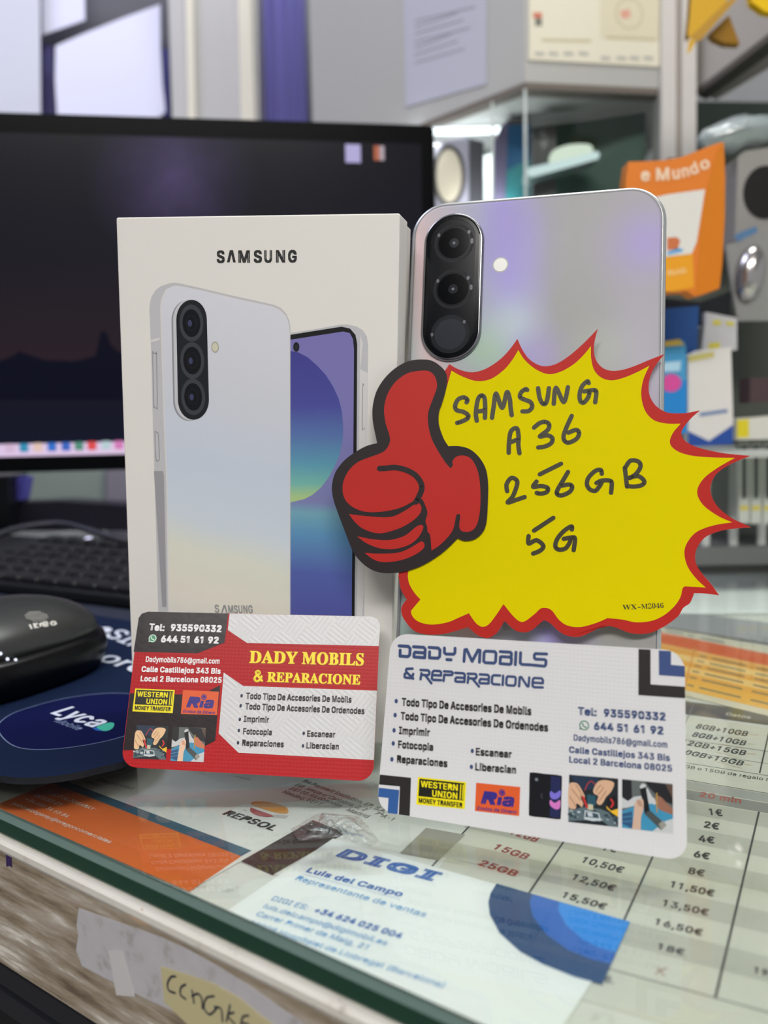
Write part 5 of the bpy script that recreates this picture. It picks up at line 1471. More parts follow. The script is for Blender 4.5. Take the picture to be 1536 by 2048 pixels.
for P in ([(196, 1297, 1), (330, 1313), (470, 1317), (560, 1280), (640, 1228), (660, 1222), (679, 1255), (665, 1300), (610, 1350), (520, 1397), (400, 1426), (300, 1400), (240, 1355)],
          [(250, 1445, 1), (360, 1466), (470, 1470), (570, 1440), (640, 1385), (678, 1370), (691, 1390), (660, 1450), (600, 1500), (500, 1530), (400, 1525), (310, 1490)],
          [(300, 1556, 1), (400, 1561), (520, 1555), (600, 1525), (670, 1483), (694, 1488), (696, 1520), (650, 1560), (560, 1600), (450, 1618), (370, 1605)]):
    b.flat(spline(tf.pts(cth(*P)), True, 5), 0.80, redt)
b.build('red_hand', thumb)
b = MB()
line(b, tf, blk, cth((398, 992), (440, 990), (500, 985), (570, 1000), (635, 1035), (675, 1090), (678, 1135), (655, 1190), (640, 1215)), 11, 0.86)
b.build('finger_line', thumb)
b = MB()
mk = mat('marker_ink', (58, 54, 32), 0.4)
for P in ([(240, 292), (247, 268), (215, 247), (165, 265), (137, 320), (150, 362), (210, 378), (254, 408), (245, 440), (195, 465), (155, 478)], [(332, 458), (324, 400), (330, 330), (345, 260), (372, 230), (400, 248), (408, 330), (406, 432)], [(336, 376), (405, 365)],
          [(470, 432), (485, 330), (507, 212, 1), (562, 343, 1), (604, 200, 1), (630, 260), (638, 340), (648, 408)], [(788, 180), (772, 173), (735, 200), (722, 243), (760, 266), (818, 290), (832, 335), (800, 370), (745, 374)], [(886, 164), (899, 245), (922, 298), (950, 306), (970, 262), (984, 164)], [(1028, 305), (1048, 160, 1), (1118, 290, 1), (1156, 155)],
          [(1344, 118), (1330, 102), (1285, 145), (1262, 215), (1268, 280), (1300, 294), (1340, 245), (1350, 200)], [(1302, 193), (1350, 186), (1400, 182), (1412, 210), (1402, 292)],
          [(621, 748), (624, 650), (642, 552), (694, 527), (710, 600), (708, 680), (718, 752)], [(632, 655), (706, 626)], [(850, 520), (900, 480), (950, 468), (985, 490), (975, 540), (902, 600), (970, 590), (1015, 615), (1005, 660), (950, 690), (888, 700)], [(1190, 415), (1142, 520), (1116, 600), (1130, 645), (1170, 655), (1235, 620), (1257, 570), (1230, 541), (1160, 566)]):
    line(b, tf, mk, csm(*P), 9.0, 0.09)
for P in ([(155, 372), (150, 310), (192, 253), (240, 272), (243, 320), (205, 420), (160, 474, 1), (250, 446), (313, 425)], [(420, 285), (390, 333), (460, 325), (520, 342), (515, 378), (465, 394), (422, 388)], [(450, 220), (642, 124)], [(705, 198), (660, 275), (608, 365), (608, 400), (650, 410), (720, 378), (743, 335), (718, 312), (650, 322)],
          [(1010, 215), (1000, 180), (950, 190), (890, 250), (876, 310), (900, 354), (950, 370), (988, 330), (1010, 292)], [(962, 298), (1010, 276), (1080, 276), (1100, 300), (1094, 386)], [(1218, 160), (1238, 330)], [(1228, 150), (1270, 96), (1340, 104), (1360, 150), (1320, 215), (1262, 254)], [(1262, 250), (1340, 236), (1394, 282), (1370, 318), (1300, 330), (1247, 326)],
          [(349, 778), (350, 845), (420, 815), (482, 865), (455, 908), (390, 936)], [(398, 728), (572, 613)], [(740, 718), (735, 690), (670, 730), (610, 800), (590, 868), (620, 900), (680, 890), (718, 840), (728, 800)], [(667, 803), (740, 790), (768, 802), (756, 905)]):
    line(b, tf, mk, cgb(*P), 9.0, 0.09)
b.build('marker_handwriting', t)
b = MB()
write(b, tf, mk, 'WX', ct4((897, 1349)), ct4((963, 1346)), 11, 0.09, 0, SERIF)
b.flat([p[:2] for p in tf.pts(ct4((967, 1336), (980, 1335), (980, 1339), (967, 1340)))], 0.09, mk)
write(b, tf, mk, 'M2046', ct4((984, 1345)), ct4((1088, 1340)), 11, 0.09, 0, SERIF)
b.build('printed_code', t)

# ------------------------------------------------------------------ the two standing business cards


def standing(o, yaw, lean, roll, quad):
    fr = posed(*o, yaw, lean, roll)
    zs = []
    for p in quad:
        u, v_ = fr.uv(*p)
        zs.append((fr.o + fr.e * u + fr.v * v_).z)
    s_ = (CAMH - 0.15) / (CAMH - min(zs))
    return Frame(CAM + (fr.o - CAM) * s_, fr.e, fr.v)


def fillet(P, r, n=7):
    out = []
    for i, p in enumerate(P):
        p, a_, c_ = Vector(p), Vector(P[i - 1]), Vector(P[(i + 1) % len(P)])
        d1, d2 = (a_ - p).normalized(), (c_ - p).normalized()
        ctr = p + (d1 + d2) * r
        s0, s1 = p + d1 * r, p + d2 * r
        for k in range(n + 1):
            q = k / n * math.pi / 2
            out.append(tuple(ctr + (s0 - ctr) * math.cos(q) + (s1 - ctr) * math.sin(q)))
    return out


def emboss(m, scale, strength):
    vo = N(m, 'ShaderNodeTexVoronoi')
    vo.inputs['Scale'].default_value = scale
    vo.inputs['Randomness'].default_value = 0.15
    L(m, objcoord(m), vo.inputs['Vector'])
    bump(m, math2(m, 'SUBTRACT', 1.0, vo.outputs['Distance']), strength, 0.0002)


def repair_photo_hands(b, mp, w, warm=0):
    P = lambda *q: [mp(*p) for p in q]
    sk = mat('print_skin_%d' % warm, (214, 172, 140) if not warm else (228, 190, 146), 0.4)
    sd = mat('print_skin_shade_%d' % warm, (168, 124, 98) if not warm else (190, 142, 104), 0.4)
    b.flat(P((0, 0), (1, 0), (1, 1), (0, 1)), w, mat('photo_dark', (32, 38, 42), 0.4))
    b.flat(P((0.02, 0), (0.6, 0), (0.62, 0.25), (0.3, 0.3), (0.1, 0.16)), w + .01, mat('photo_navy', (38, 52, 72), 0.4))
    b.flat(P((0.38, 0.38), (0.55, 0.4), (0.55, 0.6), (0.38, 0.6)), w + .01, mat('photo_teal', (44, 84, 98), 0.4))
    b.flat(P((0, 0.78), (0.28, 0.66), (0.64, 0.66), (0.82, 0.72), (1, 0.98), (1, 1), (0.82, 1), (0.66, 0.88), (0.2, 0.95), (0, 0.98)), w + .01, mat('photo_board', (92, 108, 112), 0.4))
    for k in range(26):
        s_, t_ = random.random(), 0.72 + random.random() * 0.2
        c = random.choice(((150, 164, 168), (62, 84, 92), (190, 200, 202), (44, 62, 70)))
        z = 0.015 + random.random() * 0.03
        b.flat(P((s_ - z, t_ - z * .6), (s_ + z, t_ - z * .6), (s_ + z, t_ + z * .6), (s_ - z, t_ + z * .6)), w + .015, mat('photo_c_%d' % c[0], c, 0.4))
    b.flat(P((0.33, 0.72), (0.62, 0.75), (0.66, 0.90), (0.5, 0.93), (0.32, 0.91)), w + .02, mat('photo_pale', (196, 204, 206), 0.4))
    b.flat(P((0.36, 0.74), (0.6, 0.77), (0.62, 0.86), (0.34, 0.86)), w + .025, mat('photo_chip', (58, 78, 86), 0.4))
    b.flat(P((0.38, 0.75), (0.48, 0.76), (0.5, 0.84), (0.4, 0.84)), w + .03, mat('photo_pale', (196, 204, 206), 0.4))
    b.flat(P((0.40, 0.58), (0.5, 0.59), (0.5, 0.7), (0.39, 0.7)), w + .03, mat('photo_tan', (196, 190, 160), 0.4))
    b.flat(P((0.76, 0.58), (0.86, 0.68), (1, 0.62), (1, 0.79), (0.88, 0.72), (0.78, 0.64)), w + .02, mat('photo_yellow', (236, 184, 44), 0.4))
    b.flat(P((0.78, 0.44), (0.92, 0.36), (1, 0.44), (1, 0.6), (0.86, 0.66), (0.76, 0.56)), w + .025, mat('photo_black', (24, 24, 26), 0.4))
    b.stroke(P((0.86, 0.44), (0.9, 0.52), (0.86, 0.6)), 0.45, w + .03, mat('photo_red', (206, 52, 48), 0.4))
    b.stroke(P((0.33, 0.3), (0.38, 0.17), (0.46, 0.1), (0.53, 0.16)), 0.28, w + .02, mat('photo_redwire', (168, 60, 66), 0.4))
    for q in (((0, 0.22), (0.12, 0.16), (0.2, 0.2), (0.3, 0.36), (0.33, 0.44), (0.29, 0.47), (0.24, 0.42), (0.26, 0.5), (0.3, 0.58), (0.27, 0.66), (0.22, 0.62), (0.16, 0.6), (0.15, 0.7), (0.08, 0.72), (0, 0.66)),):
        b.flat(spline(P(*q), True, 4), w + .04, sk)
    for q in (((0.06, 0.3), (0.16, 0.42), (0.24, 0.52)), ((0.02, 0.46), (0.1, 0.58), (0.16, 0.66)), ((0.14, 0.2), (0.22, 0.32), (0.28, 0.42))):
        b.stroke(P(*q), 0.22, w + .05, sd)
    b.flat(spline(P((0.5, 0.28), (0.56, 0.14), (0.64, 0.07), (0.78, 0.05), (0.92, 0.1), (0.86, 0.28), (0.76, 0.4), (0.70, 0.52), (0.64, 0.58), (0.57, 0.54), (0.6, 0.42), (0.58, 0.38), (0.52, 0.36)), True, 4), w + .04, sk)
    for q in (((0.6, 0.36), (0.68, 0.26), (0.7, 0.2)), ((0.62, 0.5), (0.7, 0.38), (0.76, 0.28)), ((0.56, 0.3), (0.6, 0.22), (0.66, 0.16))):
        b.stroke(P(*q), 0.22, w + .05, sd)
    b.stroke(P((0.29, 0.44), (0.38, 0.66)), 0.5, w + .06, mat('photo_red', (206, 52, 48), 0.4))


def repair_photo_screen(b, mp, w, warm=0):
    P = lambda *q: [mp(*p) for p in q]
    sk = mat('print_skin2_%d' % warm, (206, 172, 150) if not warm else (226, 192, 162), 0.4)
    sd = mat('print_skin2_shade_%d' % warm, (150, 104, 84) if not warm else (196, 116, 84), 0.4)
    b.flat(P((0, 0), (1, 0), (1, 1), (0, 1)), w, mat('photo_grey', (96, 102, 100), 0.4))
    b.flat(P((0, 0), (0.19, 0), (0.2, 0.4), (0.1, 0.46), (0, 0.34)), w + .01, mat('photo_soot', (34, 33, 36), 0.4))
    b.flat(P((0.46, 0), (1, 0.02), (1, 0.42), (0.82, 0.36), (0.66, 0.24), (0.52, 0.1)), w + .01, mat('photo_soot', (34, 33, 36), 0.4))
    b.flat(P((0.86, 0.02), (1, 0.02), (1, 0.3)), w + .015, mat('photo_brown', (92, 72, 60), 0.4))
    b.flat(P((0, 0.38), (0.12, 0.44), (0.24, 0.34), (0.4, 0.3), (0.5, 0.12), (0.6, 0.3), (0.72, 0.4), (0.6, 0.5), (0.3, 0.5), (0.1, 0.58), (0, 0.6)), w + .02, mat('photo_white', (196, 198, 198), 0.4))
    b.flat(P((0, 0.66), (0.3, 0.5), (0.6, 0.44), (1, 0.62), (1, 0.8), (0.62, 1), (0, 1)), w + .03, mat('photo_blue', (62, 142, 178) if not warm else (96, 156, 196), 0.4))
    b.flat(P((0, 0.7), (0.2, 0.62), (0.22, 1), (0, 0.92)), w + .035, mat('photo_board_blue', (44, 84, 122), 0.4))
    for k in range(3):
        b.stroke(P((0.0, 0.7 + .09 * k), (0.2, 0.64 + .1 * k)), 0.12, w + .04, mat('photo_cyan', (96, 160, 190), 0.4))
    b.flat(P((0.6, 1), (0.86, 0.76), (1, 0.7), (1, 1)), w + .04, mat('photo_white', (196, 198, 198), 0.4))
    b.flat(P((0.35, 0.12), (0.4, 0.06), (0.47, 0.08), (0.55, 0.58), (0.45, 0.66)), w + .05, mat('photo_black', (24, 24, 26), 0.4))
    b.flat(P((0.35, 0.12), (0.4, 0.05), (0.47, 0.06), (0.48, 0.11), (0.37, 0.16)), w + .055, mat('photo_white', (196, 198, 198), 0.4))
    b.flat(P((0.44, 0.66), (0.55, 0.58), (0.88, 0.84), (0.77, 0.96)), w + .05, mat('photo_gunmetal', (72, 78, 76), 0.4))
    b.flat(P((0.72, 0.84), (0.8, 0.76), (0.88, 0.84), (0.78, 0.96)), w + .055, mat('photo_pale2', (150, 146, 136), 0.4))
    b.flat(spline(P((0.25, 0.5), (0.3, 0.4), (0.4, 0.36), (0.43, 0.45), (0.42, 0.6), (0.38, 0.74), (0.37, 1, 1), (0.2, 1, 1), (0.23, 0.74)), True, 4), w + .06, sk)
    b.flat(spline(P((0.66, 0.3), (0.76, 0.28), (0.9, 0.42), (1, 0.5, 1), (1, 0.62, 1), (0.84, 0.58), (0.74, 0.54), (0.68, 0.44)), True, 4), w + .06, sd)
    b.stroke(P((0.69, 0.22), (0.69, 0.6)), 0.35, w + .07, mat('photo_brass', (176, 140, 70), 0.4))
    for k in range(3):
        b.stroke(P((0.3 + .03 * k, 0.4), (0.34 + .03 * k, 0.52)), 0.16, w + .065, sd)


def whatsapp(b, fr, c, rpx, w, ring, fill):
    q = fr.uv(*c, w)
    k = fr.mm(*c) * rpx
    b.disc(q, k, k, w, ring, 28)
    b.flat([(q[0] - k * .95, q[1] - k * .95), (q[0] - k * .2, q[1] - k * .8), (q[0] - k * .8, q[1] - k * .2)], w, ring)
    b.disc(q, k * .78, k * .78, w + .02, fill, 28)
    b.stroke([(q[0] - k * .35, q[1] + k * .35), (q[0] - k * .2, q[1] - k * .1), (q[0] + k * .35, q[1] - k * .38)], k * .24, w + .04, ring)
    b.disc((q[0] - k * .34, q[1] + k * .3), k * .17, k * .2, w + .045, ring, 12)
    b.disc((q[0] + k * .32, q[1] - k * .34), k * .2, k * .17, w + .045, ring, 12)


def money_logo(par, fr, c, Q, lines, name):
    """yellow and black transfer logo; Q are crop corners TL TR BR BL"""
    b = MB()
    mp = quadmap(fr, c(*Q), 0.06)
    yl = mat('transfer_yellow', (240, 222, 20), 0.4)
    bk = mat('transfer_black', (34, 32, 24), 0.4)
    b.flat([mp(0, 0), mp(1, 0), mp(1, 1), mp(0, 1)], 0.06, yl)
    b.flat([mp(.035, .055), mp(.965, .055), mp(.965, .69), mp(.035, .69)], 0.09, bk)
    for s_ in (.895, .945):
        b.flat([mp(s_ - .011, .1), mp(s_ + .011, .1), mp(s_ + .011, .66), mp(s_ - .011, .66)], 0.12, yl)
    e = (Vector(mp(1, 0)) - Vector(mp(0, 0)))
    W_ = e.length
    e = tuple(e.normalized())
    H_ = (Vector(mp(0, 0)) - Vector(mp(0, 1))).length
    writeuv(b, yl, 'WESTERN', mp(.07, .34), e, W_ * .77, H_ * .215, 0.12, 0.03)
    writeuv(b, yl, 'UNION', mp(.32, .64), e, W_ * .52, H_ * .215, 0.12, 0.03)
    writeuv(b, bk, 'MONEY TRANSFER', mp(.05, .92), e, W_ * .9, H_ * .165, 0.12, 0.035)
    return b.build(name, par)


def orange_logo(par, fr, c, Q, name):
    b = MB()
    mp = quadmap(fr, c(*Q), 0.06)
    og = mat('remit_orange', (222, 92, 42), 0.4)
    pu = mat('remit_violet', (56, 44, 128), 0.4)
    b.flat([mp(0, 0), mp(1, 0), mp(1, 1), mp(0, 1)], 0.06, og)
    e = (Vector(mp(1, 0)) - Vector(mp(0, 0)))
    W_ = e.length
    e = tuple(e.normalized())
    H_ = (Vector(mp(0, 0)) - Vector(mp(0, 1))).length
    writeuv(b, pu, 'R', mp(.13, .70), e, W_ * .33, H_ * .42, 0.1, 0.04, slant=0.2)
    writeuv(b, pu, 'a', mp(.60, .70), e, W_ * .26, H_ * .42, 0.1, 0.04, slant=0.15)
    b.flat([mp(.49, .70), mp(.58, .71), mp(.61, .42), mp(.52, .41)], 0.1, pu)
    q = mp(.60, .255)
    b.disc(q, H_ * .12, H_ * .12, 0.1, pu, 20)
    b.ring((q[0] + .1, q[1] + .1), H_ * .085, H_ * .085, .12, 0.12, og, 16)
    writeuv(b, pu, 'Envios de Dinero', mp(.05, .945), e, W_ * .88, H_ * .12, 0.1, 0.02, slant=0.25)
    return b.build(name, par)


cW = crop(740, 1260, 2.3273)
white_q = [(782.5, 1266.4), (1369.1, 1301.7), (1374.3, 1724.1), (753.3, 1621.8)]
wfr = standing((-3.1534, 248.6153, -1.5857), -0.3647, 0.2307, -0.0012, white_q)
t = thing('white_business_card', 'white business card with blue lettering standing at right on the glass', 'business card', wfr)
wm = mat('card_gloss_white', (218, 216, 216), 0.36, 0, 0.4)
emboss(wm, 900, 0.15)
b = MB()
out = fillet([wfr.uv(*p) for p in white_q], 5.2)
b.prism(out, -0.5, 0, wm, mat('card_edge', (244, 243, 240), 0.4))
b.build('card', t)
b = MB()
navy = mat('mark_navy', (62, 80, 128), 0.4)
ebk = mat('mark_black', (44, 40, 40), 0.4)
poly(b, wfr, ebk, cW((1250, 88), (1306, 91), (1306, 253), (1466, 264), (1467, 318), (1249, 303)), 0.05)
poly(b, wfr, navy, cW((1344, 95), (1401, 98), (1401, 162), (1465, 168), (1466, 219), (1345, 210)), 0.05)
b.build('corner_mark', t)
b = MB()
poly(b, wfr, ebk, cW((46, 673), (191, 688), (185, 866), (134, 859), (139, 728), (42, 719)), 0.05)
poly(b, wfr, mat('mark_blue', (52, 92, 152), 0.4), cW((41, 734), (136, 745), (128, 858), (82, 851), (86, 782), (38, 776)), 0.05)
b.build('corner_mark', t)
b = MB()
cT = crop(780, 1270, 4.5176)
HW = 6.0  # stroke px of the squared title letters
def tl(*P, smooth=False):
    for q in P:
        line(b, wfr, INKBLUE, cT(*q), HW, 0.07, smooth)
tl([(82, 98), (165, 103), (182, 122), (178, 180), (160, 196), (90, 190), (92, 138)],
   [(212, 106), (305, 112), (318, 128), (314, 205)], [(314, 162), (225, 156), (216, 172), (216, 198), (312, 206)],
   [(352, 112), (436, 118), (452, 136), (448, 196), (432, 210), (356, 206), (358, 152)],
   [(492, 118), (492, 160), (504, 172), (574, 174), (586, 162), (588, 120)], [(514, 222), (552, 224)],
   [(668, 238), (676, 134), (692, 130), (742, 238), (796, 136), (814, 140), (808, 246)],
   [(864, 146), (946, 150), (958, 166), (954, 240), (940, 254), (860, 250), (846, 236), (850, 160), (864, 146)],
   [(996, 150), (1088, 156), (1098, 168), (1096, 192), (1084, 200), (1008, 196)], [(1084, 202), (1098, 214), (1094, 258), (1082, 266), (994, 258), (998, 200)],
   [(1138, 156), (1132, 268)], [(1180, 160), (1176, 252), (1192, 266), (1274, 270)],
   [(1416, 172), (1314, 168), (1304, 180), (1304, 208), (1316, 218), (1398, 222), (1410, 234), (1406, 272), (1394, 282), (1292, 272)])
HW = 5.0
tl([(204, 304), (150, 306), (144, 320), (148, 334), (210, 394)], [(150, 340), (132, 354), (132, 380), (146, 386), (196, 390), (210, 352)],
   [(276, 316), (346, 320), (356, 334), (354, 354), (342, 364), (286, 360)], [(276, 400), (284, 346)], [(318, 364), (374, 436)],
   [(386, 362), (460, 366), (462, 338), (450, 326), (396, 324), (384, 336), (378, 394), (390, 406), (462, 408)],
   [(484, 414), (490, 360), (556, 362), (564, 354), (566, 340), (556, 332), (488, 328)],
   [(590, 342), (664, 346), (676, 360), (672, 424)], [(674, 388), (602, 384), (592, 394), (590, 414), (598, 422), (670, 424)],
   [(702, 350), (772, 352), (782, 366), (780, 384), (770, 394), (712, 392)], [(702, 432), (708, 376)], [(746, 396), (804, 466)],
   [(812, 356), (884, 360), (894, 374), (890, 438)], [(892, 402), (820, 398), (810, 408), (808, 428), (816, 436), (888, 438)],
   [(994, 366), (936, 364), (924, 376), (920, 430), (932, 444), (990, 448)], [(1022, 368), (1018, 452)],
   [(1064, 374), (1126, 378), (1136, 390), (1132, 446), (1120, 458), (1060, 454), (1050, 442), (1054, 386), (1064, 374)],
   [(1166, 464), (1172, 382), (1186, 380), (1240, 464), (1252, 464), (1258, 384)],
   [(1286, 430), (1380, 436), (1382, 408), (1370, 392), (1304, 388), (1292, 400), (1288, 460), (1300, 472), (1380, 474)])
b.build('title_lettering', t)
b = MB()
for s_, A_, B_, h_, bo in (('Todo Tipo De Accesories De Mobils', (147, 351), (751, 396), 14.5, .048), ('Todo Tipo De Accesories De Ordenodes', (142, 416), (829, 472), 14.5, .048), ('Imprimir', (134, 483), (279, 494), 14, .048), ('Fotocopia', (130, 548), (294, 562), 14, .048), ('Reparaciones', (125, 616), (360, 638), 14, .048), ('Escanear', (492, 582), (660, 595), 14, .048), ('Liberacian', (489, 652), (680, 668), 14, .048)):
    write(b, wfr, ebk, s_, cW(A_), cW(B_), h_, 0.06, bo)
b.build('black_lettering', t)
b = MB()
for s_, A_, B_, h_, bo in (('Tel:', (967, 393), (1055, 400), 14.5, .05), ('935590332', (1088, 402), (1376, 421), 14.5, .05), ('644 51 61 92', (1042, 463), (1366, 486), 14.5, .05), ('Dadymobils786@gmail.com', (948, 514), (1384, 548), 12, .026), ('Calle Castillejos 343 Bis', (926, 570), (1396, 610), 12, .035), ('Local 2 Barcelona 08025', (927, 616), (1406, 659), 12, .035)):
    write(b, wfr, INKBLUE, s_, cW(A_), cW(B_), h_, 0.06, bo)
for p in ((122, 331), (117, 396), (112, 467), (108, 528), (102, 602), (476, 563), (472, 637)):
    dot(b, wfr, INKBLUE, cW(p), 3.3, 0.06, 4.3)
whatsapp(b, wfr, cW((997, 444)), 9.8, 0.06, mat('chat_green', (58, 128, 92), 0.4), wm)
b.build('blue_lettering', t)
money_logo(t, wfr, cW, ((223, 684), (448, 708), (441, 834), (215, 812)), 0, 'money_transfer_logo')
orange_logo(t, wfr, cW, ((494, 711), (699, 731), (694, 866), (488, 842)), 'remittance_logo')
b = MB()
mp = quadmap(wfr, cW((743, 662), (894, 678), (888, 882), (739, 865)), 0.06)
b.flat(spline([mp(*p) for p in ((.0, .08), (.06, 0), (.5, 0), (.94, 0), (1, .08), (1, .5), (1, .92), (.94, 1), (.5, 1), (.06, 1), (0, .92), (0, .5))], True, 3), 0.06, mat('art_phone_black', (26, 26, 30), 0.3))
b.flat([mp(.66, .03), mp(.96, .04), mp(.96, .96), mp(.66, .97)], 0.08, mat('art_phone_navy', (38, 44, 84), 0.3))
b.flat(spline([mp(*p) for p in ((.66, .38), (.8, .42), (.96, .34), (.96, .48), (.8, .56), (.66, .52))], True, 4), 0.1, mat('art_phone_violet', (124, 112, 206), 0.3))
b.flat(spline([mp(*p) for p in ((.66, .58), (.8, .64), (.96, .56), (.96, .74), (.82, .78), (.66, .7))], True, 4), 0.1, mat('art_phone_pink', (212, 120, 190), 0.3))
b.disc(mp(.22, .15), .45, .45, 0.1, mat('art_phone_lens', (120, 124, 132), 0.3))
b.stroke([mp(.4, .46), mp(.38, .52), mp(.41, .56)], .3, 0.1, mat('art_phone_mark', (70, 70, 76), 0.3))
b.build('printed_phone', t)
b = MB()
repair_photo_hands(b, quadmap(wfr, cW((927, 673), (1155, 692), (1155, 918), (923, 893)), 0.06), 0.06)
b.build('repair_photo', t)
b = MB()
repair_photo_screen(b, quadmap(wfr, cW((1173, 694), (1409, 717), (1411, 948), (1173, 920)), 0.06), 0.06)
b.build('repair_photo', t)

# red card
cR = crop(230, 1200, 2.793)
red_q = [(278.7, 1222.9), (760.6, 1233.3), (746.3, 1563.4), (241.8, 1533.3)]
rfr = standing((-90.5386, 284.4286, -0.05), -0.0332, 0.3959, -0.0492, red_q)
t = thing('red_business_card', 'red, white and black business card leaning against the white phone box', 'business card', rfr)
rm = mat('card_gloss_red', (176, 20, 26), 0.4, 0, 0.2)
emboss(rm, 850, 0.15)
ww = mat('card_patterned_white', (204, 203, 203), 0.34, 0, 0.4)
wv = N(ww, 'ShaderNodeTexWave')
wv.inputs['Scale'].default_value = 220
wv.inputs['Distortion'].default_value = 0
ck = N(ww, 'ShaderNodeTexChecker')
ck.inputs['Scale'].default_value = 150
L(ww, mapping(ww, objcoord(ww), rot=(0, 0, 0.6)), ck.inputs['Vector'])
wv2 = N(ww, 'ShaderNodeTexWave')
wv2.inputs['Scale'].default_value = 220
wv2.inputs['Distortion'].default_value = 0
L(ww, mapping(ww, objcoord(ww), rot=(0, 0, 0.6)), wv.inputs['Vector'])
L(ww, mapping(ww, objcoord(ww), rot=(0, 0, 2.2)), wv2.inputs['Vector'])
mixf = N(ww, 'ShaderNodeMix', data_type='FLOAT')
L(ww, ck.outputs['Fac'], mixf.inputs[0])
L(ww, wv.outputs['Fac'], mixf.inputs[2])
L(ww, wv2.outputs['Fac'], mixf.inputs[3])
bump(ww, mixf.outputs[0], 0.12, 0.0002)
kk = mat('card_gloss_black', (42, 33, 36), 0.3, 0, 0.2)
bump(kk, noise(kk, 300, 2), 0.12, 0.0004)
b = MB()
b.prism(fillet([rfr.uv(*p) for p in red_q], 5.0), -0.5, 0, rm, mat('card_edge', (244, 243, 240)))
b.build('card', t)
b = MB()
TLc = cR((128, 130), (132, 100), (150, 76), (185, 65))
poly(b, rfr, kk, list(TLc) + list(cR((632, 75), (612, 238), (460, 298), (104, 289))), 0.04)
poly(b, rfr, kk, cR((84, 521), (480, 530), (588, 476), (560, 786), (480, 828), (46, 840)), 0.04)
TRc = cR((1430, 92), (1462, 104), (1478, 130), (1480, 160))
poly(b, rfr, ww, list(cR((640, 76))) + [] if False else [cR((640, 76))] + list(TRc) + list(cR((1473, 257), (738, 240), (630, 168))), 0.045)
poly(b, rfr, ww, cR((607, 405), (716, 480), (1463, 507), (1446, 894), (690, 853), (579, 745)), 0.045)
b.build('colour_panels', t)
b = MB()
wi = mat('card_ink_white', (238, 236, 236), 0.4)
for s_, A_, B_, h_, bo in (('Tel:', (189, 167), (275, 172), 12.6, .05), ('935590332', (310, 171), (594, 178), 12.6, .05), ('644 51 61 92', (256, 234), (578, 242), 12.4, .05), ('Dadymobils786@gmail.com', (171, 345), (583, 356), 10.5, .026), ('Calle Castillejos 343 Bis', (147, 400), (589, 412), 10.5, .035), ('Local 2 Barcelona 08025', (142, 453), (595, 462), 10.5, .035)):
    write(b, rfr, wi, s_, cR(A_), cR(B_), h_, 0.07, bo)
whatsapp(b, rfr, cR((210, 214)), 7.8, 0.07, mat('chat_mint', (206, 232, 214), 0.4), mat('chat_green_pale', (88, 150, 116), 0.4))
b.build('white_lettering', t)
b = MB()
cY = crop(470, 1280, 5.2966)
yt, ys = mat('title_yellow', (248, 222, 44), 0.4), mat('title_shadow', (176, 110, 24), 0.4)
for dx, m_, w_ in ((5, ys, 0.06), (0, yt, 0.09)):
    f_ = lambda x, y: cY((x + dx, y + dx))
    for s_, A_, B_, h_ in (('DADY', (148, 240), (660, 250), 26), ('MOBILS', (706, 252), (1362, 268), 26), ('REPARACIONE', (338, 440), (1325, 471), 21)):
        write(b, rfr, m_, s_, f_(*A_), f_(*B_), h_, w_, 0.014, SERIF)
    ampersand(b, rfr, m_, f_(202, 434), 20, w_, 4.2)
b.build('title_lettering', t)
b = MB()
for s_, A_, B_, h_ in (('Todo Tipo De Accesories De Mobils', (731, 552), (1321, 573), 12), ('Todo Tipo De Accesories De Ordenodes', (726, 610), (1393, 637), 12), ('Imprimir', (718, 680), (860, 685), 11.5), ('Fotocopia', (714, 749), (876, 755), 11.5), ('Reparaciones', (709, 813), (942, 822), 11.5), ('Escanear', (1072, 762), (1230, 768), 11.5), ('Liberacian', (1067, 828), (1250, 835), 11.5)):
    write(b, rfr, ebk, s_, cR(A_), cR(B_), h_, 0.07, .046)
for p in ((707, 535), (702, 591), (697, 667), (692, 729), (687, 798), (1054, 745), (1050, 815)):
    dot(b, rfr, mat('bullet_dark', (44, 52, 74), 0.4), cR(p), 2.6, 0.07, 3.6)
b.build('black_lettering', t)
money_logo(t, rfr, cR, ((113, 494), (334, 503), (322, 632), (97, 622)), 0, 'money_transfer_logo')
orange_logo(t, rfr, cR, ((380, 503), (580, 512), (570, 643), (368, 636)), 'remittance_logo')
b = MB()
repair_photo_hands(b, quadmap(rfr, cR((118, 698), (300, 705), (284, 892), (100, 886)), 0.06), 0.06, 1)
b.build('repair_photo', t)
b = MB()
repair_photo_screen(b, quadmap(rfr, cR((323, 708), (508, 715), (495, 906), (310, 898)), 0.06), 0.06, 1)
b.build('repair_photo', t)

# ------------------------------------------------------------------ the shop behind


def struct(b, name, parent=None):
    o = b.build(name, parent)
    if not parent:
        o['kind'] = 'structure'
    return o


wallm = mat('wall_paint', (150, 150, 153), 0.8)
b = MB(); b.box(-3000, 3000, 1500, 1600, -1000, 1600, wallm); struct(b, 'wall_back')
b = MB(); b.box(-3000, 3000, -5200, 1600, -1050, -1000, mat('floor_tile', (120, 116, 110), 0.4)); struct(b, 'floor')
b = MB(); b.box(-3000, 3000, -5200, 1600, 1500, 1550, mat('ceiling_white', (216, 216, 214), 0.8)); struct(b, 'ceiling')
b = MB(); b.box(-3100, -3000, -5200, 1600, -1000, 1500, mat('wall_side', (176, 176, 186), 0.8)); struct(b, 'wall_left')


def fy(y, px=768, py=900, yaw=0.0):
    return Frame(at_y(px, py, y), Vector((math.cos(yaw), math.sin(yaw), 0)), Vector((0, 0, 1)))


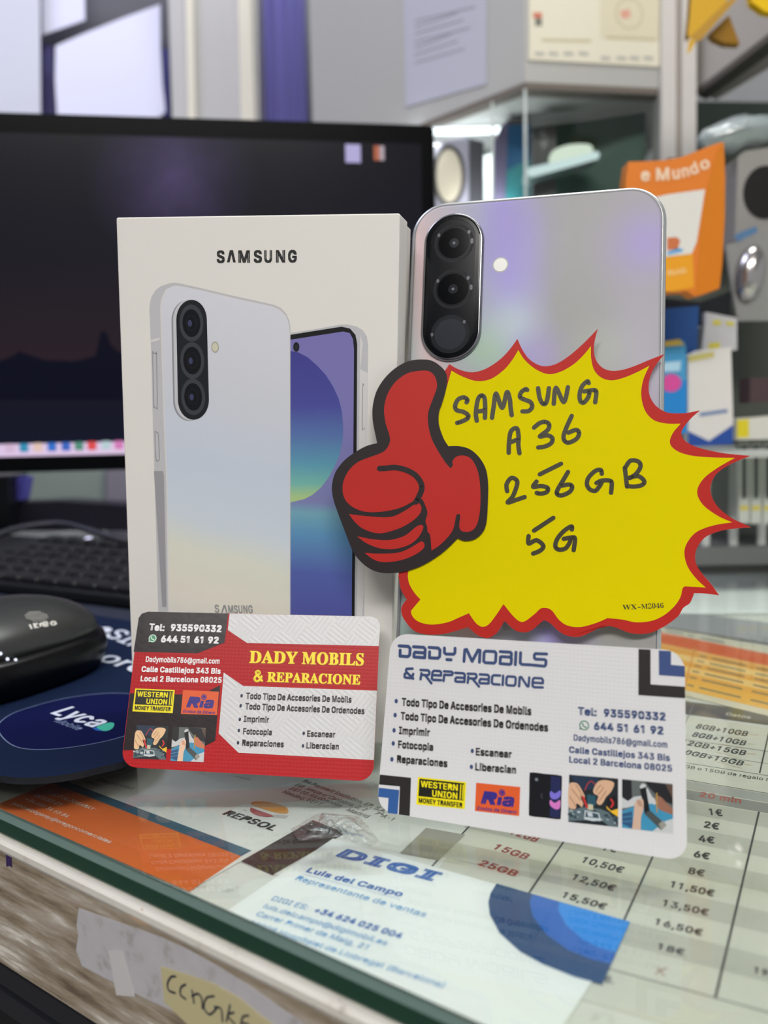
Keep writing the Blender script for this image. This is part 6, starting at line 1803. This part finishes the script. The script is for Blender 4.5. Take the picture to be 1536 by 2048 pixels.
def slab(name, label, cat, P, y, th, m, side=None, yaw=0.0, group=None, smooth=False, part='panel', at=None):
    fr = fy(y, *(at or P[0][:2]), yaw=yaw)
    t_ = thing(name, label, cat, fr, group)
    b_ = MB()
    q = fr.pts(P)
    b_.prism(spline(q, True, 5) if smooth else [p[:2] for p in q], -th, 0, m, side)
    b_.build(part, t_)
    return t_, fr


def deco(t_, fr, name, items):
    """items: (material, pixel polygon, w)"""
    b_ = MB()
    for m_, P, w_ in items:
        poly(b_, fr, m_, P, w_)
    return b_.build(name, t_)


# papers at the upper left
bp = mat('paper_bluish', (226, 226, 246), 0.6)
slab('paper_sheet', 'pale sheet at the far left edge above the monitor', 'paper', ((-120, -80), (79, -80), (82, 300), (-120, 300)), 1380, 1.0, mat('paper_cool', (206, 207, 218), 0.6), part='paper')
slab('paper_sheet', 'small white sheet cut off by the top edge above the monitor', 'paper', ((84, -60), (168, -60), (170, 40), (84, 70)), 1400, 1.0, bp, part='paper')
slab('paper_sheet', 'large slanted white sheet with torn edge above the monitor', 'paper', ((111, 92), (170, 66), (240, 38), (300, 16), (320, 9), (321, 100), (325, 170), (331, 222), (322, 232), (296, 238), (300, 300), (118, 300), (110, 160)), 1385, 1.0, bp, part='paper')
b = MB()
fr = fy(1460, 200, 100)
b.prism([p[:2] for p in fr.pts(((-160, -120), (338, -120), (342, 420), (-160, 420)))], -20, 0, mat('notice_board_grey', (104, 104, 110), 0.8))
o = b.build('notice_board')
o.matrix_world = fr.matrix()
tag(o, 'grey notice board holding the white sheets behind the monitor', 'notice board')
slab('purple_folder', 'dull purple folder edge showing between two white sheets', 'folder', ((84, 84), (104, 92), (108, 200), (116, 300), (84, 300)), 1420, 4, mat('folder_purple', (88, 84, 136), 0.6))
slab('blue_binder', 'thin blue and brown binder spine beside the slanted white sheet', 'binder', ((323, 100), (336, 96), (340, 300), (330, 300), (328, 180)), 1410, 6, mat('binder_blue', (96, 96, 170), 0.6))
# door frame
b = MB()
fr = fy(1340, 420, 100)
b.prism([p[:2] for p in fr.pts(((332, -140), (512, -140), (524, 460), (352, 460)))], -60, 0, mat('frame_white', (186, 184, 184), 0.5))
cream = mat('frame_cream', (222, 216, 200), 0.5)
for P in (((371, -140), (386, -140), (398, 460), (383, 460)), ((474, -140), (500, -140), (518, 460), (490, 460))):
    b.prism([p[:2] for p in fr.pts(P)], 0, 9, cream)
o = struct(b, 'trim_1')
o.matrix_world = fr.matrix()
# lilac curtain
ft = fy(1420, 560, 100)
t = thing('lilac_curtain', 'violet blue curtain strip beside the white door frame', 'curtain', ft)
b = MB()
x0_, x1_ = ft.uv(500, 100)[0], ft.uv(612, 100)[0]
y0_, y1_ = ft.uv(560, 460)[1], ft.uv(560, -140)[1]
cv = mat('curtain_violet', (118, 114, 184), 0.7)
nn = 24
vs = []
for k in range(nn + 1):
    x = x0_ + (x1_ - x0_) * k / nn
    z = 5 * math.sin(k * 1.25)
    vs += [(x, y0_, z), (x, y1_, z)]
b.add(vs, [(2 * k, 2 * k + 2, 2 * k + 3, 2 * k + 1) for k in range(nn)], cv, True)
b.build('fabric', t)

# wall cupboard (fascia) with glass case under it
ZF = at_y(1050, 165, 850).z
C0 = at_y(1050, 165, 850)
C1 = at_z(870, 237, ZF)
CL = at_z(600, 345, ZF) if at_z(600, 345, ZF).y < 1450 else C0 + (C1 - C0) * 3.2
def px_of(P_):
    d_ = P_ - CAM
    return 768 + FPX * d_.dot(R2) / d_.dot(FWD)


CL = C0 + (C1 - C0) * 4.2
for k in range(400):
    if px_of(C0 + (C1 - C0) * (1 + k * 0.02)) < 630:
        CL = C0 + (C1 - C0) * (1 + k * 0.02)
        break
C2 = at_z(1326, 177, ZF)
dl, dr = (C1 - C0).normalized(), (C2 - C0).normalized()
CR = C0 + dr * (C2 - C0).length * 1.18
CS = C0 + dr * (C2 - C0).length * 0.985
cupw = mat('cupboard_white', (178, 177, 173), 0.55)
t = thing('wall_cupboard', 'white corner wall cupboard above the lit glass case', 'cupboard', (C0.x, C0.y, ZF))
b = MB()
pl = [(p.x - C0.x, p.y - C0.y) for p in (CL, C0, CR, CR + Vector((40, 330, 0)), CL + Vector((160, 300, 0)))]
b.prism(pl, 0, 460, cupw)
b.build('cabinet', t)
b = MB()
pl2 = [(p.x - C0.x, p.y - C0.y) for p in (CL - dl * 0, C0 + Vector((0, -1.5, 0)), CR, CR + Vector((0, 18, 0)), C0 + Vector((0, 18, 0)), CL + Vector((0, 18, 0)))]
b.prism(pl2, -6, 0, mat('shelf_edge_brown', (112, 104, 96), 0.6))
b.build('bottom_rail', t)
fl = Frame(C0 - Vector((0, 0, 0)), -dl, Vector((0, 0, 1)))
fl = Frame(C0 + (-dl).cross(Vector((0, 0, 1))) * 0.6, -dl, Vector((0, 0, 1)))
t2 = thing('notice_sheet', 'white printed notice taped on the left face of wall cupboard', 'notice', fl)
b = MB()
b.prism([p[:2] for p in fl.pts(((806, -60), (974, -60), (974, 168), (812, 214)))], 0, 0.6, mat('notice_white', (184, 184, 196), 0.6))
b.build('paper', t2)
b = MB()
ng = mat('notice_ink', (140, 138, 148), 0.6)
for k in range(7):
    y = 30 + k * 14 - (2 if k % 3 else 0)
    A_, B_ = fl.uv(830, y + 12, 0.65), fl.uv(950 - (k * 37) % 50, y - 16, 0.65)
    b.stroke([A_, B_], 1.6, 0.65, ng, smooth=False)
b.build('blurred_print', t2)
fr2 = Frame(C0 + dr.cross(Vector((0, 0, 1))) * 0.6, dr, Vector((0, 0, 1)))
t2 = thing('cream_poster', 'cream poster with faint print on the right face of wall cupboard', 'poster', fr2)
b = MB()
b.prism([p[:2] for p in fr2.pts(((1058, -120), (1318, -120), (1318, 134), (1058, 120)))], 0, 0.6, mat('poster_cream', (226, 220, 200), 0.6))
b.build('paper', t2)
b = MB()
poly(b, fr2, mat('poster_pale', (218, 210, 184), 0.6), ((1200, -120), (1318, -120), (1318, 82), (1200, 78)), 0.66)
poly(b, fr2, mat('poster_red', (206, 120, 96), 0.6), ((1066, 25), (1084, 25), (1084, 36), (1066, 36)), 0.68)
poly(b, fr2, mat('poster_slate', (120, 120, 110), 0.6), ((1070, 36), (1084, 36), (1084, 52), (1070, 52)), 0.68)
poly(b, fr2, mat('poster_blush', (220, 160, 140), 0.6), ((1240, 22), (1258, 18), (1262, 34), (1244, 38)), 0.68)
b.ring(fr2.uv(1258, 28), 14, 14, 1.4, 0.67, mat('poster_tan', (196, 184, 150), 0.6))
line(b, fr2, mat('poster_tan', (196, 184, 150), 0.6), [(1085, 80), (1180, 82)], 5, 0.68)
poly(b, fr2, mat('poster_tan', (196, 184, 150), 0.6), ((1212, 72), (1312, 76), (1312, 82), (1212, 78)), 0.68)
for px in (1072, 1100, 1130, 1160):
    line(b, fr2, mat('poster_greyink', (180, 178, 170), 0.6), [(px, 107), (px + 14, 108)], 7, 0.68)
for px in (1204, 1236, 1262, 1290):
    line(b, fr2, mat('poster_greyink', (180, 178, 170), 0.6), [(px, 116), (px + 14, 117)], 7, 0.68)
b.build('print', t2)

# glass case
zsh = at_y(1150, 440, 900).z
t = thing('glass_display_case', 'lit glass display case with green back under the wall cupboard', 'display case', (C0.x, C0.y, zsh))
b = MB()
whl = mat('case_white', (228, 232, 232), 0.6)
grn = mat('case_green', (66, 92, 82), 0.45)
G0 = at_z(1015, 262, ZF - 6)
G1 = CS + Vector((-1, 46, 0))
loc = lambda p: (p.x - C0.x, p.y - C0.y)
H_ = ZF - 6 - zsh
# green inner wall
dgr = (G1 - G0).normalized()
nb_ = Vector((-dgr.y, dgr.x, 0))
b.prism([loc(G0), loc(G1), loc(G1 + nb_ * 8), loc(G0 + nb_ * 8)], 0, H_, grn)
b.build('green_back_panel', t)
b = MB()
K = CL + Vector((60, 200, 0))
b.prism([loc(G0 + Vector((0, 60, 0))), loc(G0 + Vector((0, 70, 0))), loc(K + Vector((0, 20, 0))), loc(K)], 0, H_, whl)
b.build('white_back_panel', t)
b = MB()
b.prism([loc(CL), loc(C0), loc(CS), loc(CS + Vector((0, 140, 0))), loc(CL + Vector((60, 240, 0)))], -8, 0, mat('shelf_white', (200, 204, 202), 0.5))
b.build('shelf_board', t)
b = MB()
for a_, c_ in ((CL, C0), (C0, CS)):
    b.add([loc(a_) + (0,), loc(c_) + (0,), loc(c_) + (H_,), loc(a_) + (H_,)], [(0, 1, 2, 3)], CASEGLASS)
b.build('glass_front', t)
b = MB()
for s_ in (0.0, 0.34):
    p = C0 + (C1 - C0) * s_
    b.box(p.x - C0.x - 1.2, p.x - C0.x + 1.2, p.y - C0.y - 1.0, p.y - C0.y + 1.5, 0, H_, mat('glass_joint', (190, 198, 196), 0.3))
b.build('glass_joint_strip', t)
b = MB()
lp = G0 + Vector((-60, -10, -6))
b.box(lp.x - C0.x - 60, lp.x - C0.x + 50, lp.y - C0.y - 6, lp.y - C0.y + 6, H_ - 4, H_ - 0.5, glow('case_led', (240, 248, 255), 3.0))
b.build('light_strip', t)
area('case_lamp_and_fill', (lp.x - 10, lp.y + 20, ZF - 12), (lp.x - 30, lp.y + 60, ZF - 120), 120, 30, 1.0, (0.93, 0.98, 1.0))
area('case_lamp_and_fill', (108, 925, zsh + 12), (95, 950, ZF), 120, 40, 0.22, (0.93, 0.98, 1.0))  # unseen uplight added to brighten the case and cupboard underside

t, fr = slab('speaker_box', 'grey boxed speaker with round opening, leftmost in the glass case', 'speaker box', ((872, 288), (932, 274), (946, 278), (944, 420), (872, 430)), 960, 60, mat('speaker_grey', (148, 142, 154), 0.5), mat('speaker_dark', (64, 62, 66), 0.5), part='carton')
b = MB()
q = fr.uv(898, 352)
b.ring(q, 18, 32, 4.5, 0.6, mat('speaker_ring', (70, 64, 62), 0.5))
b.disc(q, 13.4, 27.4, 0.5, mat('speaker_cone', (186, 172, 154), 0.5))
b.build('round_opening', t)
deco(t, fr, 'dark_side', [(mat('speaker_dark', (64, 62, 66)), ((938, 276), (968, 284), (968, 420), (938, 420)), 0.8)])
t, fr = slab('blue_teal_box', 'tall blue and teal product box in the glass case', 'box', ((1016, 240), (1060, 236), (1060, 430), (1010, 430)), 930, 22, mat('box_blue', (40, 92, 134), 0.5), mat('box_violet', (112, 104, 132), 0.5), part='carton')
deco(t, fr, 'teal_panel', [(mat('box_teal', (54, 128, 134), 0.5), ((1014, 340), (1060, 318), (1060, 430), (1010, 430)), 0.5), (mat('box_brown', (92, 84, 84), 0.5), ((1016, 240), (1060, 236), (1060, 246), (1016, 250)), 0.5)])
deco(t, fr, 'violet_side', [(mat('box_violet', (112, 104, 132)), ((988, 282), (1004, 250), (1016, 240), (1010, 430), (988, 430)), 0.4)])
t, fr = slab('grey_gadget_box', 'slim dark grey box beside the blue box in the glass case', 'box', ((1066, 256), (1112, 252), (1112, 430), (1066, 430)), 912, 22, mat('box_grey', (94, 92, 92), 0.5), part='carton')
b = MB()
for P in (((1080, 268), (1094, 284), (1086, 296)), ((1086, 262), (1086, 296)), ((1094, 270), (1080, 286))):
    line(b, fr, mat('box_rune', (170, 166, 166), 0.5), P, 3, 0.5, False)
b.build('white_emblem', t)

# white post between the cupboard and the right-hand case
fr = fy(862, 1358, 100)
t = thing('white_post', 'white post with a grey groove between the two glass cases', 'post', fr)
b = MB()
b.prism([p[:2] for p in fr.pts(((1324, -140), (1352, -140), (1352, 1080), (1322, 1080)))], -30, 0, mat('post_white', (206, 201, 196), 0.5))
b.prism([p[:2] for p in fr.pts(((1364, -140), (1394, -140), (1390, 1080), (1364, 1080)))], -30, 0, mat('post_white', (206, 201, 196)))
b.build('upright', t)
b = MB()
b.prism([p[:2] for p in fr.pts(((1352, -140), (1364, -140), (1364, 1080), (1352, 1080)))], -32, -4, mat('post_groove', (160, 152, 144), 0.6))
b.build('groove_strip', t)

# right-hand case: slanted white head panel, dark green interior
D0, D1 = at_z(1392, 179, ZF), at_z(1560, 52, ZF)
dd_ = (D1 - D0).normalized()
t = thing('corner_display_case', 'dark interior display case at the right edge with slanted white head', 'display case', (D0.x, D0.y, zsh))
b = MB()
loc = lambda p: (p.x - D0.x, p.y - D0.y)
D2 = D0 + dd_ * (D1 - D0).length * 2.2
b.prism([loc(D0), loc(D2), loc(D2 + Vector((60, 20, 0))), loc(D0 + Vector((30, 30, 0)))], ZF - zsh, ZF - zsh + 460, mat('case_head', (176, 170, 164), 0.55))
b.build('head_panel', t)
b = MB()
b.prism([loc(D0 + Vector((0, -2, 0))), loc(D2 + Vector((-2, -2, 0))), loc(D2 + Vector((14, 8, 0))), loc(D0 + Vector((14, 12, 0)))], ZF - zsh - 6, ZF - zsh, mat('head_rail', (84, 80, 76), 0.5))
b.build('bottom_rail', t)
b = MB()
drk = mat('case_dark_green', (56, 68, 60), 0.5)
B0, B1 = D0 + Vector((10, 60, 0)), D0 + Vector((420, 90, 0))
b.prism([loc(B0), loc(B1), loc(B1 + Vector((0, 10, 0))), loc(B0 + Vector((0, 10, 0)))], -330, ZF - zsh + 10, drk)
b.build('back_panel', t)
b = MB()
b.prism([loc(D0 + Vector((14, 20, 0))), loc(D0 + Vector((300, -10, 0))), loc(D0 + Vector((300, 60, 0))), loc(D0 + Vector((14, 60, 0)))], -52, -47, mat('case_shelf', (150, 156, 152), 0.3))
b.build('shelf_board', t)

# goods at the right
c5r = crop(1150, 280, 3.94)
c52 = crop(768, 0, 2.0)
yb = mat('pack_yellow', (214, 166, 40), 0.5)
yd = mat('pack_ochre', (150, 108, 20), 0.5)
t, fr = slab('yellow_packet', 'yellow folded packet hanging at the top right corner', 'packet', ((1386, -60), (1470, -60), (1452, 4), (1378, 76), (1376, 66), (1380, 30)), 700, 8, yb, yd, part='packet')
deco(t, fr, 'shaded_fold', [(mat('pack_gold', (186, 142, 50), 0.5), ((1378, 76), (1452, 4), (1490, -20), (1400, 82)), 0.4)])
deco(t, fr, 'hanging_tip', [(yb, ((1378, 80), (1396, 76), (1380, 104), (1374, 108)), 0.2)])
slab('ochre_packet', 'dark ochre packet hanging behind the yellow folded packet', 'packet', ((1420, 66), (1458, 30), (1480, 88), (1450, 86), (1428, 76)), 715, 8, yd, part='packet')
slab('bright_yellow_packet', 'bright yellow packet cut off by the top right corner', 'packet', ((1496, -40), (1580, -40), (1580, 32), (1528, 22), (1504, 4)), 690, 8, mat('pack_bright', (236, 190, 0), 0.5), part='packet')

# orange brochure pack
o1 = mat('pack_orange', (226, 126, 40), 0.5)
o2 = mat('pack_orange_deep', (214, 122, 14), 0.5)
fr = fy(560, 1350, 450)
t = thing('orange_brochure_pack', 'orange cardboard SIM pack with white panel behind the phone', 'brochure pack', fr)
b = MB()
q = [p[:2] for p in fr.pts(c5r((420, 172), (560, 168), (700, 160), (840, 135), (980, 80), (1090, 36), (1160, 16), (1172, 20), (1184, 300), (1180, 620), (1160, 980), (1138, 1170), (1060, 1200), (950, 1232), (880, 1190), (420, 1210), (380, 800), (400, 330)))]
b.prism(q, -14, 0, o1, o2)
b.build('pack', t)
deco(t, fr, 'side_fold', [(o2, c5r((1165, 20), (1184, 300), (1180, 620), (1160, 980), (1138, 1170), (950, 1230), (1000, 620), (1040, 380), (1120, 80)), 0.3), (mat('pack_amber', (236, 160, 30), 0.5), c5r((700, 925), (925, 895), (940, 1160), (800, 1190), (700, 1195)), 0.25)])
deco(t, fr, 'white_panel', [(mat('pack_white', (226, 222, 216), 0.5), c5r((560, 470), (720, 430), (1025, 388), (960, 800), (920, 895), (560, 940)), 0.3), (mat('pack_rust', (206, 116, 70), 0.5), c5r((725, 770), (800, 765), (830, 790), (810, 860), (725, 870)), 0.36), (mat('pack_sky', (110, 170, 216), 0.5), c5r((725, 885), (800, 850), (850, 855), (850, 880), (725, 908)), 0.36)])
b = MB()
for k, (ch, A_, B_) in enumerate((('e', (520, 320), (590, 318)), ('M', (640, 318), (745, 312)), ('u', (770, 308), (830, 300)), ('n', (850, 296), (905, 280)), ('d', (920, 276), (980, 250)), ('o', (1000, 240), (1070, 208)))):
    write(b, fr, mat('pack_letter', (240, 210, 180), 0.5), ch, c5r(A_), c5r(B_), 24, 0.3, 0.03)
write(b, fr, mat('pack_letter_pale', (246, 206, 140), 0.5), 'Mundo', c5r((735, 1070)), c5r((880, 1045)), 12, 0.36, 0.02)
b.build('white_lettering', t)

t, fr = slab('dark_blue_box', 'dark blue box directly below the orange pack', 'box', ((1322, 618), (1398, 612), (1392, 770), (1322, 790)), 640, 30, mat('carton_blue', (38, 80, 142), 0.5), part='carton')
t, fr = slab('light_blue_box', 'light blue SIM box with yellow top and pink dot behind the phone', 'box', ((1318, 682), (1366, 680), (1372, 694), (1374, 866), (1318, 872)), 615, 14, mat('carton_sky', (70, 148, 196), 0.5), part='carton')
deco(t, fr, 'printed_panels', [(mat('carton_yellow', (206, 176, 80), 0.5), ((1322, 684), (1358, 678), (1370, 690), (1322, 694)), 0.3), (mat('carton_pale', (170, 206, 226), 0.5), ((1322, 726), (1362, 722), (1360, 742), (1322, 744)), 0.3), (mat('carton_azure', (34, 128, 200), 0.5), ((1320, 770), (1374, 760), (1374, 866), (1320, 870)), 0.25)])
b = MB()
b.disc(fr.uv(1342, 766), 7.2, 6.2, 0.4, mat('carton_pink', (206, 74, 150), 0.5))
b.build('pink_dot', t)
t, fr = slab('white_blue_pack', 'white SIM pack with blue pointed bottom, right of the phone', 'pack', ((1376, 712), (1400, 700), (1462, 694), (1466, 830), (1466, 888), (1376, 894)), 620, 10, mat('pack_pale', (214, 210, 206), 0.5), part='pack')
deco(t, fr, 'printed_panels', [(mat('pack_cobalt', (38, 74, 150), 0.5), ((1376, 862), (1418, 882), (1466, 850), (1466, 888), (1376, 894)), 0.3), (mat('pack_olive', (196, 186, 110), 0.5), ((1376, 712), (1428, 703), (1428, 714), (1378, 724)), 0.3)])
b = MB()
line(b, fr, mat('pack_slate', (110, 130, 170), 0.5), [(1402, 829), (1452, 822)], 7, 0.32)
b.build('blurred_print', t)
t, fr = slab('white_leaflet', 'white leaflet with yellow print above the white and blue pack', 'leaflet', ((1412, 624), (1474, 636), (1474, 700), (1404, 702)), 650, 6, mat('leaflet_grey', (190, 188, 190), 0.5), part='paper')
deco(t, fr, 'yellow_print', [(mat('leaflet_yellow', (206, 192, 70), 0.5), ((1426, 640), (1442, 640), (1442, 650), (1426, 650)), 0.3), (mat('leaflet_yellow', (206, 192, 70)), ((1452, 642), (1468, 644), (1468, 652), (1452, 650)), 0.3), (mat('leaflet_yellow', (206, 192, 70)), ((1418, 686), (1440, 684), (1440, 696), (1416, 698)), 0.3)])
t, fr = slab('dark_card_strip', 'black cardboard strip under the orange pack', 'card', ((1324, 596), (1400, 604), (1462, 582), (1460, 660), (1324, 640)), 665, 3, mat('strip_black', (22, 24, 30), 0.5))
t, fr = slab('grey_earphone_box', 'grey product box with black oval window at the right edge', 'box', ((1476, 312), (1490, 302), (1600, 286), (1600, 488), (1470, 480)), 690, 25, mat('earphone_grey', (150, 146, 142), 0.5), part='carton')
b = MB()
b.disc(fr.uv(1530, 385), 17, 20, 0.5, mat('earphone_black', (34, 33, 32), 0.3), 28)
b.build('oval_window', t)
t, fr = slab('blister_pack', 'clear blister pack holding a shiny silver capsule at right', 'blister pack', ((1452, 490), (1600, 440), (1600, 640), (1476, 642), (1462, 560)), 660, 4, mat('blister_grey', (140, 140, 138), 0.4), part='backing_card')
deco(t, fr, 'blue_label', [(mat('blister_blue', (84, 120, 158), 0.4), ((1468, 470), (1512, 452), (1516, 464), (1474, 484)), 0.4)])
b = MB()
q = fr.uv(1498, 548)
b.loft([[(q[0] + 11 * s_ * math.cos(a_) + 0.12 * 21 * s_ * math.sin(a_), q[1] + 21 * s_ * math.sin(a_), 11 * z) for a_ in [2 * math.pi * k / 28 for k in range(28)]] for s_, z in ((1, 0), (.97, .3), (.85, .6), (.6, .85), (.3, .97), (.05, 1))], mat('capsule_chrome', (190, 186, 184), 0.18, 0.9), smooth=True)
b.build('silver_capsule', t)
t = thing('clear_plastic_bag', 'crinkled clear plastic bag on top of the grey product box', 'plastic bag', fy(700, 1480, 270))
fr = fy(700, 1480, 270)
b = MB()
rings = []
for s_, z in ((1, 0), (.9, 5), (.6, 9), (.25, 12), (.03, 13)):
    rings.append([(fr.uv(1480, 268)[0] + 34 * s_ * math.cos(a_), fr.uv(1480, 268)[1] + 13 * s_ * math.sin(a_) + 8 * s_ * math.cos(a_) * .6 + random.uniform(-2, 2) * s_, z + random.uniform(-1, 1)) for a_ in [2 * math.pi * k / 22 for k in range(22)]])
b.loft(rings, mat('bag_film', (150, 160, 160), 0.12, 0.0, 0.9), smooth=True)
b.build('bag', t)

# shelf block carrying the right-hand goods
fr = fy(700, 1336, 1105)
t = thing('grey_shelf_unit', 'grey metal shelf unit standing at the right rear of the glass', 'shelf unit', Frame(Vector((fr.o.x, 690, 0.1)), Vector((1, 0, 0)), Vector((0, 1, 0))))
b = MB()
x0_ = at_y(1334, 1000, 690).x - fr.o.x
zt = at_y(1400, 897, 690).z
b.box(x0_, x0_ + 260, -90, 60, zt - 4, zt, mat('unit_top', (176, 180, 176), 0.4))
b.box(x0_, x0_ + 260, 40, 60, 0, zt - 4, mat('unit_back', (142, 146, 142), 0.5))
b.box(x0_, x0_ + 260, -20, 60, 0, 14, mat('unit_base', (112, 114, 112), 0.45))
b.build('frame', t)
b = MB()
for k in range(6):
    b.box(x0_ + 24 + k * 22, x0_ + 30 + k * 22, -12, -8, 14, zt - 4, mat('unit_rod', (196, 198, 194), 0.35))
b.build('rods', t)
b = MB()
ztop = at_y(1420, 318, 745).z
b.box(x0_ + 14, x0_ + 260, 50, 56, zt, ztop, mat('unit_pegboard', (72, 76, 68), 0.6))
b.build('pegboard', t)
for px, py, y in ((1350, 345, 575), (1356, 625, 641), (1344, 690, 616), (1440, 705, 621), (1440, 640, 651), (1510, 330, 691), (1505, 470, 661)):
    p = at_y(px, py, y)
    b = MB()
    lx_ = p.x - fr.o.x
    b.tube([(lx_, y + 15 - 690, p.z), (lx_, 40, p.z), (lx_, 51, p.z)], 1.2, SILVER, 6)
    b.build('hook', t)
for k, (P, c, lab) in enumerate((((( 1474, 838), (1560, 830), (1560, 878), (1474, 880)), (206, 204, 194), 'cream carton with yellow corner on the grey shelf at right edge'), (((1500, 756), (1580, 756), (1580, 800), (1500, 806)), (74, 56, 60), 'dark maroon carton at the right edge above the cream carton'))):
    t, fr = slab('small_carton', lab, 'carton', P, 640, 20, mat('carton_c%d' % k, c, 0.5), part='carton')
    if k == 0:
        deco(t, fr, 'yellow_corner', [(mat('carton_lemon', (214, 196, 40), 0.5), ((1474, 840), (1498, 838), (1498, 874), (1474, 876)), 0.3)])
for k in range(3):
    x = 1478 + 24 * k
    t, fr = slab('slotted_card_pack', ('leftmost of the white packs with dark slot under the cream carton', 'middle one of the white packs with dark slot under the cream carton', 'white pack with dark slot touching the right edge of the photo')[k], 'card pack', ((x, 886), (x + 21, 884), (x + 21, 1046), (x, 1048)), 652, 6, mat('slot_pack', (190, 192, 184), 0.5), group='white packs with dark slots', part='pack')
    deco(t, fr, 'dark_slot', [(mat('slot_dark', (72, 78, 76), 0.5), ((x + 6, 892), (x + 15, 891), (x + 15, 996), (x + 6, 998)), 0.3), (mat('slot_yellow', (200, 184, 80), 0.5), ((x + 2, 1012), (x + 19, 1011), (x + 19, 1020), (x + 2, 1021)), 0.3)])
fr = ground(6, at=(1440, 1150))
t = thing('paper_sheet', 'white sheet imitating a glass reflection below the grey shelf unit', 'paper', fr)  # sheet added in place of the pale reflection on the glass
b = MB()
b.prism([p[:2] for p in fr.pts(((1330, 1160), (1450, 1112), (1620, 1118), (1620, 1226), (1420, 1228), (1300, 1226)))], -0.12, 0, mat('reflection_white', (246, 248, 246), 0.5))
b.build('paper', t)

# things under the monitor at the left
slab('greenish_carton', 'pale grey-green carton seen under the monitor at left', 'carton', ((44, 930), (210, 930), (212, 1006), (46, 1000)), 960, 60, mat('carton_sage', (208, 222, 208), 0.6), part='carton')
slab('lavender_carton', 'pale lavender carton beside the grey-green carton under the monitor', 'carton', ((212, 930), (300, 926), (300, 1080), (214, 1070)), 955, 60, mat('carton_lav', (200, 192, 206), 0.6), part='carton')
slab('violet_paper_cup', 'small violet paper cup under the left part of the monitor', 'cup', ((12, 956), (52, 954), (44, 1000), (22, 1000)), 900, 20, mat('cup_violet', (104, 98, 200), 0.5), part='cup')
slab('black_speaker', 'black desk speaker at the left edge under the monitor', 'speaker', ((-60, 955), (16, 952), (18, 1070), (-60, 1075)), 880, 50, DARK, part='cabinet')
slab('dark_router', 'flat dark router box behind the keyboard', 'router', ((24, 1006), (120, 1002), (250, 1010), (300, 1012), (300, 1062), (20, 1062)), 905, 40, mat('router_dark', (48, 44, 56), 0.4), part='housing')

# glowing shapes that imitate lamp reflections in the case glass
slab('reflected_strip_glow', 'slanted white glow imitating a lamp reflection in the glass case', 'reflection', ((1056, 336), (1100, 326), (1194, 302), (1200, 308), (1196, 318), (1110, 342), (1062, 355), (1054, 348)), 884, 30, glow('reflection_strip', (215, 235, 235), 0.95), mat('strip_back', (120, 140, 136), 0.5), part='strip')
slab('reflected_round_glow', 'rounded white glow imitating a lamp reflection above the slanted one', 'lamp', ((1098, 324), (1104, 304), (1124, 293), (1150, 288), (1178, 289), (1186, 298), (1180, 310), (1140, 318), (1116, 326)), 886, 30, glow('reflection_round', (232, 245, 226), 0.9), mat('strip_back', (120, 140, 136)), smooth=True, part='rounded_patch')
